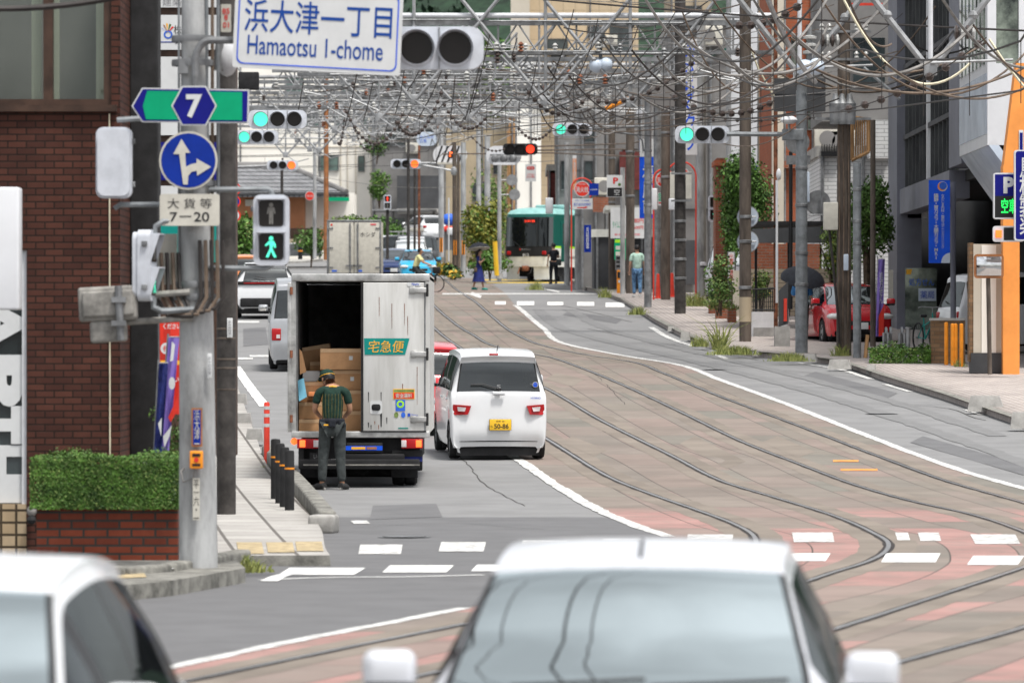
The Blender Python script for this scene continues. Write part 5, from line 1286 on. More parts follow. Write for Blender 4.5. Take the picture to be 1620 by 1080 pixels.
def stripes(m, J):     # thin yellow stripes down the back of the shirt
    for x in (-.13, -.085, -.04, .005, .05, .095, .135):
        m.tube([(x*.9, .128-.5*x*x, 1.0), (x, .12-.9*x*x, 1.12), (x*1.05, .098-1.2*x*x, 1.25), (x*1.02, .055-.9*x*x, 1.37)], .0035, 'cloth_stripe', 5)
def belt(m, J):
    m.lathe((0, 0, .955), [(.15, 0), (.158, .02), (.155, .06), (.145, .07)], 'cloth_black', 20)
    for x, y in ((-.13, .1), (.0, .16), (.14, .09)): m.box((x, y, .955), (.10, .07, .12), 'cloth_black', 0, .02)
    m.box((.07, .165, .93), (.10, .01, .02), 'gold')
figure('courier in a dark green striped shirt and cap standing behind the open truck', Vector((X(526, cd), cd, zp(cd))), J, R(180), 'skin_tan',
       dress([shirt('cloth_green', 1.05, .72), trousers('cloth_slate', 1.06)], J) + [('stripes', None, None, 'cloth_stripe', stripes), ('belt_pouches', None, None, 'cloth_black', belt), shoes('shoe_dark', 'concrete'),
        ('collar', None, None, 'gold', lambda m, J: m.tube([(-.06, -.05, 1.47), (0, -.02, 1.48), (.06, -.06, 1.47)], .012, 'gold', 6))], .955, 'hair', 'cloth_green')
# woman in a long navy dress under a parasol, walking
wd2 = dist(459); wb = Vector((X(757, wd2), wd2, zp(wd2)))
J = std(0, .05); J.update({'kneeL': (.07, -.15, .5), 'ankL': (.08, -.2, .08), 'toeL': (.1, -.34, .05), 'kneeR': (-.07, .08, .48), 'ankR': (-.07, .22, .1), 'toeR': (-.07, .1, .035), 'elbR': (-.22, -.12, 1.15), 'wriR': (-.08, -.22, 1.27), 'elbL': (.23, .03, 1.14), 'wriL': (.26, -.02, .92)})
def skirt(m, J):
    prof = [(.13, 1.12), (.15, 1.0), (.19, .85), (.25, .6), (.31, .38), (.32, .36)]
    n = 20; vs = [Vector((r*math.cos(2*math.pi*j/n)*(1+.07*math.cos(j*2.3+z*4)), r*.85*math.sin(2*math.pi*j/n)*(1+.07*math.sin(j*1.7))+(.1*(1-z) if 0 else 0), z)) for r, z in prof for j in range(n)]
    m.add(vs, [(i*n+j, i*n+(j+1) % n, (i+1)*n+(j+1) % n, (i+1)*n+j) for i in range(len(prof)-1) for j in range(n)], 'cloth_navy', True)
figure('woman in a long navy dress walking on the crossing under a dark parasol', wb, J, R(75), 'skin', dress([shirt('cloth_navy', .88, .8)], J) + [('skirt', None, None, 'cloth_navy', skirt), shoes('teal', 'teal'),
       ('long_hair', None, None, 'hair', lambda m, J: m.tube([(0, .02, 1.68), (0, .06, 1.58), (0, .08, 1.44), (0, .08, 1.36)], [.07, .09, .07, .03], 'hair', 10))], .95)
def umbrella(label, hand, tip, r, mat, rib='black', lining=None):
    t = thing('umbrella', label, 'umbrella', hand); hand = Vector(hand); tip = Vector(tip); ax = (tip-hand).normalized()
    M3 = ax.to_track_quat('Z', 'Y').to_matrix()
    m = MB(); n = 8; vs = []; K = 6
    for i in range(K+1):
        f = i/K
        for j in range(n*2):
            k = 1 if j % 2 == 0 else .955
            rr = r*math.sin(f*1.25)/math.sin(1.25)*k; h = -r*.55*(1-math.cos(f*1.3))/(1-math.cos(1.3))*(1 if j % 2 == 0 else .97)
            vs.append(tip + M3 @ Vector((rr*math.cos(math.pi*j/n), rr*math.sin(math.pi*j/n), h)))
    N = 2*n; m.add(vs, [(i*N+j, i*N+(j+1) % N, (i+1)*N+(j+1) % N, (i+1)*N+j) for i in range(K) for j in range(N)], mat, True); m.build('canopy', t, ang=25)
    if lining:
        m = MB(); m.v = [v - ax*.012 for v in vs]; m.add([], [], lining); m.f = [(i*N+j, (i+1)*N+j, (i+1)*N+(j+1) % N, i*N+(j+1) % N) for i in range(K) for j in range(N)]; m.m = [lining]*len(m.f); m.sm = [True]*len(m.f); m.build('lining', t)
    m = MB(); m.tube([hand-ax*.12, tip+ax*.05], .008, rib, 6); m.build('shaft', t)
    m = MB()
    for j in range(n): m.tube([vs[i*N+2*j]-ax*.006 for i in range(K+1)], .005, rib, 4)
    m.build('ribs', t)
    return t
umbrella('dark parasol with a pale underside held by the woman in navy', wb+Vector((.06, -.12, 1.2)), wb+Vector((.0, 0, 1.93)), .46, 'cloth_black', 'steel_dull', 'sign_cream')
m = MB(); c = wb+Vector((-.12, -.3, .82)); m.box(c, (.14, .10, .2), 'bark', .3, .04); m.tube([c+Vector((0, 0, .1)), c+Vector((.1, .15, .48))], .008, 'bark', 5)
m.build('shoulder_bag', None, c, label='small brown shoulder bag of the woman in navy', cat='bag')
m = MB(); c = wb+Vector((-.30, 0, .72)); m.box(c, (.16, .08, .26), 'sign_white', .3, .05); m.build('shopping_bag', None, c, label='white shopping bag at the side of the woman in navy', cat='bag')
# man in black with a shoulder bag
md = dist(453); mb_ = Vector((X(876, md), md, zp(md)+.1))
J = std(0, .04); J.update({'elbR': (-.23, -.1, 1.13), 'wriR': (-.13, -.22, 1.2), 'ankL': (.1, -.1, .08), 'toeL': (.13, -.25, .05), 'kneeL': (.1, -.12, .49)})
figure('man dressed all in black with a shoulder bag near the tram', mb_, J, R(192), 'skin', dress([shirt('cloth_black', 1.05, .6), trousers('cloth_black', 1.05)], J) + [shoes('shoe_dark', 'shoe_dark'),
       ('bag_strap', None, None, 'black', lambda m, J: m.tube([(-.1, .1, 1.46), (.05, .16, 1.2), (.2, .1, .95)], .014, 'black', 5))], 1.0)
m = MB(); c = mb_+Vector((.22, -.08, .93)); m.box(c, (.2, .14, .28), 'cloth_slate', .1, .05); m.build('shoulder_bag', None, c, label='dark bag hanging at the hip of the man in black', cat='bag')
# man in a mint T-shirt walking away along the right pavement
gd = dist(476); gb = Vector((X(1008, gd), gd, zp(gd)+.13))
J = std(0, .02); J.update({'kneeL': (.09, -.10, .5), 'ankL': (.09, -.06, .08), 'toeL': (.1, -.2, .04), 'kneeR': (-.09, .02, .49), 'ankR': (-.09, .12, .09), 'toeR': (-.1, -.02, .035)})
figure('man in a mint green T-shirt and blue jeans walking up the right pavement', gb, J, R(186), 'skin', dress([shirt('cloth_mint', 1.12, .8, None, .86), trousers('denim', 1.0)], J) + [shoes('shoe_white')], 1.0)
# person under a dark umbrella by the red car
pd2 = dist(548); pb2 = Vector((X(1272, pd2), pd2+1.0, zp(pd2)+.12))
J = std(0, .05); J.update({'elbL': (.2, -.2, 1.15), 'wriL': (.1, -.25, 1.3)})
figure('person in a loose blue top under a dark umbrella behind the grey signal pole', pb2, J, R(185), 'skin', dress([shirt('cloth_blue', 1.2, .95, None, .75), trousers('cloth_slate', 1.0)], J) + [shoes('shoe_dark')], .98)
umbrella('black umbrella held open beside the red hatchback', pb2+Vector((-.05, .2, 1.1)), pb2+Vector((.06, -.1, 1.82)), .58, 'cloth_black')
m = MB(); c = pb2+Vector((-.42, 0, .45)); m.box(c, (.2, .25, .75), 'sign_white', 0, .05); m.build('white_bag', None, c, label='tall white bag standing beside the person with the umbrella', cat='bag')
# cyclist crossing the road
yd = dist(462); yb = Vector((X(668, yd), yd, zp(yd)))
bk = thing('bicycle', 'black city bicycle with a front basket crossing the road', 'bicycle', yb)
def bike(bk, o, fx, frame, basket=True):      # fx: unit vector to the front
    f = Vector(fx); sd = Vector((-f.y, f.x, 0)); z = Vector((0, 0, 1)); rw = .33
    hub = {'rear': o - f*.53 + z*rw, 'front': o + f*.53 + z*rw}
    for k in hub:
        m = MB(); m.tube([hub[k] + f*rw*math.cos(2*math.pi*j/32) + z*rw*math.sin(2*math.pi*j/32) for j in range(33)], .021, 'rubber', 8, False); w_ = m.build('wheel', bk)
        m = MB()
        for j in range(14): m.tube([hub[k], hub[k] + f*rw*math.cos(2*math.pi*j/14) + z*rw*math.sin(2*math.pi*j/14)], .003, 'steel', 4)
        m.tube([hub[k]-sd*.06, hub[k]+sd*.06], .02, 'steel_dull', 8); m.build('spokes', w_)
    bb = o - f*.08 + z*.3; st = o - f*.2 + z*.78; hd = o + f*.36 + z*.82
    m = MB(); m.tube([bb, st], .017, frame, 8); m.tube([bb, o+f*.38+z*.68], .02, frame, 8); m.tube([o-f*.15+z*.6, o+f*.37+z*.74], .016, frame, 8); m.tube([bb, hub['rear']], .012, frame, 6); m.tube([o-f*.17+z*.68, hub['rear']], .012, frame, 6); m.tube([hd+z*.08, o+f*.42+z*.55, hub['front']], .015, frame, 8)
    m.build('frame', bk)
    m = MB(); m.box(st+z*.05, (.24, .16, .07) if abs(f.x) > .5 else (.16, .24, .07), 'black', 0, .03); m.build('saddle', bk)
    m = MB(); m.tube([hd+z*.08, hd+z*.2, hd+z*.22-f*.05+sd*.25, hd+z*.2-f*.2+sd*.27], .012, 'steel', 6); m.tube([hd+z*.2, hd+z*.22-f*.05-sd*.25, hd+z*.2-f*.2-sd*.27], .012, 'steel', 6); m.build('handlebar', bk)
    m = MB(); m.tube([bb-sd*.08, bb-sd*.08-z*.16], .012, 'steel_dull', 6); m.box(bb-sd*.13-z*.16, (.1, .08, .02), 'black'); m.tube([bb+sd*.08, bb+sd*.08+z*.16], .012, 'steel_dull', 6); m.box(bb+sd*.13+z*.16, (.1, .08, .02), 'black'); m.build('pedals', bk)
    if basket: m = MB(); m.box(hd+f*.2+z*.04, (.3, .34, .26), 'black', 0, .04); m.build('basket', bk)
bike(bk, yb, (.995, -.1, 0), 'mirror_frame')
J = {'pelvis': (0, .16, .93), 'waist': (0, .13, 1.06), 'chest': (0, .05, 1.25), 'neck0': (0, .0, 1.41), 'neck': (0, -.03, 1.48), 'headb': (0, -.05, 1.53), 'head': (0, -.06, 1.60), 'crown': (0, -.05, 1.67)}
for s, k in (('L', 1), ('R', -1)):
    J.update({'sho'+s: (k*.18, .0, 1.38), 'elb'+s: (k*.24, -.18, 1.16), 'wri'+s: (k*.24, -.40, 1.08), 'hip'+s: (k*.09, .13, .9)})
J.update({'kneeL': (.1, -.25, .72), 'ankL': (.11, -.1, .35), 'toeL': (.11, -.24, .30), 'kneeR': (-.1, -.2, .55), 'ankR': (-.11, .02, .18), 'toeR': (-.11, -.12, .13)})
figure('cyclist in a pale yellow shirt riding from left to right over the crossing', yb-Vector((.12, 0, 0)), J, R(90-6), 'skin_tan', dress([shirt('cloth_lemon', 1.1, .75, None, .88), trousers('cloth_slate', 1.0)], J) + [shoes('shoe_dark')], 1.0)
# ------------------------------------------------------------ right side of the street
def upole(label, x, y, wpx, ytop, mat, h=.13, lean=0, taper=.8, bands=(), parts=None, d=None, name='utility_pole', bmat='steel_dull'):
    b = G(x, y, h) if d is None else Vector((X(x, d), d, Z(y, d))); k = b.y/F
    t = thing(name, label, 'pole', b); top = P(x+lean, ytop, b.y)
    m = MB(); m.tube([b-Vector((0, 0, .15)), b.lerp(top, .5), top], [wpx/2*k, wpx/2*k*(1+taper)/2, wpx/2*k*taper], mat, 16); m.build('shaft', t)
    for yb in bands:
        f = (y-yb)/(y-ytop); m = MB(); r = wpx/2*k*(1-(1-taper)*f)
        m.lathe(b.lerp(top, f), [(r*1.02, -.04), (r*1.12, -.03), (r*1.12, .03), (r*1.02, .04)], bmat, 16); m.build('band', t)
    if parts: parts(t, b, k)
    return t
def arm(mb, pts, d, r, mat='pole_grey'): mb.tube([P(x, y, d) for x, y in pts], r, mat, 8)
def p_big(t, b, k):
    m = MB(); arm(m, [(1268, 213), (1150, 212)], b.y-.1, .055); m.rect(1238, 204, 1272, 222, b.y-.16, .3, 'pole_grey', .02); m.build('signal_arm', t)
    m = MB(); m.ball(P(1248, 190, b.y-.3), .2, 'panel_white', 12, (1, 1, .5)); arm(m, [(1248, 196), (1249, 210)], b.y-.3, .03); m.build('street_lamp', t)
    m = MB(); m.ball(P(1281, 105, b.y), .13, 'panel_sky', 10); m.rect(1255, 110, 1264, 124, b.y, .1, 'panel_white', .02); arm(m, [(1268, 105), (1285, 105)], b.y, .02); m.build('sensor', t)
    m = MB(); m.rect(1276, 272, 1281, 320, b.y, .1, 'panel_sky', .02); m.build('box', t)
PB = upole('grey steel signal pole on the right pavement carrying the nearest green light', 1268, 558, 20, 118, 'pole_grey', parts=p_big, taper=.85, bands=(266, 325, 400, 450))
dB = PB.location.y
signal3('nearest green traffic light, on the arm of the grey steel pole', P(1111, 213, dB-.1), 0)
m = MB(); c = P(1294, 321, dB+.3); round_sign(m, c, 20*dB/F, 'steel_dull', 'steel_dull'); m.tube([P(1279, 340, dB+.15), P(1308, 340, dB+.15)], .02, 'steel_dull', 6); m.tube([P(1300, 300, dB+.2), P(1300, 350, dB+.2)], .025, 'steel_dull', 6); m.build('reverse_sign', None, c, label='back of a round grey sign right of the grey signal pole', cat='sign back')
m = MB(); c = P(1262, 225, dB+1.0); round_sign(m, c, 19*dB/F, 'steel_dull', 'steel_dull'); m.rect(1244, 246, 1282, 260, dB+1, .03, 'steel_dull'); m.build('reverse_sign', None, c, label='round and oblong sign backs behind the top of the grey signal pole', cat='sign back')
def p_brown(t, b, k):
    m = MB(); m.tube([P(1172, 508, b.y-.0), P(1172.5, 445, b.y)], 10.6*k, 'wall_tan', 16); m.build('pale_sleeve', t)
    m = MB()
    for i in range(14): m.tube([P(1163 if i % 2 else 1181, 30+i*14, b.y), P(1158 if i % 2 else 1186, 30+i*14, b.y)], .012, 'steel_dull', 5)
    m.build('steps', t)
upole('dark brown concrete pole with a pale sleeve near its foot', 1180-1180+1172+7, 540, 19, -40, 'pole_brown', parts=None, bands=(343, 382, 455), taper=.95)
bP = G(1179, 540, .13)
m = MB(); m.tube([P(1179, 509, bP.y), P(1179, 470, bP.y)], [9.8*bP.y/F, 9.7*bP.y/F], 'wall_tan', 16); m.build('pole_sleeve', None, P(1179, 509, bP.y), label='pale worn sleeve round the foot of the dark brown pole', cat='sleeve')
for i, y in enumerate((343, 382)):
    m = MB(); c = P(1183, y, bP.y+.25); round_sign(m, c, 17.5*bP.y/F, 'panel_sky', 'steel'); m.tube([P(1170, y, bP.y+.2), P(1196, y, bP.y+.2)], .02, 'steel', 6)
    m.build('reverse_sign', None, c, label=('upper','lower')[i]+' round grey sign back behind the dark brown pole', cat='sign back')
def p_wood(t, b, k):
    m = MB(); m.rect(1303, 320, 1326, 364, b.y-.25, .25, 'sign_cream', .02); m.build('meter_box', t)
    m = MB(); m.rect(1334, 402, 1343, 428, b.y-.2, .12, 'panel_sky', .02); m.build('switch_box', t)
    m = MB()
    for i, x in enumerate((1318, 1328, 1340)): m.lathe(P(x+4, 178, b.y-.3), [(.001, -.28), (.13, -.27), (.15, .2), (.08, .3), (.05, .42), (.001, .43)], 'steel_dull', 14)
    m.build('transformer', t)
    m = MB()
    for y in (48, 92, 186): m.rect(1290, y, 1378, y+4, b.y-.15, .1, 'steel_dull')
    for x in (1300, 1312, 1355, 1370):
        for y in (44, 88): m.lathe(P(x, y, b.y-.1), [(.02, -.08), (.06, -.05), (.035, 0), (.06, .04), (.02, .1)], 'ceramic', 10)
    m.build('crossarm', t)
    m = MB()
    for x in (1326, 1333, 1341): m.tube([P(x, 120, b.y-.16), P(x+2, 330, b.y-.18), P(x, 556, b.y-.18)], .018, 'wire_brown', 6)
    m.tube([P(1312, 364, b.y-.1), P(1318, 420, b.y-.2), P(1326, 500, b.y-.2), P(1328, 556, b.y-.2)], .035, 'wire_dark', 6); m.build('cable', t)
upole('dark wooden looking pole carrying a beige meter box by the red hatchback', 1335, 562, 24, -50, 'pole_brown', parts=p_wood, taper=.78)
upole('slim square grey post right of the pole with the beige meter box', 1356, 566, 13, 258, 'pole_grey', taper=1, bands=(300, 350, 385))
upole('thin grey brown pole left of the slate clinic column', 1381, 548, 9, 190, 'pole_brown', taper=.9)
def p_c(t, b, k):
    for y in (275, 318):
        m = MB(); m.rect(1062, y-2, 1094, y+1, b.y-.25, .1, 'steel_dull'); m.build('clamp', t)
upole('dark brown pole holding a white plate beside the hydrant sign', 1076, 496, 18, -50, 'pole_dark', parts=p_c, taper=.95, bands=(350, 380, 410, 440))
d_ = G(1076, 496).y
m = MB(); m.rect(1060, 272, 1094, 314, d_+.2, .03, 'sign_cream'); m.build('reverse_sign', None, P(1077, 314, d_+.2), label='pale rectangular sign back on the dark brown pole', cat='sign back')
m = MB(); m.rect(1058, 314, 1070, 332, d_-.2, .12, 'panel_white', .03); m.build('white_box', None, P(1064, 332, d_-.2), label='small white box below the pale sign back', cat='box')
def p_d(t, b, k):
    m = MB(); arm(m, [(1020, 200), (938, 200)], b.y, .03, 'steel'); arm(m, [(1018, 240), (1016, 222), (1008, 214), (985, 210), (940, 203)], b.y, .03, 'steel_dull'); m.build('signal_arm', t)
    m = MB(); m.ball(P(1012, 180, b.y-.2), .11, 'panel_white', 10, (1, 1, 1.2)); m.build('lamp_globe', t)
upole('grey steel signal pole carrying the middle green light', 1025, 486, 12, 90, 'steel_dull', parts=p_d, taper=.9, bands=(238, 290, 325))
d_ = G(1025, 486).y
signal3('middle green traffic light above the tram, on a thin arm', P(905.5, 205, d_-.1), 0)
m = MB(); m.rect(1031, 298, 1040, 332, d_-.2, .15, 'panel_white', .03); m.build('white_box', None, P(1036, 332, d_), label='tall white box on the grey pole of the middle green light', cat='box')
for lab, x, y, wpx, yt, mat, tp in (
    ('brown pole between the blue vertical sign and the grey signal pole', 1053, 474, 15, 120, 'pole_brown', .95), ('tall dark pole just right of the parking sign', 997, 464, 14, 150, 'pole_brown', .95),
    ('brown pole in front of the parking sign', 968, 458, 11, 160, 'pole_brown', .95), ('pale thick concrete pole behind the hydrant sign by the tram', 916, 453, 14, 180, 'concrete_pole', .85),
    ('slim grey pole at the side of the tram', 897, 447, 9, 225, 'concrete_pole', .95), ('thick pale concrete pole in front of the grey building', 1109, 468, 16, 20, 'concrete_pole', .9),
    ('thin rusty brown pole left of the brick pillar', 1121, 462, 7, 60, 'rust', .9), ('pale green grey concrete pole behind the round tree', 1207, 470, 17, 60, 'concrete_pole', .85),
    ('thin rusty pole by the carport', 1227, 520, 7, -30, 'rust', .9), ('slim grey pole in front of the slate building front', 985, 465, 8, 265, 'concrete_pole', .95)):
    upole(lab, x, y, wpx, yt, mat, taper=tp, bands=(yt+90, yt+160) if wpx > 10 else ())
def p_lamp(t, b, k): m = MB(); m.ball(P(1232, 276, b.y), .2, 'panel_white', 10, (.35, .3, .8)); m.build('lamp_head', t)
upole('thin white lamp post with a slanted lamp head by the carport', 1229, 470, 4, 285, 'panel_white', d=150, parts=p_lamp, taper=1, name='lamp_post')
upole('thin black pole behind the grey signal pole', 1251, 480, 6, 240, 'black', d=150, taper=1, name='black_pole')
def p_cl(t, b, k): m = MB(); m.rect(1498, 296, 1506, 330, b.y-.05, .06, 'wall_slate'); m.build('bracket', t)
upole('square slate grey post holding the blue clinic banner', 1508, 500, 9, 288, 'wall_slate', d=128, taper=1, parts=p_cl, name='sign_post')

# hydrant signs and the plates near the tram
def hydrant(label, x, y, r, px, py, ang=1):
    b = G(px, py, .13); d = b.y; k = d/F; t = thing('hydrant_sign', label, 'road sign', b, 'red fire hydrant signs')
    m = MB(); c = P(x, y, d); m.tube([b, P(px, y, d)] + [P(x + (px-x)*math.cos(R(a)), y - abs(px-x)*math.sin(R(a)), d) for a in range(10, 181, 12)] + [P(2*x-px, y+abs(px-x)*.4, d), P(x+(x-px)*.7, y+abs(px-x)*.8, d)], .028, 'red_post', 8); m.build('post', t)
    m = MB(); m.disc(c, r*k, 'sign_white', .03); m.disc(c+YB, r*.9*k, 'sign_red'); m.text('消火栓', c+YB*2-Vector((0, 0, r*.08*k)), 1.62*r*k, .74*r*k, 'sign_white', bold=.012); m.text('FIRE HYDRANT', c+YB*2+Vector((0, 0, r*.6*k)), .9*r*k, .16*r*k, 'sign_white'); m.build('sign_disc', t)
    return d
hd_ = hydrant('round red fire hydrant sign above the white dental plate', 921, 299, 12.5, 904, 461)
m = MB(); k = hd_/F; m.rect(905, 314, 937.5, 331, hd_-.05, .03, 'sign_white'); m.text('辰巳歯科診療所', P(921, 323.5, hd_-.056), 27*k, 5*k, 'blue_ink', bold=.0); m.text('中央二丁目 東歯医', P(921, 317.5, hd_-.056), 22*k, 2.6*k, 'blue_ink'); m.poly([P(913, 328, hd_-.056), P(926, 327.3, hd_-.056), P(926, 326, hd_-.056), P(930, 328.2, hd_-.056), P(926, 329.5, hd_-.056), P(913, 329, hd_-.056)], 'red_ink')
m.build('dental_plate', None, P(921, 331, hd_), label='white plate with blue dental clinic writing and a red arrow', cat='sign')
hydrant('round red fire hydrant sign left of the dark brown pole', 1050, 284, 13, 1034, 474); hydrant('round red fire hydrant sign half hidden behind the dark brown pole', 1078, 279, 14, 1101, 472)
def plate(name, label, x0, y0, x1, y1, d, mat, deco=None, dep=.06, cat='sign', frame=None):
    t = thing(name, label, cat, P((x0+x1)/2, y1, d)); m = MB(); m.rect(x0, y0, x1, y1, d, dep, mat, 0)
    if frame: m.rect(x0-frame[1], y0-frame[1], x1+frame[1], y1+frame[1], d+.01, dep, frame[0])
    m.build('panel', t)
    if deco: m = MB(); deco(m, d-.006, d/F); m.build('lettering', t)
    return t
plate('blue_plate', 'small dark blue plate behind the hydrant sign by the tram', 932, 290, 947, 309, 205, 'sign_blue', lambda m, d, k: m.text('→駐車場', P(939, 300, d), 12*k, 2.5*k, 'sign_white'))
plate('parking_sign', 'white sign with a red P above a black square', 960, 277, 985, 312, 200, 'sign_white', lambda m, d, k: (m.text('P', P(974, 286, d), 8*k, 10*k, 'red_ink', bold=.03), m.rect(961, 297, 984, 311, d, .003, 'black'), m.text('空', P(976, 304, d-.005), 9*k, 9*k, 'sign_white'), m.disc(P(980, 292, d), 2.4*k, 'leaf')))
plate('vertical_sign', 'blue vertical sign with white top and white outlined characters', 1012, 220, 1038, 345, 196, 'blue_bright', lambda m, d, k: (m.rect(1012, 220, 1038, 248, d, .003, 'sign_white'), m.text('福原歯', P(1025, 300, d-.004), 17*k, 78*k, 'sign_white', vertical=True, bold=.01), m.text('A', P(1017, 241, d-.004), 3*k, 4*k, 'grey_ink')), dep=.3)
plate('shop_sign', 'small green and red sign with a four square mark', 1041, 305, 1063, 325, 190, 'sign_white', lambda m, d, k: (m.rect(1042, 306, 1052, 318, d, .003, 'sign_green'), m.text('田', P(1047, 312, d-.004), 7*k, 8*k, 'sign_white'), m.rect(1042, 320, 1062, 322, d, .003, 'red_ink'), m.rect(1053, 304, 1063, 319, d, .003, 'pink_cloth')))
plate('price_board', 'white parking price board with red yen figures', 966, 328, 1019, 377, 206, 'sign_white', lambda m, d, k: (m.text('80円', P(1011, 349, d), 14*k, 8*k, 'red_ink', bold=.01), m.text('600円', P(1010, 360, d), 15*k, 6*k, 'red_ink', bold=.01), m.text('タイムズ', P(976, 355, d), 14*k, 12*k, 'sign_green'), m.text('最大料金 24時間', P(992, 371, d), 40*k, 3.5*k, 'pink_cloth')))
plate('green_board', 'bright green board under the white price board', 972, 378, 990, 411, 206, 'sign_green', lambda m, d, k: (m.rect(973, 379, 989, 384, d, .003, 'tram_lime'), m.rect(974, 389, 988, 395, d, .003, 'sign_cream'), m.rect(974, 398, 988, 406, d, .003, 'sign_cream')))
plate('ticket_machine', 'orange parking ticket machine beside the brown poles', 976, 427, 986, 464, 204, 'orange_post', lambda m, d, k: (m.rect(977, 430, 985, 440, d, .003, 'black'), m.rect(978, 443, 984, 447, d, .003, 'sign_white')), dep=.3, cat='ticket machine')
plate('vending_cabinet', 'grey cabinet with dark display panels above the ticket machine', 974, 404, 985, 427, 205, 'steel_dull', lambda m, d, k: (m.rect(975, 406, 984, 410, d, .003, 'black'), m.rect(975, 413, 984, 416, d, .003, 'black'), m.rect(975, 419, 984, 423, d, .003, 'black')), dep=.3, cat='cabinet')
plate('tall_sign', 'tall white sign with blue characters behind the dark pole', 1067, 62, 1103, 245, 188, 'sign_white', lambda m, d, k: (m.text('まさらくクウ', P(1091, 152, d), 17*k, 172*k, 'blue_bright', vertical=True, bold=.01), m.text('OSAKA', P(1072, 212, d), 5*k, 56*k, 'red_ink', vertical=True)), dep=.4)
plate('tall_sign', 'very tall white sign tower with a blue foot', 1157, -30, 1198, 283, 168, 'panel_white', lambda m, d, k: (m.rect(1157, 262, 1198, 283, d, .004, 'sign_blue'), m.text('C', P(1192, 272, d-.005), 6*k, 9*k, 'sign_white'), m.text('ニワシ', P(1176, 26, d), 9*k, 60*k, 'sign_blue', vertical=True), m.tube([P(1152, -30, d), P(1152, 300, d)], .06, 'steel', 8)), dep=.5)
plate('dark_signboard', 'dark grey blank signboard behind the top of the grey signal pole', 1225, 124, 1306, 176, 142, 'wall_dark', lambda m, d, k: m.rect(1225, 149, 1306, 150, d, .004, 'black'), dep=.25)
plate('dark_signboard', 'brownish grey blank signboard above the middle green light', 1030, 128, 1081, 168, 182, 'wall_grey', None, dep=.25)
plate('garage_sign', 'narrow sign with red exit characters beside the round tree', 1151, 398, 1163, 449, 160, 'steel_dull', lambda m, d, k: (m.rect(1152.5, 399, 1161.5, 422, d, .003, 'sign_white'), m.rect(1152.5, 425, 1161.5, 447, d, .003, 'sign_white'), m.text('出庫', P(1157, 410.5, d-.004), 7*k, 19*k, 'red_ink', vertical=True), m.text('満車', P(1157, 436, d-.004), 7*k, 19*k, 'red_ink', vertical=True)), dep=.1)
plate('orange_sign', 'orange and white vertical sign behind the dental plate', 906, 246, 912, 300, 212, 'sign_white', lambda m, d, k: (m.rect(906, 251, 912, 300, d, .003, 'car_orange'), m.text('企業支援セン', P(909, 272, d-.004), 5*k, 44*k, 'sign_white', vertical=True)))
plate('notice_sign', 'white notice board with red lettering under the red crossing light', 831, 260, 848, 287, 236, 'sign_white', lambda m, d, k: (m.poly(rrect(P(839.5, 266, d), 12*k, 5*k, .06), 'red_ink', (0, .003, 0)), m.text('踏切注意', P(839.5, 266, d-.004), 9*k, 3*k, 'sign_white'), m.text('とまれ見よ\n左右を確認', P(839.5, 278, d), 13*k, 7*k, 'red_ink')))
d_ = 205
banner('blue and pink vertical banner by the parking lot', 924, 356, 935, 399, 203, 'sign_blue', lambda m, d: m.text('月極駐車', P(929.5, 377, d), 5*d/F, 34*d/F, 'sign_white', vertical=True))
for i, (x, y) in enumerate(((938, 453), (1063, 470), (1041, 472))):
    b = G(x, y, .13); m = MB(); k = (.42, .3, .3)[i]; m.lathe(b, [(k*.42, 0), (k*.42, .03), (k*.3, .04), (.05, .8), (.001, .82)], 'orange_post' if i == 0 else 'red_post', 14); m.build('traffic_cone', None, b, label=('orange traffic cone beside the parking entrance', 'red cone at the foot of the dark brown pole', 'red cone left of the brown pole')[i], cat='traffic cone')
m = MB(); m.rect(912, 313, 928, 331, 232, .15, 'panel_white', .03) if 0 else m.rect(863, 313, 875, 338, 236, .2, 'panel_white', .04); m.build('white_box', None, P(869, 338, 236), label='white equipment box hanging in front of the tram roof', cat='box')
# planters, hedges, low walls
def low_wall(name, label, pts, h, thick, mat, cat='low wall', hb=-.05):
    mb = MB()
    for (x0, d0), (x1, d1) in zip(pts, pts[1:]):
        a, b = Vector((x0, d0, zp(d0)+.13)), Vector((x1, d1, zp(d1)+.13)); t = (b-a); n = Vector((t.y, -t.x, 0)).normalized()*thick
        mb.poly([a+Vector((0, 0, hb)), b+Vector((0, 0, hb)), b+Vector((0, 0, h)), a+Vector((0, 0, h))], mat, n)
    return mb.build(name, None, (pts[0][0], pts[0][1], zp(pts[0][1])), label=label, cat=cat)
def px(x, y): g = G(x, y, .13); return (g.x, g.y)
for i, (x0, x1, yb, yt) in enumerate(((1122, 1133, 496, 477), (1133, 1152, 504, 479), (1152, 1165, 510, 487))):
    b = G((x0+x1)/2, yb, .13); m = MB(); m.rect(x0, yt, x1, yb+2, b.y, .8, 'brick_small'); m.build('brick_planter', None, b, label=('farthest of the three stepped brick planters', 'middle of the three stepped brick planters', 'nearest of the three stepped brick planters')[i], cat='planter', group='stepped brick planters')
shrub('planter_shrub', 'bushy green shrub above the stepped brick planters', 'shrub', G(1140, 500, .5), (.6, .5, .7), 1300, .09, 'leaf', ['leaf_pale'], h=1.7); shrub('flowering_shrub', 'low shrub with pale flowers in the brick planters', 'shrub', G(1135, 500, .4), (.7, .4, .22), 700, .07, 'leaf_pale', ['grass_dry'], h=.55)
shrub('round_tree', 'dense round clipped tree behind the dark brown pole', 'tree', G(1178, 512, .13), (.85, .75, 1.45), 8500, .11, 'leaf_hedge', ['leaf'], h=4.75, clumps=22)
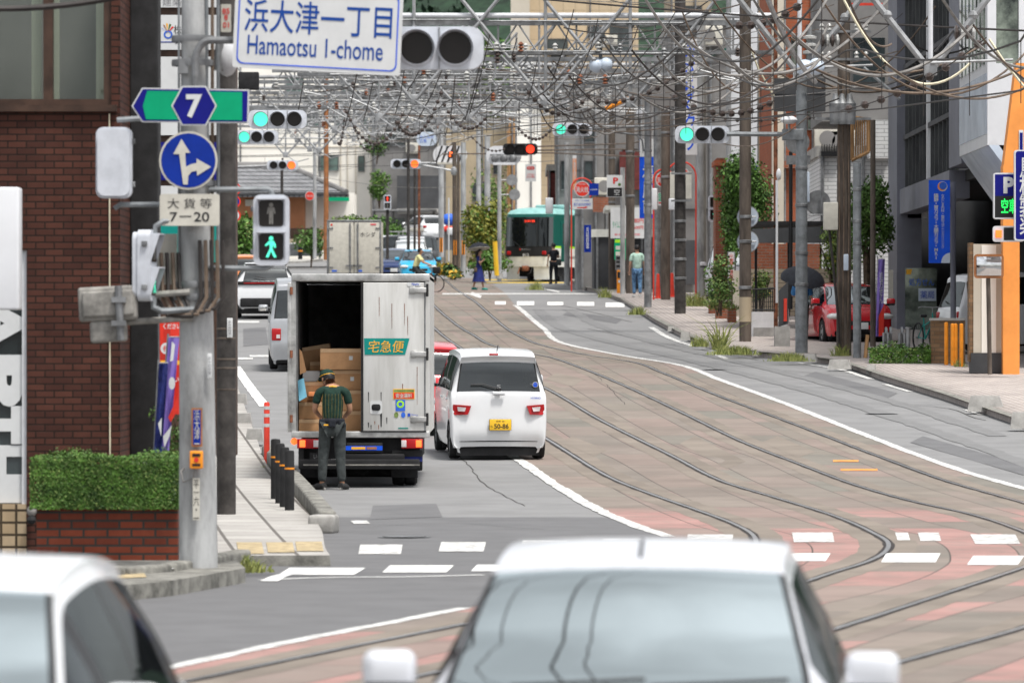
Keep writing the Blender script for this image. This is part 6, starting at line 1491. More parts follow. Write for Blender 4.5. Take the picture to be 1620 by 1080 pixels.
shrub('creeper', 'leafy green creeper left of the dark brown pole', 'shrub', G(1160, 500, .13), (.5, .4, .9), 2600, .1, 'leaf_hedge', ['leaf'], h=3.2, clumps=9)
b = G(1196, 532, .13); m = MB(); m.rect(1190, 493, 1224, 533, b.y, .9, 'tile_white'); m.build('low_wall', None, b, label='low white tiled wall with a concrete foot right of the brown pole', cat='low wall')
m = MB(); m.rect(1192, 518, 1226, 540, b.y-.03, .8, 'concrete'); m.build('concrete_block', None, b-Vector((0, .03, 0)), label='grey concrete block under the low white tiled wall', cat='low wall')
t = thing('iron_fence', 'black iron railing on the low white tiled wall', 'fence', P(1205, 493, b.y)); m = MB()
for x in range(1192, 1226, 3): m.tube([P(x, 494, b.y+.1), P(x, 458, b.y+.1)], .012, 'black', 5)
m.build('bars', t); m = MB(); m.tube([P(1190, 458, b.y+.1), P(1226, 456, b.y+.1)], .025, 'black', 6); m.tube([P(1190, 490, b.y+.1), P(1226, 490, b.y+.1)], .02, 'black', 6); m.build('rail', t)
shrub('fence_shrub', 'yellow flowered shrub behind the black railing', 'shrub', G(1205, 512, .13), (.5, .4, .45), 900, .08, 'leaf_pale', ['leaf', 'leaf', 'leaf_hedge', 'flower'], h=1.5)
b = G(1240, 548, .13); t = thing('metal_gate', 'dark slatted gate panel leaning uphill beside the umbrella', 'gate', b); m = MB(); m.poly([P(1232, 517, b.y), P(1247, 512, b.y), P(1247, 445, b.y), P(1232, 460, b.y)], 'wall_dark', (0, .08, 0)); m.build('panel', t)
m = MB(); m.rect(1226, 516, 1250, 550, b.y, .5, 'concrete'); m.build('gate_foot', t); m = MB(); m.rect(1240, 472, 1245, 508, b.y-.03, .02, 'red_post'); m.build('red_strip', t)
low = G(1420, 575, .13); t = thing('low_hedge', 'low leafy hedge strip in front of the slate clinic building', 'hedge', low); m = MB()
leaves(m, 3000, .07, 'leaf_hedge', in_box(X(1376, low.y), X(1472, low.y), low.y, low.y+.8, low.z-.03, low.z+.32, .05), ['leaf_pale', 'leaf']); m.build('foliage', t)
for i, x in enumerate((1398, 1405, 1423, 1431)):
    b = G(x, 566, .13); m = MB(); k = b.y/F; m.tube([b, b+Vector((0, 0, .55))]+arc(b+Vector((.07, .2, .55)), .12, R(180), R(0), 8, (0, -1, 0))+[b+Vector((.07, .42, 0))], .03, 'steel', 8)
    m.build('bike_stand', None, b, label=('leftmost', 'second', 'third', 'rightmost')[i]+' steel hoop behind the low hedge', cat='bicycle stand', group='steel hoops behind the low hedge')
b = G(1437, 572, .13); m = MB(); m.tube([b, b+Vector((0, 0, .75))], .045, 'steel', 10); m.disc(b+Vector((0, 0, .76)), .07, 'steel', .03, 12, (0, 0, 1)); m.build('steel_post', None, b, label='single steel post with a cap in the low hedge', cat='post')
bb_ = Vector((X(1466, 132), 132, zp(132)+.13)); bk2 = thing('bicycle', 'pale bicycle parked by the pharmacy window', 'bicycle', bb_); bike(bk2, bb_, (.3, -.95, 0), 'teal', False)
banner('purple and red banner in front of the thin grey brown pole', 1389, 410, 1400, 532, 139, 'purple_cloth', lambda m, d: (m.poly([P(1390, 500, d), P(1399, 480, d), P(1398, 530, d), P(1390, 532, d)], 'sign_red'), m.text('処方せん', P(1394, 455, d), 6*d/F, 50*d/F, 'sign_white', vertical=True)), 4)
b = G(1369, 566, .13); m = MB(); m.tube([b, b+Vector((.05, 0, .52))], .045, 'wood', 8); m.build('wood_stake', None, b, label='short pale wooden stake beside the slim grey post', cat='post')
shrub('side_tree', 'leafy tree behind the red hatchback', 'tree', Vector((X(1372, 145), 145, zp(145)+.1)), (.7, .7, 1.2), 5200, .11, 'leaf', ['leaf_hedge'], h=4.2, clumps=14); shrub('side_tree', 'yellow green tree behind the black umbrella', 'tree', Vector((X(1318, 150), 150, zp(150)+.1)), (.8, .7, .8), 1800, .1, 'leaf_pale', ['leaf_yellow', 'leaf'], h=2.9, clumps=9)
b = G(1500, 576, .13); bw = b.y
m = MB(); m.rect(1473, 506, 1527, 577, bw+.5, .3, 'tile_brown'); m.rect(1472, 503, 1528, 507, bw+.47, .36, 'concrete'); m.build('low_wall', None, b, label='low brown tiled wall behind the orange posts', cat='low wall')
for i, (x, y) in enumerate(((1497, 577), (1507, 578), (1512, 578), (1521, 580))):
    b = G(x, y, .13); m = MB(); k = b.y/F; hh = (66, 65, 65, 67)[i]*k; m.tube([b-Vector((0, 0, .05)), b+Vector((0, 0, hh)), b+Vector((0, 0, hh+.02))], [3.2*k, 3.2*k, 1.5*k], 'orange_post', 12)
    m.build('orange_bollard', None, b, label=('leftmost', 'second', 'third', 'rightmost')[i]+' orange post in front of the low brown tiled wall', cat='bollard', group='orange posts by the tiled wall')
for i, (x0, x1, y0, y1) in enumerate(((1056, 1068, 517, 524), (1076, 1092, 526, 538), (1110, 1122, 540, 550), (1190, 1199, 556, 563), (1272, 1292, 561, 573), (1309, 1347, 570, 584), (1370, 1386, 578, 591), (1530, 1588, 628, 651), (1598, 1640, 654, 678))):
    b = G((x0+x1)/2, y1, .05); k = b.y/F; w_ = (x1-x0)*k; h = (y1-y0)*k*1.1; m = MB()
    m.poly([b+Vector((-w_/2, 0, 0)), b+Vector((w_/2, 0, 0)), b+Vector((w_*.36, .06, h)), b+Vector((-w_*.4, .06, h))], 'concrete', (.05, .3, 0))
    m.build('kerb_block', None, b, label=('farthest kerb block of the right pavement', 'second farthest kerb block of the right pavement', 'kerb block left of the tall weeds', 'kerb block below the low white tiled wall', 'kerb block at the foot of the grey signal pole', 'long kerb block in front of the meter box pole', 'small kerb block in front of the low hedge', 'long kerb block in front of the orange pillar', 'kerb block cut by the right edge')[i], cat='kerb block')
for lab, x, y, w_, h, n in (('small grass tuft on the far right kerb', 1010, 497, .5, .35, 120), ('grass tuft at the kerb before the tall weeds', 1108, 547, .4, .4, 90), ('tall thin weeds at the right kerb', 1140, 552, .3, 1.0, 40), ('wide grass clump under the tall weeds', 1163, 560, .9, .30, 380), ('grass clump at the foot of the grey signal pole', 1248, 570, .7, .28, 260),
    ('green weeds round the foot of the red post', 1100, 486, .6, .7, 130), ('grass at the far crosswalk kerb', 957, 470, .4, .5, 90), ('weeds at the foot of the meter box pole', 1330, 565, .4, .4, 90), ('weed tuft by the orange posts', 1519, 582, .3, .3, 60), ('grass beside the tram on the kerb', 848, 458, .6, .5, 100)):
    tuft('weed_tuft', lab, G(x, y, .1), w_, h, n)
# ------------------------------------------------------------ the clinic building and its neighbours on the right
FX = 10.2
cb = thing('clinic_building', 'slate grey clinic building with a tall glass stair front', 'building', (FX, 140, zp(140)))
zg = zp(120)-.3
m = MB(); m.span(FX-.05, FX+.6, 150.0, 153.5, zg, 16, 'wall_slate'); m.span(FX+.03, FX+.5, 129.5, 133.2, 6.3, 16, 'wall_slate'); m.span(FX+.02, FX+.5, 133, 150.1, 5.6, 6.25, 'wall_slate'); m.build('column', cb)
m = MB(); m.span(FX+.22, FX+.26, 133.2, 150, 6.25, 16, 'window_grey'); gl_ = m.build('stair_glass', cb)
m = MB()
for i in range(13): y = 134+i*1.3; m.span(FX+.14, FX+.24, y, y+.07, 6.25, 16, 'wall_dark')
for z in (7.55, 9.4, 11.3): m.span(FX+.12, FX+.24, 133.2, 150, z, z+.12, 'wall_dark')
m.span(FX+.1, FX+.24, 141.2, 141.45, 6.25, 16, 'panel_white'); m.build('mullion', gl_)
m = MB(); m.span(FX+.3, FX+9, 128, 152, zg, 16.5, 'black_matt'); m.build('interior', cb) if 0 else None
m = MB(); m.span(FX+2.6, FX+2.8, 120, 153, zg, 6.2, 'black_matt'); m.span(FX+.3, FX+9, 152.5, 153, zg, 16, 'wall_dark'); m.span(FX+.4, FX+9, 120, 152, 6.0, 6.25, 'black_matt'); m.span(FX+2.5, FX+9, 152, 152.4, 6.2, 16, 'wall_dark'); m.build('wall', cb)
m = MB(); m.rect(1432, 424, 1482, 541, 149.5, .05, 'window_grey'); sh = m.build('pharmacy_window', cb)
m = MB(); k = 149.4/F; m.text('処方せん', P(1458, 446, 149.4), 40*k, 12*k, 'scrub_blue', bold=.0); m.rect(1453, 456, 1481, 476, 149.42, .02, 'panel_sky'); m.text('薬局', P(1467, 466, 149.38), 22*k, 12*k, 'blue_ink'); m.poly([P(1434, 426, 149.4), P(1443, 426, 149.4), P(1441, 434, 149.4), P(1434, 434, 149.4)], 'gold'); m.build('lettering', sh)
m = MB(); m.rect(1436, 312, 1468, 345, 150, .1, 'panel_white'); m.text('医院', P(1446, 330, 149.98), 14*150/F, 12*150/F, 'scrub_blue'); m.build('canopy_sign', cb)
m = MB(); m.rect(1406, 427, 1413, 481, 149.9, .02, 'sign_cream'); m.build('notice', cb)
ub = thing('white_bay_building', 'white panelled bay building jutting out at the upper right', 'building', (FX, 122, 6.4))
m = MB(); m.span(FX-.02, FX+8, 121.8, 129.4, 6.45, 8.2, 'panel_white'); m.span(FX-.02, FX+.14, 121.8, 129.4, 8.2, 16, 'panel_white'); m.span(FX+.14, P(1576, 0, 121.8).x, 121.8, 122.2, 8.2, 16, 'panel_white'); m.span(P(1576, 0, 121.8).x, FX+8, 121.8, 122.2, Z(-20, 122), 16, 'panel_white'); m.span(P(1612, 0, 121.8).x, FX+8, 121.8, 122.2, 8.2, Z(-20, 122), 'panel_white'); m.span(P(1576, 0, 121.8).x, P(1612, 0, 121.8).x, 122, 122.4, 8.2, Z(-20, 122), 'window_grey'); m.build('wall', ub)
m = MB()
for i in range(7): m.span(FX-.06, FX+.0, 122.4+i, 122.95+i, 8.2, 15.6, 'window_grey')
m.build('side_window', ub)
m = MB(); m.span(FX-.035, FX-.015, 122, 129.3, 6.7, 8.0, 'panel_sky'); m.build('side_panel', ub)
m = MB(); m.poly([P(1519, 247, 129.4), P(1564, 229, 121.8), P(1596, 272, 121.8), P(1578, 330, 129.4)], 'panel_sky', (.1, 0, .15)); m.build('soffit', ub)
od_ = G(1600, 592, .13)
t = thing('orange_pillar', 'bright orange pillar widening upward at the right edge', 'pillar', od_); D2 = od_.y
m = MB(); m.rect(1587, 262, 1613, 593, D2, .6, 'orange_wall'); m.poly([P(1588, 262, D2), P(1608, 100, D2), P(1640, 100, D2), P(1640, 262, D2)], 'orange_wall', (0, .6, 0)); m.build('shaft', t)
m = MB(); m.rect(1612, 206, 1619, 258, D2-.02, .03, 'panel_white'); m.rect(1613.5, 210, 1618, 255, D2-.03, .02, 'sign_navy'); m.build('notice_plate', t)
t = thing('cream_wall', 'cream boundary wall with a brown tiled edge beside the orange pillar', 'wall', G(1560, 588, .13)); d = D2+.4
m = MB(); m.rect(1540, 386, 1588, 560, d, .35, 'wall_cream'); m.rect(1553, 388, 1576, 559, d-.02, .05, 'wall_white'); m.build('wall', t); m = MB(); m.rect(1533, 384, 1540, 572, d+.02, .4, 'tile_brown'); m.build('tile_edge', t)
m = MB(); m.rect(1536, 558, 1590, 590, d-.06, .5, 'wall_dark'); m.build('wall_foot', t)
md_ = D2-.35; t = thing('traffic_mirror', 'rounded rectangular traffic mirror with a brown frame on a post', 'traffic mirror', P(1566, 590, md_)); k = md_/F
m = MB(); m.tube([P(1566, 592, md_), P(1563, 420, md_)], 3.6*k, 'pole_brown', 10); m.build('post', t)
m = MB(); m.poly(rrect(P(1564.5, 421, md_-.1), 47*k, 38*k, .07), 'mirror_frame', (0, .08, 0)); m.build('frame', t)
m = MB(); nx = 10; vs = [P(1564.5, 421, md_-.1) + Vector((39*k*(i/nx-.5), -.05*(1-((i/nx-.5)*2)**2*.5-((j/nx-.5)*2)**2*.5)-.004, 30*k*(j/nx-.5))) for j in range(nx+1) for i in range(nx+1)]; m.add(vs, [(j*(nx+1)+i, j*(nx+1)+i+1, (j+1)*(nx+1)+i+1, (j+1)*(nx+1)+i) for j in range(nx) for i in range(nx)], 'sky_mirror', True); m.build('mirror_face', t)
E3 = D2-2.2; k = E3/F
t = thing('lamp_parking_sign', 'blue and black parking sign with a white P and green lamps', 'sign', P(1590, 346, E3)); m = MB(); m.poly(rrect(P(1597, 310, E3), 50*k, 73*k, .05), 'panel_white', (0, .2, 0)); m.rect(1574, 276, 1620, 310, E3-.005, .01, 'sign_navy'); m.rect(1574, 310, 1620, 344, E3-.005, .01, 'black'); m.build('panel', t)
m = MB(); m.text('P', P(1596, 293, E3-.012), 17*k, 26*k, 'sign_white', bold=.05); m.build('lettering', t); m = MB(); m.text('空車', P(1596, 326, E3-.012), 24*k, 24*k, 'lamp_led', bold=.02); m.build('lamp_display', t)
t = thing('warning_lamp_box', 'small grey box with an orange lamp under the parking sign', 'lamp', P(1588, 382, E3)); m = MB(); m.poly(rrect(P(1596, 370, E3), 50*k, 25*k, .06), 'panel_white', (0, .15, 0)); m.rect(1588, 360, 1618, 380, E3-.005, .01, 'black'); m.build('housing', t); m = MB(); m.rect(1575, 364, 1585, 376, E3-.03, .03, 'lamp_amber', .01); m.build('lamp', t)
t = thing('navy_sign', 'navy blue sign with white characters cut by the right edge', 'sign', P(1625, 380, E3-.3)); m = MB(); c = P(1636, 309, E3-.3); m.poly(rrect(c, 62*k, 143*k, .06), 'panel_white', (0, .2, 0)); m.poly(rrect(c+YB, 58*k, 139*k, .05), 'sign_navy', (0, .003, 0)); m.build('panel', t); m = MB(); m.text('鳥松製薬', c+YB*2+Vector((-11*k, 0, 0)), 24*k, 125*k, 'sign_white', vertical=True, bold=.01); m.build('lettering', t)
t = thing('clinic_banner', 'bright blue vertical clinic sign with two columns of white writing', 'sign', P(1486, 416, 127.5)); d = 127.5; k = d/F
m = MB(); m.rect(1469.5, 285, 1503, 416, d, .06, 'blue_bright'); m.build('panel', t)
m = MB(); m.text('鎮静・胃カメラ・大腸カメラ・MRI', P(1481, 358, d-.006), 7.5*k, 104*k, 'sign_white', vertical=True, bold=.012); m.text('なかじま内科・整形スポーツクリニック', P(1491.5, 350, d-.006), 5.2*k, 86*k, 'sign_white', vertical=True); m.disc(P(1491, 295, d-.006), 7.8*k, 'sign_white'); m.disc(P(1490, 295, d-.010), 6.8*k, 'car_orange'); m.disc(P(1492, 294, d-.014), 6.0*k, 'scrub_blue')
m.poly([P(1503, 416, d-.006)]+[P(1503-14*math.cos(R(a)), 416-16*math.sin(R(a)), d-.006) for a in range(0, 91, 10)], 'panel_sky'); m.build('lettering', t)
# ------------------------------------------------------------ the tram coming round the corner
td = 257
tm = thing('tram', 'green and white tram with a black front turning in at the far crossing', 'tram', (0, 0, 0))
W = 1.19; TL = 16.5
def outline(w, ins=0.0):      # plan outline: curved front, flat flanks
    pts = [(w, TL), (w, .75), (w*.965, .42), (w*.86, .19), (w*.62, .06), (w*.3, .012), (0, 0)]
    pts = [(x, y+ins) for x, y in pts]
    return pts[:] + [(-x, y) for x, y in pts[-2::-1]]
def tband(mb, zs, mat, i0=0, i1=None, off=0.0):       # zs: (z, width, setback)
    rows = []
    for z, w, s in zs: rows.append([Vector((x*(1+off), y+s-off*1.2, z)) for x, y in outline(w)])
    n = len(rows[0]); i1 = n-1 if i1 is None else i1
    vs = [v for r in rows for v in r]
    mb.add(vs, [(i*n+j, i*n+j+1, (i+1)*n+j+1, (i+1)*n+j) for i in range(len(rows)-1) for j in range(i0, i1)], mat, True)
m = MB()
tband(m, [(.74, W, .02), (1.24, W, 0)], 'tram_cream'); tband(m, [(1.12, W, 0), (1.58, W, .0)], 'tram_cream', 0, 2); tband(m, [(1.12, W, 0), (1.58, W, .0)], 'tram_cream', 10, 12)
tband(m, [(1.58, W, 0), (1.68, W, 0)], 'tram_lime', 0, 2); tband(m, [(1.58, W, 0), (1.68, W, 0)], 'tram_lime', 10, 12)
tband(m, [(1.68, W, 0), (2.98, W*.98, .10)], 'tram_green', 0, 2); tband(m, [(1.68, W, 0), (2.98, W*.98, .10)], 'tram_green', 10, 12)
tband(m, [(2.98, W*.98, .10), (3.12, W*.97, .14)], 'tram_green'); m.build('body', tm, ang=50)
m = MB(); tband(m, [(3.12, W*.97, .14), (3.28, W*.90, .3), (3.38, W*.7, .6), (3.43, W*.3, 1.0)], 'tram_roof')
m.span(-.7, .7, 3, 6, 3.38, 3.6, 'tram_roof', .08); m.span(-.7, .7, 8, 12, 3.38, 3.58, 'tram_roof', .08); m.build('roof', tm, ang=60)
m = MB(); tband(m, [(1.2, W*1.002, -.002), (1.3, W*1.002, -.002), (1.66, W*1.002, .01)], 'black', 2, 10, .002); m.build('front_panel', tm)
m = MB(); tband(m, [(1.66, W*1.001, .0), (2.98, W*.985, .095)], 'glass_tram', 2, 10, .002); wsx = m.build('windshield', tm)
m = MB()
for x in (-.34, .52): m.tube([(x, .02+abs(x)*.06, 1.66), (x*.98, .11+abs(x)*.06, 2.98)], .03, 'black', 6)
for x in (-.5, .2): m.tube([(x+.25, -.03, 1.62), (x-.1, -.0, 1.9)], .012, 'black', 5)
m.build('window_bars', wsx)
m = MB(); m.box((.15, .085, 2.80), (.62, .02, .22), 'black'); m.text('浜大津行 普通', (.15, .070, 2.80), .5, .11, 'lamp_red'); m.build('destination_display', tm)
m = MB(); m.span(-.9, .9, .9, 1.0, 1.3, 2.9, 'dark_hole'); m.box((.35, .6, 1.75), (.4, .3, .9), 'seat', 0, .05); m.span(-1.1, 1.1, .6, 8, .95, 1.0, 'wall_grey'); m.build('cab_interior', tm)
for s in (-1, 1):
    m = MB(); m.box((s*.80, .10, 1.36), (.30, .10, .17), 'red_plastic', s*-.28, .03); l = m.build('tail_light', tm); m = MB(); m.box((s*.84, .055, 1.36), (.16, .03, .09), 'clear_plastic', s*-.28, .02); m.build('headlamp', l)
m = MB(); m.text('812', (0, -.012, 1.27), .3, .13, 'sign_white', bold=.02); m.text('ケイハン', (.0, -.012, 1.52), .42, .07, 'sign_white'); m.box((-.28, -.01, 1.52), (.05, .01, .08), 'red_ink'); m.build('lettering', tm)
m = MB(); tband(m, [(.16, W*.97, .12), (.80, W*.985, .04)], 'tram_cream', 1, 5); tband(m, [(.16, W*.97, .12), (.80, W*.985, .04)], 'tram_cream', 7, 11); m.build('skirt', tm)
m = MB(); m.span(-W*.9, W*.9, .5, TL, .32, .9, 'black_matt'); m.build('underframe', tm)
m = MB(); m.box((0, -.05, .66), (.3, .3, .24), 'rust', 0, .05); m.box((0, -.22, .66), (.16, .2, .2), 'rust', 0, .04); m.tube([(.3, .0, .7), (.25, -.1, .45), (.1, -.05, .4)], .03, 'black', 6); m.tube([(-.3, .0, .7), (-.35, -.1, .42)], .03, 'rust', 6); m.build('coupler', tm)
m = MB(); m.span(-W*1.005, -W*.995, 1.2, 2.1, 1.0, 2.75, 'tram_green'); m.build('door', tm) if 0 else None
for s in (1, -1):
    m = MB(); m.span(s*W*.985, s*W*1.012, 1.35, 2.25, .98, 2.8, 'tram_green', .01); dd = m.build('door', tm); m = MB(); m.span(s*W*1.0, s*W*1.018, 1.55, 2.05, 1.75, 2.7, 'window_dark'); m.build('door_window', dd)
    for k in range(6):
        m = MB(); m.span(s*W*.97, s*W*1.008, 3.2+k*2.1, 4.8+k*2.1, 1.75, 2.75, 'window_dark', .02); m.build('side_window', tm)
for y in (2.6, 4.4, 12, 13.8):
    for s in (-1, 1): m = MB(); m.lathe((s*.72, y, .38), [(.001, -.07), (.4, -.07), (.4, .05), (.43, .07), (.001, .07)], 'steel_dull', 20, 'X'); m.build('wheel', tm)
tz = Z(446, td)
place(tm, Vector((X(832, td), td, tz-.05)), R(-21))
# ------------------------------------------------------------ signals and crossing gear near and beyond the crossing
signal3('far left green light partly behind the route sign end', P(439, 189, 122), 0)
signal3('smaller green light below the far left one', P(406, 217, 165), 0)
signal3('distant amber lit signal above the tiled roof', P(447, 261.5, 257), 2, ('lamp_green', 'lamp_amber', 'lamp_amber'), 1.12)
signal3('distant amber lit signal on the black pole at the far junction', P(642, 259.5, 262), 2, ('lamp_green', 'lamp_amber', 'lamp_amber'), 1.12)
signal3('black bodied crossing signal with a red light above the tram', P(823, 236, 235), 2, scale=1.15, body='black_matt')
for lab, x, y, s, lit in (('tiny pedestrian signal showing red beyond the box truck', 613, 320, 1.0, 'stop'), ('tiny pedestrian signal at the right junction behind the brick pillar', 1131, 330, 1.3, 'walk')):
    ped_signal(lab, P(x, y, 258 if x < 700 else 185), lit=lit, scale=s)
m = MB(); m.tube([P(613, 331, 258.3), P(613, 410, 258.3)], .07, 'pole_dark', 8); m.build('signal_post', None, P(613, 410, 258), label='thin dark post under the tiny red pedestrian signal', cat='pole')
t = thing('crossing_lamp', 'rounded grey housing with diagonal stripes and a lit arrow above the far crossing', 'crossing signal', P(712, 258, 270)); d = 270; k = d/F
m = MB(); m.poly(rrect(P(712, 245, d), 54*k, 29*k, .4), 'panel_white', (0, .25, 0), True)
for i in range(-2, 3): m.poly([P(712+i*9-6, 258, d-.01), P(712+i*9-3, 258, d-.01), P(712+i*9+7, 231, d-.01), P(712+i*9+4, 231, d-.01)], 'black_matt')
m.rect(692, 257, 735, 260, d-.3, .4, 'sign_cream'); m.build('housing', t); m = MB(); m.poly(rrect(P(714, 245, d-.02), 11*k, 10*k, .05), 'black', (0, .01, 0)); m.build('screen', t); m = MB(); m.tube([P(712, 248, d-.05), P(712, 242, d-.05), P(718, 242, d-.05), P(718, 247, d-.05)], .05, 'lamp_amber', 6); m.build('arrow_lamp', t)
t = thing('crossing_lamp', 'rounded grey lamp housing left of the red crossing light', 'crossing signal', P(797, 262, 237)); d = 237; k = d/F
m = MB(); m.poly(rrect(P(797, 246, d), 56*k, 30*k, .38), 'panel_white', (0, .25, 0), True); m.rect(775, 244, 835, 246.5, d-.1, .06, 'steel_dull'); m.rect(780, 257, 815, 261, d-.2, .3, 'panel_white'); m.build('housing', t)
for x in (783, 797, 811): m = MB(); m.ball(P(x, 251, d-.1), .17, 'steel_dull', 10, (1, .6, 1)); m.build('lamp', t)
def farpole(label, x, yf, w, yt, mat, d, name='distant_pole', taper=.9, fn=None):
    b = Vector((X(x, d), d, min(Z(yf, d), zp(d)))); return upole(label, x, yf, w, yt, mat, d=d, taper=taper, name=name, parts=fn)
def f_sig(t, b, k): m = MB(); m.tube([P(447, 250, b.y), P(447, 267, b.y)], .05, 'pole_dark', 6); m.tube([P(372, 264, b.y), P(428, 262, b.y)], .05, 'steel', 6); m.build('signal_arm', t)
farpole('black signal pole in front of the tiled roof', 446, 405, 5, 255, 'pole_dark', 258, fn=f_sig)
farpole('grey pole carrying a hydrant sign near the tiled roof house', 498, 404, 6, 225, 'concrete_pole', 275); farpole('red brown pole in front of the white building', 516, 406, 8, 110, 'mirror_frame', 262); farpole('thick grey pole top in front of the white building', 517, 250, 9, 150, 'concrete_pole', 262) if 0 else None
def f_arm(t, b, k): m = MB(); m.tube([P(662, 258, b.y), P(690, 258, b.y)], .05, 'steel', 6); m.tube([P(662, 260, b.y), P(715, 270, b.y)], .05, 'steel', 6); m.ball(P(718, 271, b.y), .16, 'steel', 8, (1, 1, 1.4)); m.build('signal_arm', t)
farpole('black pole of the distant amber signal beside the far junction', 646, 398, 5, 220, 'pole_dark', 262, fn=f_arm); farpole('dark pole right of the black junction pole', 656, 398, 4, 260, 'pole_dark', 268); farpole('rusty pole right of the black junction poles', 663, 396, 4, 230, 'rust', 272)
for lab, x, yf, w, yt, mat, d in (('pale concrete pole nearest the queue of cars', 698, 402, 9, 190, 'concrete_pole', 285), ('brown pole left of the yellow leaved tree', 719, 420, 7, 225, 'pole_brown', 268), ('second brown pole beside the yellow leaved tree', 725, 420, 5, 245, 'pole_brown', 266), ('grey concrete pole just left of the yellow leaved tree', 733, 424, 9, 225, 'concrete_pole', 262),
    ('grey concrete pole behind the yellow leaved tree', 757, 420, 8, 205, 'concrete_pole', 290), ('second concrete pole behind the yellow leaved tree', 771, 420, 10, 215, 'concrete_pole', 282), ('grey pole between the yellow leaved tree and the tram', 790, 441, 7, 262, 'concrete_pole', 252), ('thin white marker pole by the queue', 710, 408, 2.5, 313, 'sign_white', 262)):
    farpole(lab, x, yf, w, yt, mat, d)
m = MB(); m.tube([P(790, 441, 252), P(790, 432, 252)], .16, 'concrete', 12); m.build('concrete_collar', None, P(790, 441, 252), label='concrete collar at the foot of the pole beside the tram', cat='pole base')
for i, (x, d) in enumerate(((698, 284.6), (720, 267.6), (733, 261.6), (757, 261), (766, 262))):
    y0 = (376, 380, 380, 385, 385)[i]; m = MB(); m.rect(x-2.5, y0, x+2.5, y0+23, d, .1, 'orange_post'); m.rect(x-.9, y0, x+.9, y0+23, d-.01, .1, 'black'); m.build('warning_plate', None, P(x, y0+23, d), label=('orange black plate on the pole nearest the queue', 'orange black plate on the left brown pole', 'orange black plate on the grey pole left of the tree', 'left orange black plate under the yellow leaved tree', 'right orange black plate under the yellow leaved tree')[i], cat='warning plate')
m = MB(); m.tube([P(786, 436, 250), P(783, 382, 250)], .11, 'plate_yellow', 10); m.build('yellow_post', None, P(786, 436, 250), label='leaning yellow post beside the pole left of the tram', cat='post')
m = MB(); m.tube([P(1000-42, 172, 165), P(998, 155, 165)], .06, 'orange_post', 8); m.build('yellow_guard', None, P(958, 172, 165), label='yellow tube guarding a wire above the middle green light', cat='wire guard')
for lab, x, y, r, d in (('upper round sign back on the pole left of the tram', 810, 285, 9, 250), ('lower round sign back on the pole left of the tram', 814, 308, 9, 250)):
    m = MB(); c = P(x, y, d); round_sign(m, c, r*d/F, 'steel', 'steel'); m.tube([P(793, y, d+.05), P(x, y, d+.05)], .03, 'steel', 6); m.build('reverse_sign', None, c, label=lab, cat='sign back')
hydrant_far = thing('hydrant_sign', 'small distant red fire hydrant sign in front of the tiled roof house', 'road sign', P(490, 318, 274.5), 'red fire hydrant signs'); d = 274.5; k = d/F
m = MB(); m.disc(P(490, 310, d), 7.5*k, 'sign_white', .03); m.disc(P(490, 310, d)+YB*2, 6.7*k, 'sign_red'); m.text('消火栓', P(490, 310, d)+YB*4, 10*k, 4*k, 'sign_white'); m.build('sign_disc', hydrant_far)
for lab, y, f in (('upper round no entry type sign at the left edge of the road', 299, 'sign_white'), ('round blue and red no parking sign at the left edge of the road', 319, 'sign_blue'), ('lower round white and red sign at the left edge of the road', 341, 'sign_white')):
    d = 150; k = d/F; m = MB(); c = P(371, y, d); m.disc(c, 10*k, 'sign_red', .02); m.disc(c+YB, 7.6*k, f); m.poly([P(366, y-5, d-.01), P(368, y-6, d-.01), P(377, y+5, d-.01), P(375, y+6, d-.01)], 'sign_red') if f == 'sign_blue' else m.disc(c+YB*2-Vector((0, 0, 0)), 3*k, 'scrub_blue', 0, 12, (0, -1, 0), 5*k); m.build('round_sign', None, c, label=lab, cat='road sign')
m = MB(); m.tube([P(367, 480, 150.1), P(367, 280, 150.1)], .04, 'steel_dull', 8); m.build('sign_post', None, P(367, 480, 150), label='thin grey post of the round signs at the left edge', cat='pole')
m = MB(); d = 255; m.poly(rrect(P(675, 220, d), 32*d/F, 22*d/F, .28), 'panel_sky', (0, .2, 0), True); m.text('みんなの\n広場', P(675, 220, d-.01), 22*d/F, 12*d/F, 'scrub_blue'); m.build('round_billboard', None, P(675, 231, d), label='pale oval sign with blue writing among the far wires', cat='sign')
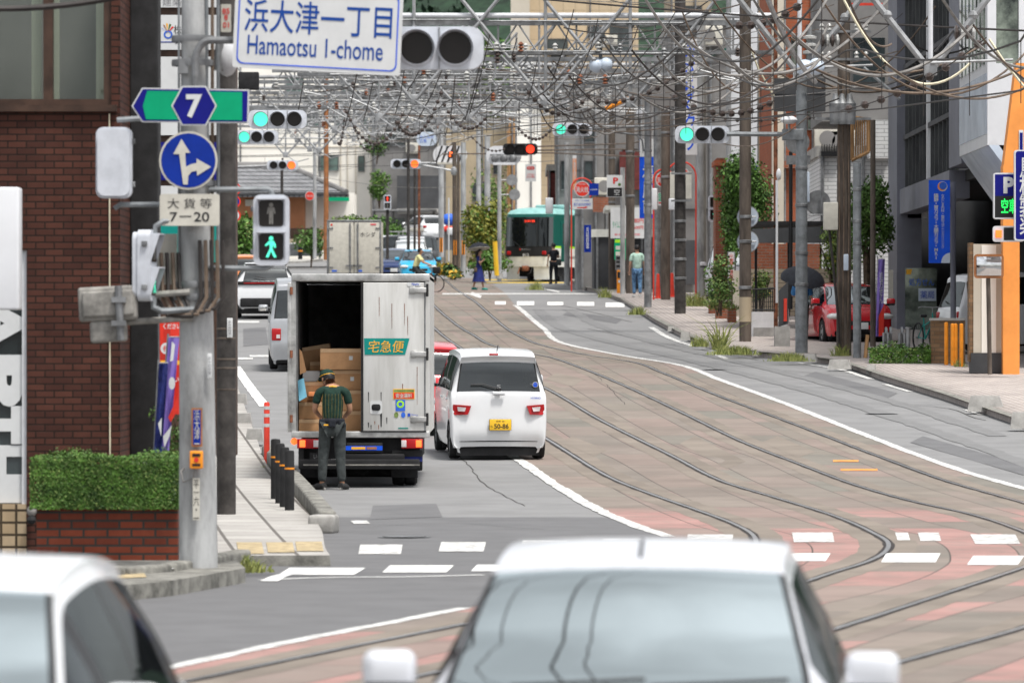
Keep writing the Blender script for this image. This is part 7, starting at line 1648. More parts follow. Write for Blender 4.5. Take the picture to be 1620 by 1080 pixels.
# ------------------------------------------------------------ buildings, trees and hill beyond
def bldg(name, label, x0, y0, x1, y1, d, dep, mat, wins=(), wmat='window_dark', cat='building', roof=None, side=None):
    """front wall over picture rectangle at distance d; wins: picture rectangles, each a window part with frame and pane"""
    base = min(Z(y1, d), zp(d)-.2); t = thing(name, label, cat, (X((x0+x1)/2, d), d, base))
    a, b = X(x0, d), X(x1, d); zt = Z(y0, d); m = MB(); m.span(a, b, d, d+dep, base, zt, mat); m.span(a-.1, b+.1, d-.1, d+dep+.1, zt, zt+.3, roof or 'concrete'); m.build('wall', t)
    for (wx0, wy0, wx1, wy1) in wins:
        m = MB(); q = .35
        m.rect(wx0-.6, wy0-.6, wx1+.6, wy0+.4, d-.08, .14, 'wall_dark'); m.rect(wx0-.8, wy1-.4, wx1+.8, wy1+.8, d-.12, .18, 'steel_dull'); m.rect(wx0-.6, wy0, wx0+.3, wy1, d-.08, .14, 'wall_dark'); m.rect(wx1-.3, wy0, wx1+.6, wy1, d-.08, .14, 'wall_dark')
        if wx1-wx0 > 14: mx_ = (wx0+wx1)/2; m.rect(mx_-.4, wy0, mx_+.4, wy1, d-.07, .1, 'wall_dark')
        w_ = m.build('window', t); m = MB(); m.rect(wx0, wy0, wx1, wy1, d-.03, .02, wmat); m.build('pane', w_)
        if rnd.random() < .6: xx = wx1+2; m = MB(); m.rect(xx, wy1-4, xx+.9*F/d, wy1-4+.7*F/d, d-.4, .4, 'sign_cream', .04); m.disc(P(xx+.4*F/d, wy1-4+.35*F/d, d-.41), .24, 'wall_grey'); m.build('air_conditioner', t)
    for xx in (x0+(x1-x0)*.04, x0+(x1-x0)*.62): m = MB(); m.tube([P(xx, y0, d-.08), P(xx, y1, d-.08)], .05, 'steel_dull', 6); m.build('downpipe', t)
    return t
wb_ = bldg('white_building', 'tall cream white building with few green grey windows behind the tiled roof house', 372, 60, 588, 415, 385, 14, 'wall_white', [(476, 175, 508, 200), (531, 173, 545, 198), (504, 246, 535, 270), (567, 247, 576, 271), (452, 120, 480, 150), (540, 110, 560, 150), (575, 175, 582, 205)], 'window_green')
m = MB()
for x in (538, 549, 562, 586): m.rect(x, 62, x+1.2, 412, 384.9, .1, 'wall_cream')
m.rect(372, 232, 588, 233, 384.95, .06, 'wall_cream'); m.rect(372, 150, 588, 151, 384.95, .06, 'wall_cream'); m.build('trim', wb_)
bldg('blue_building', 'dark blue grey building top behind the white building', 372, 90, 545, 330, 420, 10, 'wall_slate', [(390, 110, 440, 135), (450, 105, 520, 130)])
# the traditional house
HD = 330; hs_ = thing('tiled_roof_house', 'low ochre house with a grey tiled hip roof', 'house', P(450, 400, HD))
m = MB(); m.rect(366, 303, 481, 380, HD+1.5, 8, 'wall_ochre'); m.rect(481, 305, 560, 392, HD+4, 6, 'wall_white'); m.rect(366, 362, 520, 395, HD+.6, 1, 'wall_ochre'); m.build('wall', hs_)
m = MB(); rp = [P(340, 305, HD), P(548, 305, HD), P(455, 262, HD+5), P(340, 262, HD+5)]; m.poly(rp, 'roof_tile', (0, .05, -.25)); m.poly([P(548, 305, HD), P(548, 303, HD+10), P(455, 262, HD+5)], 'roof_tile', (0, .05, -.25)); m.rect(340, 304, 549, 308, HD-.1, 10, 'wall_dark'); m.tube([P(340, 262, HD+5), P(455, 262, HD+5)], .22, 'wall_grey', 8); m.tube([P(455, 262, HD+5), P(548, 304, HD)], .18, 'wall_grey', 8)
m.build('roof', hs_)
m = MB(); m.rect(388, 316, 402, 326, HD+1.4, .1, 'sign_cream'); m.rect(430, 312, 445, 330, HD+1.42, .1, 'wall_dark'); m.build('window', hs_)
m = MB(); m.rect(428, 361, 505, 382, HD-3, .2, 'fence_brown'); 
for i in range(26): m.rect(429+i*3, 361, 430+i*3, 382, HD-3.05, .06, 'brown_frame')
m.build('board_fence', None, P(466, 382, HD-3), label='dark brown board fence in front of the ochre house', cat='fence')
t = thing('railing', 'pale railing on the low wall below the board fence', 'fence', P(477, 405, HD-8)); m = MB()
for i in range(22): m.tube([P(455+i*2.5, 405, HD-8), P(455+i*2.5, 386, HD-8)], .05, 'steel_dull', 5)
m.build('bars', t); m = MB(); m.tube([P(454, 386, HD-8), P(510, 386, HD-8)], .07, 'steel', 6); m.build('rail', t)
m = MB(); m.rect(440, 378, 540, 388, HD-5, 1, 'wall_tan'); m.build('low_wall', None, P(490, 388, HD-5), label='tan low wall behind the pale railing', cat='low wall')
m = MB(); w = [G(x, y, .12) for x, y in ((372, 416), (480, 413), (515, 409), (560, 404), (560, 396), (372, 398))]; m.poly(w, 'concrete', (0, 0, -.2)); m.build('far_pavement', kind='structure')
b = P(475, 410, 290); t = thing('bollard', 'small black bollard with an orange band on the far left pavement', 'bollard', b); m = MB(); m.tube([b, P(475, 391, 290)], .11, 'black', 8); m.build('post', t); m = MB(); m.tube([P(475, 398, 290), P(475, 396, 290)], .12, 'orange_post', 8); m.build('reflector_band', t)
m = MB(); m.rect(520, 312, 552, 318, 300, .5, 'sign_green'); m.build('green_sign', None, P(536, 318, 300), label='dark green horizontal sign right of the tiled roof', cat='sign')
for lab, x, yb, r, hh, mat, m2, d, n in (('leafy green tree left of the ochre house', 386, 405, (1.9, 1.4, 1.7), 3.6, 'leaf_hedge', ['leaf', 'leaf_pale'], 225, 2600), ('green shrub right of the ochre house wall', 492, 385, (1.1, .8, 1.0), 2.3, 'leaf', ['leaf_hedge'], 320, 900), ('pale shrub in front of the white building', 550, 380, (1.6, 1, .7), 1.7, 'leaf_pale', ['leaf_hedge'], 318, 1200),
    ('green bush behind the pedestrian signal beyond the box truck', 618, 400, (1.6, 1.0, 1.4), 2.9, 'leaf_hedge', ['leaf'], 320, 2000), ('climbing green plant beside the grey garage building', 600, 330, (1.1, 1, 1.1), 2.6, 'leaf_hedge', ['leaf_pale', 'leaf'], 362, 1000), ('small green tree at the left of the grey garage building', 596, 260, (1.2, 1, .9), 2.0, 'leaf', ['leaf_dark'], 366, 600),
    ('green shrub under the yellow leaved tree', 775, 440, (1.0, .8, .7), 1.5, 'leaf_hedge', ['leaf'], 254, 1000), ('tall green bush beside the tan building', 786, 400, (1.3, 1, 2.8), 6.0, 'leaf_pale', ['leaf_hedge'], 292, 1400), ('low yellow bush by the white marker pole', 703, 420, (.55, .4, .38), .75, 'leaf_yellow', ['flower', 'leaf_pale'], 268, 600), ('low dark bush beside the yellow bush', 714, 423, (.5, .4, .3), .6, 'leaf', ['leaf_dark'], 266, 350),
    ('strip of yellow plants on the kerb by the far poles', 722, 428, (.6, .4, .2), .38, 'leaf_pale', ['flower'], 262, 260)):
    shrub('shrub' if 'tree' not in lab.split(' in ')[0] else 'small_tree', lab, 'tree' if 'small green tree' in lab or 'leafy green tree' in lab else 'shrub', Vector((X(x, d), d, min(Z(yb, d), zp(d)+.1) if yb > 380 else Z(yb, d))), r, n, .20, mat, m2, h=hh, clumps=9)
shrub('street_tree', 'street tree with yellowing leaves in front of the tan building', 'tree', Vector((X(763, 256), 256, zp(256))), (1.15, .95, 1.55), 5200, .17, 'leaf_yellow', ['leaf_pale', 'leaf_hedge'], h=3.75, clumps=18)
# grey garage building and things in front of it
bldg('garage_building', 'grey concrete building with a dark open ground floor', 588, 150, 706, 420, 372, 12, 'wall_grey', [(610, 205, 640, 230), (655, 205, 690, 228), (600, 170, 630, 190), (650, 168, 690, 188)])
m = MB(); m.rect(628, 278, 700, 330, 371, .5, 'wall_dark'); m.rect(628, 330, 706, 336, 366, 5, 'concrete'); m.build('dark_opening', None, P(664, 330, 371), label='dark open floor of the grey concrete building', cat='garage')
m = MB(); m.rect(588, 331, 690, 333.5, 345, 4, 'steel'); 
for x in (592, 622, 655, 686): m.tube([P(x, 332, 346), P(x, 402, 346)], .09, 'steel_dull', 6)
m.build('carport_roof', None, P(640, 402, 346), label='low flat carport roof on thin posts beyond the queue', cat='carport')
car('black car parked beyond the queue under the carport', 'car', 'van', 'car_black', (X(676, 300), 301, zp(300)), R(150), group='cars parked beyond the crossing'); car('white car with red tail lights parked behind the black car', 'car', 'hatch', 'car_white', (X(690, 325), 326, zp(325)+1.6), R(20), group='cars parked beyond the crossing')
m = MB(); d = 320; m.rect(699, 338, 722, 356, d, 1.5, 'scrub_blue', .3); m.rect(699, 358, 722, 366, d, 1.5, 'sign_red', .1); m.rect(707, 360, 722, 372, d-.1, 1.0, 'sign_white', .1); m.rect(700, 366, 721, 395, d+.3, 1.2, 'wall_grey'); m.build('drinks_stand', None, P(710, 395, d), label='blue and red kiosk far behind the pale poles', cat='kiosk')
m = MB(); m.rect(588, 345, 640, 402, 352, 1, 'cloth_slate'); m.build('green_net', None, P(614, 402, 352), label='dark green net fence behind the carport', cat='fence')
bldg('tan_building', 'tan building with narrow dark windows behind the far poles', 700, 195, 802, 430, 340, 10, 'wall_tan', [(748, 290, 753, 318), (762, 288, 767, 318), (781, 262, 791, 275)])
bldg('brown_house', 'narrow brown house wall left of the white narrow building', 798, 185, 818, 400, 352, 8, 'wood'); bldg('white_narrow_building', 'narrow tall white building above the tram', 815, 95, 856, 420, 335, 10, 'wall_white', [(822, 135, 848, 158)])
ab = bldg('apartment_building', 'large beige apartment block with dark balcony openings at the top', 810, -120, 1010, 330, 430, 16, 'panel_grid', [(866, 62, 898, 80), (965, 38, 1000, 80), (930, 42, 956, 60), (872, 82, 895, 94), (815, 115, 838, 142)])
m = MB(); m.rect(808, -120, 838, 300, 428, 1.9, 'wall_cream'); m.rect(860, 78, 925, 84, 427, 2.9, 'wall_tan'); m.build('stair_tower', ab)
t = bldg('maroon_shop', 'maroon shop house with a sloping canopy beside the tram', 868, 270, 905, 400, 268, 10, 'wall_maroon'); m = MB(); m.poly([P(868, 272, 268), P(890, 253, 268), P(905, 250, 268), P(905, 262, 268), P(880, 275, 268)], 'wall_grey', (0, 2, 0)); m.build('gable', t)
bldg('grey_house', 'grey plastered house behind the pale concrete pole', 880, 150, 965, 420, 262, 12, 'wall_grey', [(888, 255, 896, 300), (934, 205, 940, 300)])
bldg('dark_red_house', 'dark red and grey house behind the parking sign', 955, 120, 1050, 440, 236, 12, 'wall_grey', [(985, 236, 1008, 264)], 'wall_maroon')
m = MB(); m.rect(980, 240, 1012, 300, 235.5, .4, 'wall_maroon'); m.build('red_balcony', None, P(996, 300, 235.5), label='dark red balcony front behind the parking sign', cat='balcony')
gb_ = bldg('grey_building', 'large plain grey building behind the tall blue lettered sign', 1062, 40, 1162, 470, 206, 14, 'wall_grey', [(1085, 30, 1102, 45)])
m = MB(); m.poly([P(1100, 92, 205.8), P(1162, 72, 205.8), P(1162, 78, 205.8), P(1100, 98, 205.8)], 'tram_green', (0, .1, 0)); m.rect(1062, 330, 1162, 331, 205.9, .1, 'wall_dark'); m.rect(1085, 380, 1100, 450, 205.8, .1, 'wall_dark'); m.build('trim', gb_)
bldg('yellow_building', 'beige building above the grey building roof', 1060, -120, 1125, 160, 260, 10, 'wall_tan', [(1075, 10, 1110, 50)])
bldg('beige_building', 'beige building behind the white sign tower', 1196, -140, 1245, 430, 190, 10, 'wall_tan', [(1204, 60, 1216, 90), (1222, 60, 1234, 90), (1204, 150, 1216, 180)])
t = bldg('brick_apartments', 'orange brick apartment house with white framed windows', 1238, -140, 1316, 470, 172, 16, 'brick_red', [(1278, 150, 1286, 205), (1276, 40, 1290, 95), (1296, 150, 1306, 210), (1252, 60, 1264, 105)], 'window_grey')
m = MB(); m.rect(1222, -140, 1240, 395, 171.5, .6, 'wall_cream'); m.rect(1238, 255, 1316, 266, 171.7, .4, 'brick_small'); m.build('trim', t)
m = MB(); m.rect(1132, 256, 1152, 470, 178, 2, 'brick_small'); m.rect(1130, 254, 1154, 262, 177.8, 2.4, 'brick_red'); m.rect(1134, 250, 1150, 255, 177.9, 2, 'brick_small'); m.build('brick_pillar', None, P(1142, 470, 178), label='red brick gate pillar with a stepped cap left of the round tree', cat='pillar')
t = bldg('white_tile_building', 'white tiled building with a black rail behind the meter box pole', 1297, 248, 1408, 360, 158, 8, 'tile_long'); m = MB(); m.rect(1375, 190, 1408, 250, 157, 6, 'tile_long'); m.build('upper_wall', t)
m = MB(); m.rect(1299, 240, 1330, 247, 157.8, .2, 'black')
for i in range(8): m.rect(1300+i*4, 228, 1301+i*4, 242, 157.8, .1, 'black')
m.build('rail', t)
m = MB(); m.rect(1300, -120, 1408, 192, 160, 6, 'wall_grey'); m.rect(1350, 60, 1400, 130, 159.9, .2, 'window_dark'); m.rect(1345, 5, 1400, 9, 158, .1, 'red_post'); m.build('upper_floor', t)
t = thing('lattice_panel', 'orange wooden lattice panel between the brown poles', 'lattice', P(1361, 252, 146)); d = 146
m = MB()
for p in (((1347, 185), (1375, 190)), ((1347, 254), (1375, 240)), ((1347, 185), (1347, 254)), ((1375, 190), (1375, 240))): m.tube([P(*p[0], d), P(*p[1], d)], .05, 'wood', 6)
m.build('frame', t); m = MB()
for i in range(7): m.tube([P(1350+i*3.6, 186, d), P(1350+i*3.6, 253-i*2, d)], .022, 'wood', 5)
m.build('slat', t)
t = thing('carport', 'dark flat carport roof on posts behind the grey signal pole', 'carport', P(1250, 470, 152)); d = 150
m = MB(); m.poly([P(1190, 362, d), P(1322, 358, d), P(1322, 384, d), P(1190, 384, d)], 'wall_dark', (0, .3, 0)); m.rect(1186, 350, 1326, 356, d, 4, 'black_matt'); m.build('roof', t); m = MB()
for x in (1194, 1246, 1318): m.rect(x, 384, x+4, 500, d+1, .1, 'black_matt')
m.build('post', t)
m = MB(); m.rect(1186, 425, 1322, 500, 156, .3, 'slats'); m.build('shutter_wall', None, P(1250, 500, 156), label='beige slatted wall under the dark carport', cat='wall')
m = MB(); m.rect(1186, 386, 1300, 426, 158, .3, 'brick_small'); m.build('brick_back_wall', None, P(1243, 426, 158), label='brick back wall above the beige slatted wall', cat='wall')
m = MB(); m.rect(1153, 452, 1164, 482, 156, .3, 'wall_cream') if 0 else m.rect(1160, 428, 1170, 500, 157, .3, 'wall_cream'); m.build('cream_post', None, P(1165, 500, 157), label='cream post right of the exit sign', cat='post')
bldg('narrow_house', 'narrow grey house front between the tram and the parking sign', 920, 170, 956, 455, 230, 8, 'wall_grey', [(925, 255, 938, 285), (926, 200, 940, 225)])
bldg('low_shop', 'low shop front with a dark open bay behind the brown poles', 940, 375, 1062, 470, 222, 6, 'wall_dark', roof='tram_cream')
m = MB(); m.rect(938, 312, 968, 335, 224, .5, 'brick_small'); m.rect(958, 325, 1022, 332, 215, 6, 'tram_cream'); m.build('shop_canopy', None, P(980, 335, 215), label='cream canopy edge above the price board', cat='canopy')
t = thing('white_van', 'small white van nosing out behind the dark brown pole', 'van', P(1128, 478, 178)) if 0 else None
car('white van nose visible behind the pale thick pole and the brick pillar', 'van', 'van', 'car_white', (X(1192, 182), 190, zp(182)+.12), R(172), group='cars parked at the right', name='van', glw='glass_sky')
# wooded hill
rows = []
for i in range(24):
    d = 560+i*16; rows.append([Vector((x, d, zp(d)-3 + 62*(1-math.exp(-(i/9)**2))*(.75+.25*math.sin(x*.02+1)+.1*math.sin(x*.07)))) for x in np.linspace(-220, 220, 45)])
sheet('hill', rows, 'leaf_dark', kind='structure')
m = MB()
for _ in range(750):
    i = rnd.randrange(3, 22); j = rnd.randrange(44); c = rows[i][j] + Vector((rnd.uniform(-4, 4), rnd.uniform(-6, 6), rnd.uniform(0, 2)))
    if abs(c.x) > 75: continue
    r = rnd.uniform(2.2, 4.5); leaves(m, 70, 1.5, ('leaf_dark', 'leaf_dark', 'leaf', 'leaf_hedge')[rnd.randrange(4)], in_blob(c, (r, r, r*1.1)))
m.build('hill_forest', kind='stuff')
for i, (x, y, r) in enumerate(((700, 66, 3.0), (730, 60, 3.4), (760, 58, 3.2), (790, 62, 3.0), (680, 100, 3.0), (745, 105, 3.2), (780, 120, 2.8))):
    d = 470; shrub('hillside_tree', ('leftmost', 'second', 'third', 'rightmost', 'lower left', 'lower middle', 'lower right')[i]+' pale green tree at the foot of the wooded hill', 'tree', P(x, y+70, d), (r, r, r*1.2), 700, .8, 'leaf_pale', ['leaf_hedge', 'leaf_yellow'], h=70*d/F, clumps=8)
bldg('hill_house', 'pale house with a white roof below the wooded hill', 640, 130, 720, 200, 440, 8, 'wall_cream', [(655, 150, 670, 165), (690, 150, 705, 165)])
# ------------------------------------------------------------ gantries over the tracks, wires, insulators
def insul(mb, p, s=1.0, mat='ceramic'): mb.lathe(p, [(.02*s, -.12*s), (.075*s, -.1*s), (.03*s, -.05*s), (.08*s, -.02*s), (.03*s, .03*s), (.075*s, .06*s), (.02*s, .12*s)], mat, 8)
def gantry(label, d, xc, hw, yt, yb, vs, mat='steel', poles=True, clutter=True):
    """a lattice beam across the street at distance d; yt, yb: picture rows of its chords; vs: (x, y of the lower tip, half width in m)"""
    zt, zb = Z(yt, d), Z(yb, d); c = X(xc, d); g = zp(d)
    t = thing('wire_gantry', label, 'gantry', (c, d, g), 'steel lattice gantries over the tracks')
    m = MB()
    m.tube([(c-hw, d, zt), (c+hw, d, zt)], .075, 'white_metal' if d < 160 else mat, 10); m.span(c-hw, c+hw, d-.06, d+.06, zt-.26, zt-.12, 'steel_dull'); m.span(c-hw, c+hw, d-.05, d+.05, zb-.05, zb+.05, 'steel_dull'); m.tube([(c-hw, d+.6, zb), (c+hw, d+.6, zb)], .04, 'steel_dull', 6); m.build('beam', t)
    m = MB(); n = max(4, int(hw*2/(zt-zb)/1.0))
    for i in range(n):
        a, b = c-hw+2*hw*i/n, c-hw+2*hw*(i+1)/n; h = (a+b)/2
        m.tube([(a, d, zb), (h, d, zt-.2)], .027, mat, 6); m.tube([(h, d, zt-.2), (b, d, zb)], .027, mat, 6)
        if i % 2: m.tube([(a, d, zb), (a, d, zt)], .03, mat, 6); m.tube([(a, d, zb), (h, d+.6, zb)], .025, mat, 5)
    m.build('lattice', t)
    for vx, vy, w in vs:
        x = X(vx, d); z = Z(vy, d); zz = zt + 1.1; m = MB()
        m.tube([(x, d-.1, z-.05), (x, d-.1, zz)], .045 if d < 160 else .034, mat, 8)
        for s in (-1, 1):
            k = w/(zt-z); m.tube([(x+s*.06, d-.12, z), (x+s*k*(zz-z), d-.12, zz)], .05 if d < 160 else .038, mat, 8); m.ball((x+s*k*(zt-z)*.5, d-.12, z+(zt-z)*.5), .07, mat, 6)
        m.box((x, d-.13, z), (.22, .06, .26), mat, 0, .02); hg_ = m.build('hanger', t)
        if clutter:
            m = MB()
            for q in range(3): m.tube([(x-w*.8, d-.15, z+.5+q*.8), (x+w*.8, d-.15, z+.5+q*.8)], .022, 'steel_dull', 5)
            for q in (-.7, -.35, .4, .75): insul(m, Vector((x+q*w, d-.15, z+.62+.8*rnd.randrange(2))), 1.1, ('ceramic', 'ceramic', 'rust')[rnd.randrange(3)])
            m.tube([(x, d-.12, z), (x+.5, d-.5, z-.35), (x+1.1, d-.8, z-.2)], .022, 'steel', 6); m.build('crossbar', hg_)
    if clutter:
        m = MB()
        for i in range(int(hw*1.7)):
            x = c+rnd.uniform(-hw, hw); z = zb+rnd.choice((-.15, .12, .0)); insul(m, Vector((x, d-.12, z)), rnd.uniform(.9, 1.4), rnd.choice(('ceramic', 'insulator', 'steel', 'steel')))
            if i % 3 == 0: m.tube([(x, d-.1, zb), (x+rnd.uniform(-.2, .2), d-.2, zb-.7)], .02, 'steel', 5)
        for i in range(int(hw)):
            x = c+rnd.uniform(-hw, hw); L = rnd.uniform(.5, 1.6); m.tube([(x-L/2, d-.2, zb-.4-rnd.random()*.8), (x+L/2, d-.2, zb-.4-rnd.random()*.8)], .02, 'steel', 5)
        m.build('fittings', t)
    if poles:
        m = MB(); m.tube([(c+hw, d, g), (c+hw, d, zt+.4)], .13, 'steel_dull', 10); m.build('post', t)
    return t
GN = ['nearest full lattice gantry, spanning above the green lights', 'second lattice gantry behind the nearest full one', 'third lattice gantry, above the red crossing light', 'fourth lattice gantry in the tangle of wires', 'fifth lattice gantry in the tangle of wires', 'sixth lattice gantry, above the box truck', 'seventh lattice gantry, above the far junction', 'farthest lattice gantry, low in the tangle']
for i, (d, xc, hw, yt, yb, vs) in enumerate((
    (150, 850, 6.2, 25, 83, [(863, 160, 1.85), (655, 158, 1.85), (997, 163, 1.9)]),
    (172, 800, 6.3, 84, 118, [(742, 186, 1.8), (600, 186, 1.8), (853, 150, 1.2)]),
    (195, 735, 6.6, 103, 137, [(695, 192, 1.7), (560, 196, 1.7), (817, 170, 1.3)]),
    (218, 690, 7.4, 122, 155, [(660, 200, 1.6), (530, 205, 1.6), (760, 190, 1.4)]),
    (240, 640, 7.5, 140, 170, [(624, 205, 1.6), (505, 238, 2.6), (720, 205, 1.3)]),
    (262, 590, 8.0, 155, 182, [(590, 215, 1.5), (490, 236, 2.4), (452, 245, 2.3), (690, 210, 1.3)]),
    (290, 560, 8.5, 168, 193, [(560, 220, 1.4), (660, 218, 1.4), (470, 222, 1.4)]),
    (320, 530, 8.5, 178, 200, [(530, 225, 1.3), (620, 224, 1.3), (440, 226, 1.3)]))):
    gantry(GN[i], d, xc, hw, yt, yb, vs, poles=i in (2, 4))
# nearer hangers above the right side of the road
for lab, d, x, yt_, yl, w in (('hanging steel mast with two braces above the grey signal pole', 126, 1265, -60, 115, 2.0), ('hanging steel mast with insulators above the clinic building', 112, 1472, -60, 108, 1.7)):
    t = thing('wire_hanger', lab, 'gantry', P(x, yl, d), 'hanging steel masts'); m = MB(); z = Z(yl, d); zz = Z(yt_, d); X0 = X(x, d)
    m.tube([(X0, d, z-.08), (X0, d, zz)], .05, 'white_metal', 8); m.build('mast', t)
    for s in (-1, 1): m = MB(); m.tube([(X0+s*.05, d, z), (X0+s*w, d, zz)], .065, 'steel', 8); m.ball((X0+s*w*.5, d, (z+zz)/2), .1, 'steel', 8); m.build('brace', t)
    m = MB(); m.box((X0, d-.03, z), (.26, .08, .3), 'steel', 0, .02)
    for k in range(4): m.lathe((X0+.5+.11*k, d-.1, z+.7), [(.05, -.05), (.14, -.02), (.14, .02), (.05, .05)], 'ceramic' if k % 2 else 'insulator', 10, 'X')
    m.tube([(X0, d-.1, z+.1), (X0+1.6, d-.3, z+.15)], .03, 'steel', 6); m.tube([(X0+1.4, d-.3, z+.1), (X0+2.2, d-.3, z-.6)], .04, 'pole_grey', 6); m.build('insulator', t)
nw = [0]
def wire(pts, r, mat, label, group, name='overhead_wire', cat='wire', loc=None):
    m = MB(); m.tube(pts, r, mat, 5, False); return m.build(name, None, loc or pts[0], label=label, cat=cat, group=group)
def pxsag(x0, y0, x1, y1, drop, d0, d1, n=14): return [P(x0+(x1-x0)*i/n, y0+(y1-y0)*i/n+drop*4*(i/n)*(1-i/n), d0+(d1-d0)*i/n) for i in range(n+1)]
# heavy feeder cables looping across the upper right
G1 = 'heavy feeder cables looping at the upper right'
fc = [(1010, -20, 1330, -40, 150, 'wire_grey', .026), (1060, 40, 1420, -20, 105, 'wire_grey', .03), (1000, 80, 1270, 60, 95, 'wire_dark', .02), (1110, -30, 1480, 10, 150, 'wire_brown', .022), (1180, -20, 1560, -30, 165, 'wire_grey', .03), (1230, 30, 1540, 40, 85, 'wire_grey', .034), (1250, 60, 1620, 20, 75, 'wire_brown', .026), (1300, 0, 1700, -20, 160, 'wire_brown', .022),
      (1280, 120, 1500, 90, 40, 'wire_brown', .026), (1130, 60, 1300, 90, 60, 'wire_grey', .03), (1150, 90, 1310, 40, 75, 'wire_grey', .026), (1040, 90, 1180, 110, 45, 'wire_grey', .022), (950, 60, 1120, 90, 60, 'wire_grey', .022), (1080, 20, 1200, 140, 50, 'wire_brown', .018), (1290, 110, 1700, 60, 60, 'wire_brown', .028), (1480, -20, 1680, 90, 60, 'wire_grey', .028),
      (1360, -30, 1640, -60, 130, 'wire_dark', .022), (1400, 100, 1640, 130, 40, 'wire_brown', .024), (1540, 40, 1700, 150, 30, 'wire_brown', .02), (1200, -40, 1290, 130, 20, 'steel', .05), (1330, -40, 1410, 70, 40, 'wire_brown', .022), (1010, 150, 1180, 120, 42, 'wire_grey', .024), (900, 120, 1060, 170, 40, 'wire_dark', .016), (860, 150, 1010, 100, 60, 'wire_dark', .016)]
for i, (x0, y0, x1, y1, dr_, mt, r) in enumerate(fc):
    d = 96+rnd.uniform(0, 36); wire(pxsag(x0, y0, x1, y1, dr_, d, d+rnd.uniform(2, 10), 18), r, mt, 'thick sagging cable in the tangle at the upper right', G1, 'feeder_cable', 'cable')
for lab, pts in (('long cream hose hanging in a deep loop in front of the clinic glass', pxsag(1335, 0, 1535, 100, 75, 104, 104, 20)), ('second cream hose running down toward the orange pillar', [P(1565, 62, 104), P(1590, 100, 104), P(1618, 135, 104), P(1660, 165, 104)]), ('cream hose hanging beside the white sign tower', [P(1187, 75, 140), P(1200, 110, 140), P(1224, 152, 140)])):
    wire(pts, .024, 'wire_cream', lab, 'cream guard hoses', 'guard_hose', 'hose')
# strings of dark insulators
def beads(label, pts, n, r, d_extra=0, mat='insulator'):
    m = MB(); m.tube(pts, .012, 'wire_dark', 5, False); L = len(pts)-1
    for i in range(n):
        f = (i+.5)/n*L; k = int(f); p = Vector(pts[k]).lerp(Vector(pts[min(k+1, L)]), f-k); m.ball(p, r, mat, 8)
    return m.build('insulator_string', None, pts[0], label=label, cat='insulator', group='dark strings of insulators')
for lab, a, n, r in (('string of dark insulators under the nearest full gantry', (832, 140, 935, 145, 38, 150, 152), 11, .07), ('rising string of dark insulators right of the nearest gantry tip', (940, 160, 1100, 95, 22, 148, 138), 12, .075), ('string of dark insulators below the street name sign', (545, 170, 640, 175, 55, 165, 168), 15, .06), ('string of dark insulators left of the two unlit lamps', (625, 190, 700, 140, 45, 165, 168), 15, .065),
    ('string of dark insulators above the oval blue sign', (700, 160, 770, 185, 30, 168, 165), 11, .06), ('short string of dark insulators above the red crossing light', (818, 200, 872, 205, 18, 190, 190), 10, .06), ('steep string of dark insulators in front of the white building', (545, 185, 535, 225, 18, 200, 200), 9, .055), ('string of dark insulators over the white sign tower', (1060, 150, 1225, 160, 25, 140, 138), 11, .085), ('string of dark insulators at the top right of the tangle', (1160, 40, 1270, 5, 12, 128, 125), 6, .1), ('long beaded wire before the clinic glass', (1330, 175, 1560, 60, 18, 118, 108), 9, .09), ('string of dark insulators right above the tram', (745, 215, 800, 235, 12, 215, 215), 9, .05), ('string of dark insulators below the far truss', (560, 200, 600, 215, 30, 205, 205), 9, .05), ('beaded wire behind the nearest green light', (1100, 188, 1290, 186, 4, 150, 150), 10, .05)):
    beads(lab, pxsag(*a, 18), n, r)
# dark droppers and long diagonal wires
G2 = 'dark feeder tails hanging from the gantries'
for x0, y0, x1, y1, bend in ((775, 55, 742, 180, 8), (908, 15, 868, 140, 10), (946, 30, 900, 150, 14), (818, 60, 806, 100, 2), (1080, -10, 985, 120, 25), (1120, 20, 1015, 130, 30), (700, 110, 660, 190, 10), (667, 105, 640, 150, 6), (565, 115, 545, 200, 6), (640, 110, 625, 180, 6), (590, 130, 575, 190, 4), (720, 120, 712, 190, 4), (850, 95, 835, 160, 5), (480, 130, 465, 200, 5), (1010, 40, 960, 130, 18), (760, 100, 735, 190, 6)):
    d = 149; wire([P(x0, y0, d), P((x0+x1)/2+bend*.3, (y0+y1)/2, d), P(x1+bend*.1, y1, d+2)] if bend < 12 else [P(x0+(x1-x0)*i/8, y0+(y1-y0)*(i/8)**.7, d) for i in range(9)], .014, 'wire_dark', 'dark feeder tail hanging from a lattice gantry', G2, 'feeder_tail')
wire(pxsag(560, -30, 1700, 52, 10, 140, 112, 20), .022, 'wire_dark', 'long black cable crossing the top of the view above the gantries', None); wire(pxsag(-60, 12, 260, -22, 14, 50, 50, 12), .028, 'wire_dark', 'black cable passing in front of the brick building window', None)
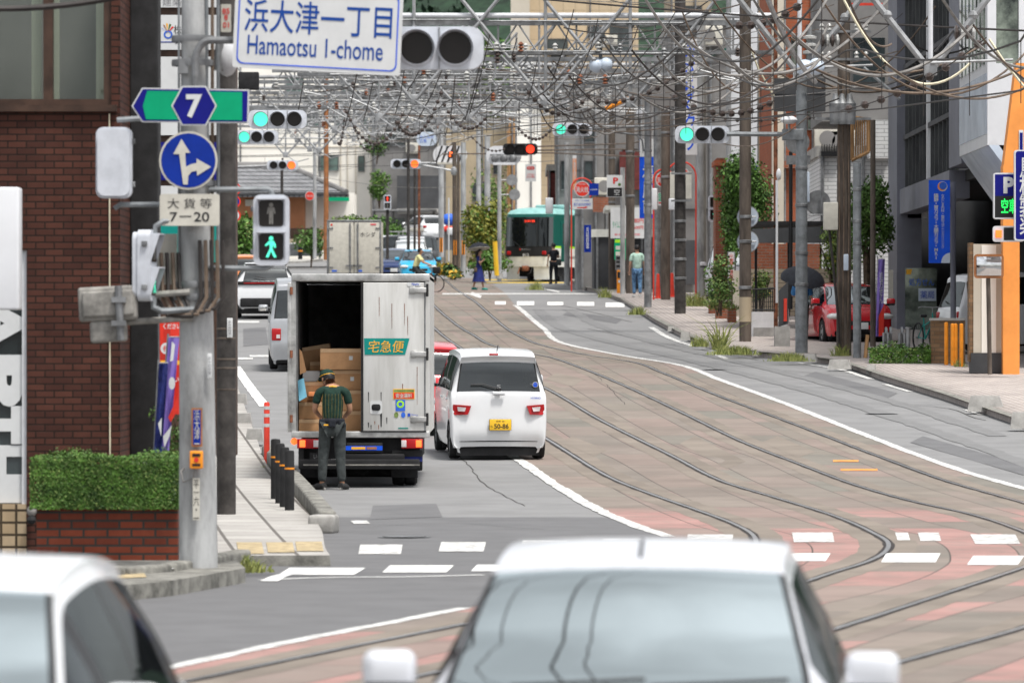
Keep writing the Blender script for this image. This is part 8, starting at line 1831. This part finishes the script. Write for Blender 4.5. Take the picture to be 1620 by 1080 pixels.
# contact and messenger wires over the two tracks
def track_px(y): return None
TC = [[(1700, 860), (1615, 800), (1395, 735), (1240, 675), (1140, 625), (1060, 592), (990, 572), (930, 560), (870, 545), (800, 515), (745, 490), (715, 475), (690, 458), (672, 445)], [(1300, 830), (1190, 775), (1050, 705), (940, 650), (850, 600), (770, 555), (690, 510), (620, 475), (590, 458), (570, 445)]]
for k, c in enumerate(TC):
    for h, r, lab in ((5.3, .012, 'contact wire'), (6.3, .016, 'messenger wire')):
        pts = []
        for n in range(len(c)-1):
            a, b = G(*c[n]), G(*c[n+1])
            for i in range(6): p = a.lerp(b, i/6); pts.append(p + Vector((0, 0, h - (0 if h < 6 else .45*math.sin(math.pi*((p.y/22) % 1))))))
        e = pts[-1]; pts += [e + Vector((-(i*i)*.55-1.2*i, 10*i, .25*i)) for i in range(1, 12)]
        wire(pts, r, 'wire_dark', lab+(' over the right track', ' over the left track')[k], 'wires along the tracks')
        if h > 6:
            m = MB()
            for p in pts[::2]: m.tube([p, p-Vector((0, 0, .8))], .006, 'wire_dark', 4)
            m.build('dropper_wires', None, pts[0], label='thin droppers of the '+('right', 'left')[k]+' track wire', cat='wire', kind='stuff')
# span wires and service wires in the far tangle
G3 = 'thin wires among the far gantries'
for i in range(62):
    d = rnd.uniform(165, 300); f = (d-165)/135; cx = 850-330*f; y = 120+95*f+rnd.gauss(0, 26); L = rnd.uniform(90, 330)
    x0 = cx+rnd.gauss(0, 120)-L/2; wire(pxsag(x0, y, x0+L, y+rnd.uniform(-22, 22), rnd.uniform(2, 16), d, d+rnd.uniform(-10, 16), 8), rnd.choice((.010, .013, .017)), rnd.choice(('wire_grey', 'wire_dark', 'wire_brown', 'steel', 'steel')), 'thin wire crossing among the far lattice gantries', G3)
G4 = 'service wires along the right pavement'
for i in range(34):
    y = rnd.uniform(-10, 215); x0 = rnd.uniform(880, 1250); d = rnd.uniform(135, 185)
    wire(pxsag(x0, y+rnd.uniform(-8, 25), x0+rnd.uniform(150, 420), y-rnd.uniform(0, 55), rnd.uniform(4, 30), d, d-rnd.uniform(8, 30), 10), rnd.choice((.010, .013, .018)), rnd.choice(('wire_dark', 'wire_brown', 'wire_grey')), 'service wire running along the right pavement poles', G4)
G5 = 'coiled looped cables near the middle green light'
for i in range(24):
    x = rnd.uniform(845, 1010); y = rnd.uniform(95, 200); w_ = rnd.uniform(25, 80); wire(pxsag(x-w_/2, y+rnd.uniform(-10, 10), x+w_/2, y+rnd.uniform(-10, 10), rnd.uniform(8, 38), 160, 166, 10), rnd.choice((.012, .018, .024)), rnd.choice(('wire_dark', 'wire_brown', 'wire_grey')), 'short looped cable near the middle green light', G5)
for lab, pts in (('horizontal tram signal cable right of the red crossing light', [(850, 232, 235), (1000, 227, 215), (1012, 224, 196)]), ('second cable right of the red crossing light', [(850, 238, 235), (990, 236, 215), (1012, 240, 196)]), ('third cable right of the red crossing light', [(700, 244, 250), (870, 242, 235), (1012, 248, 196)])):
    wire([P(*p) for p in pts], .03, 'wire_brown', lab, 'cables beside the crossing light')
# grey lamp insulators (large) and black box
for lab, x, y, d in (('large grey double bell insulator above the middle green light', 950, 104, 150), ('large grey bell insulator at the top of the grey signal pole', 1281, 108, 124)):
    m = MB(); c = P(x, y, d); m.ball(c+Vector((-.09, 0, 0)), .22, 'panel_sky', 12, (1, 1, .9)); m.ball(c+Vector((.14, -.05, .03)), .19, 'panel_sky', 12); m.tube([c, c+Vector((0, 0, .9))], .05, 'steel_dull', 8)
    for k in range(3): m.lathe(c+Vector((0, 0, .35+.16*k)), [(.04, -.05), (.15, -.03), (.15, .02), (.04, .05)], 'ceramic', 10)
    m.build('bell_insulator', None, c, label=lab, cat='insulator')
for lab, x, y, w_, h, d in (('black transformer box hanging behind the route sign end', 393, 128, 32, 28, 190), ('dark box among the wires left of the middle green light', 877, 55, 0, 0, 0)):
    if w_: m = MB(); m.rect(x-w_/2, y-h/2, x+w_/2, y+h/2, d, .5, 'black_matt', .03); m.build('transformer_box', None, P(x, y+h/2, d), label=lab, cat='box')
# a few wires over the near street, behind and above the viewer, that the windscreens mirror
for i, x in enumerate((.55, .75, 1.2, 1.42)):
    wire(sag((x-5.5, 2, 8.1), (x+4.5, 60, 8.6), .5, 14), (.010, .006, .012, .008)[i], 'wire_dark', 'black cable high over the near street', 'cables over the near street')
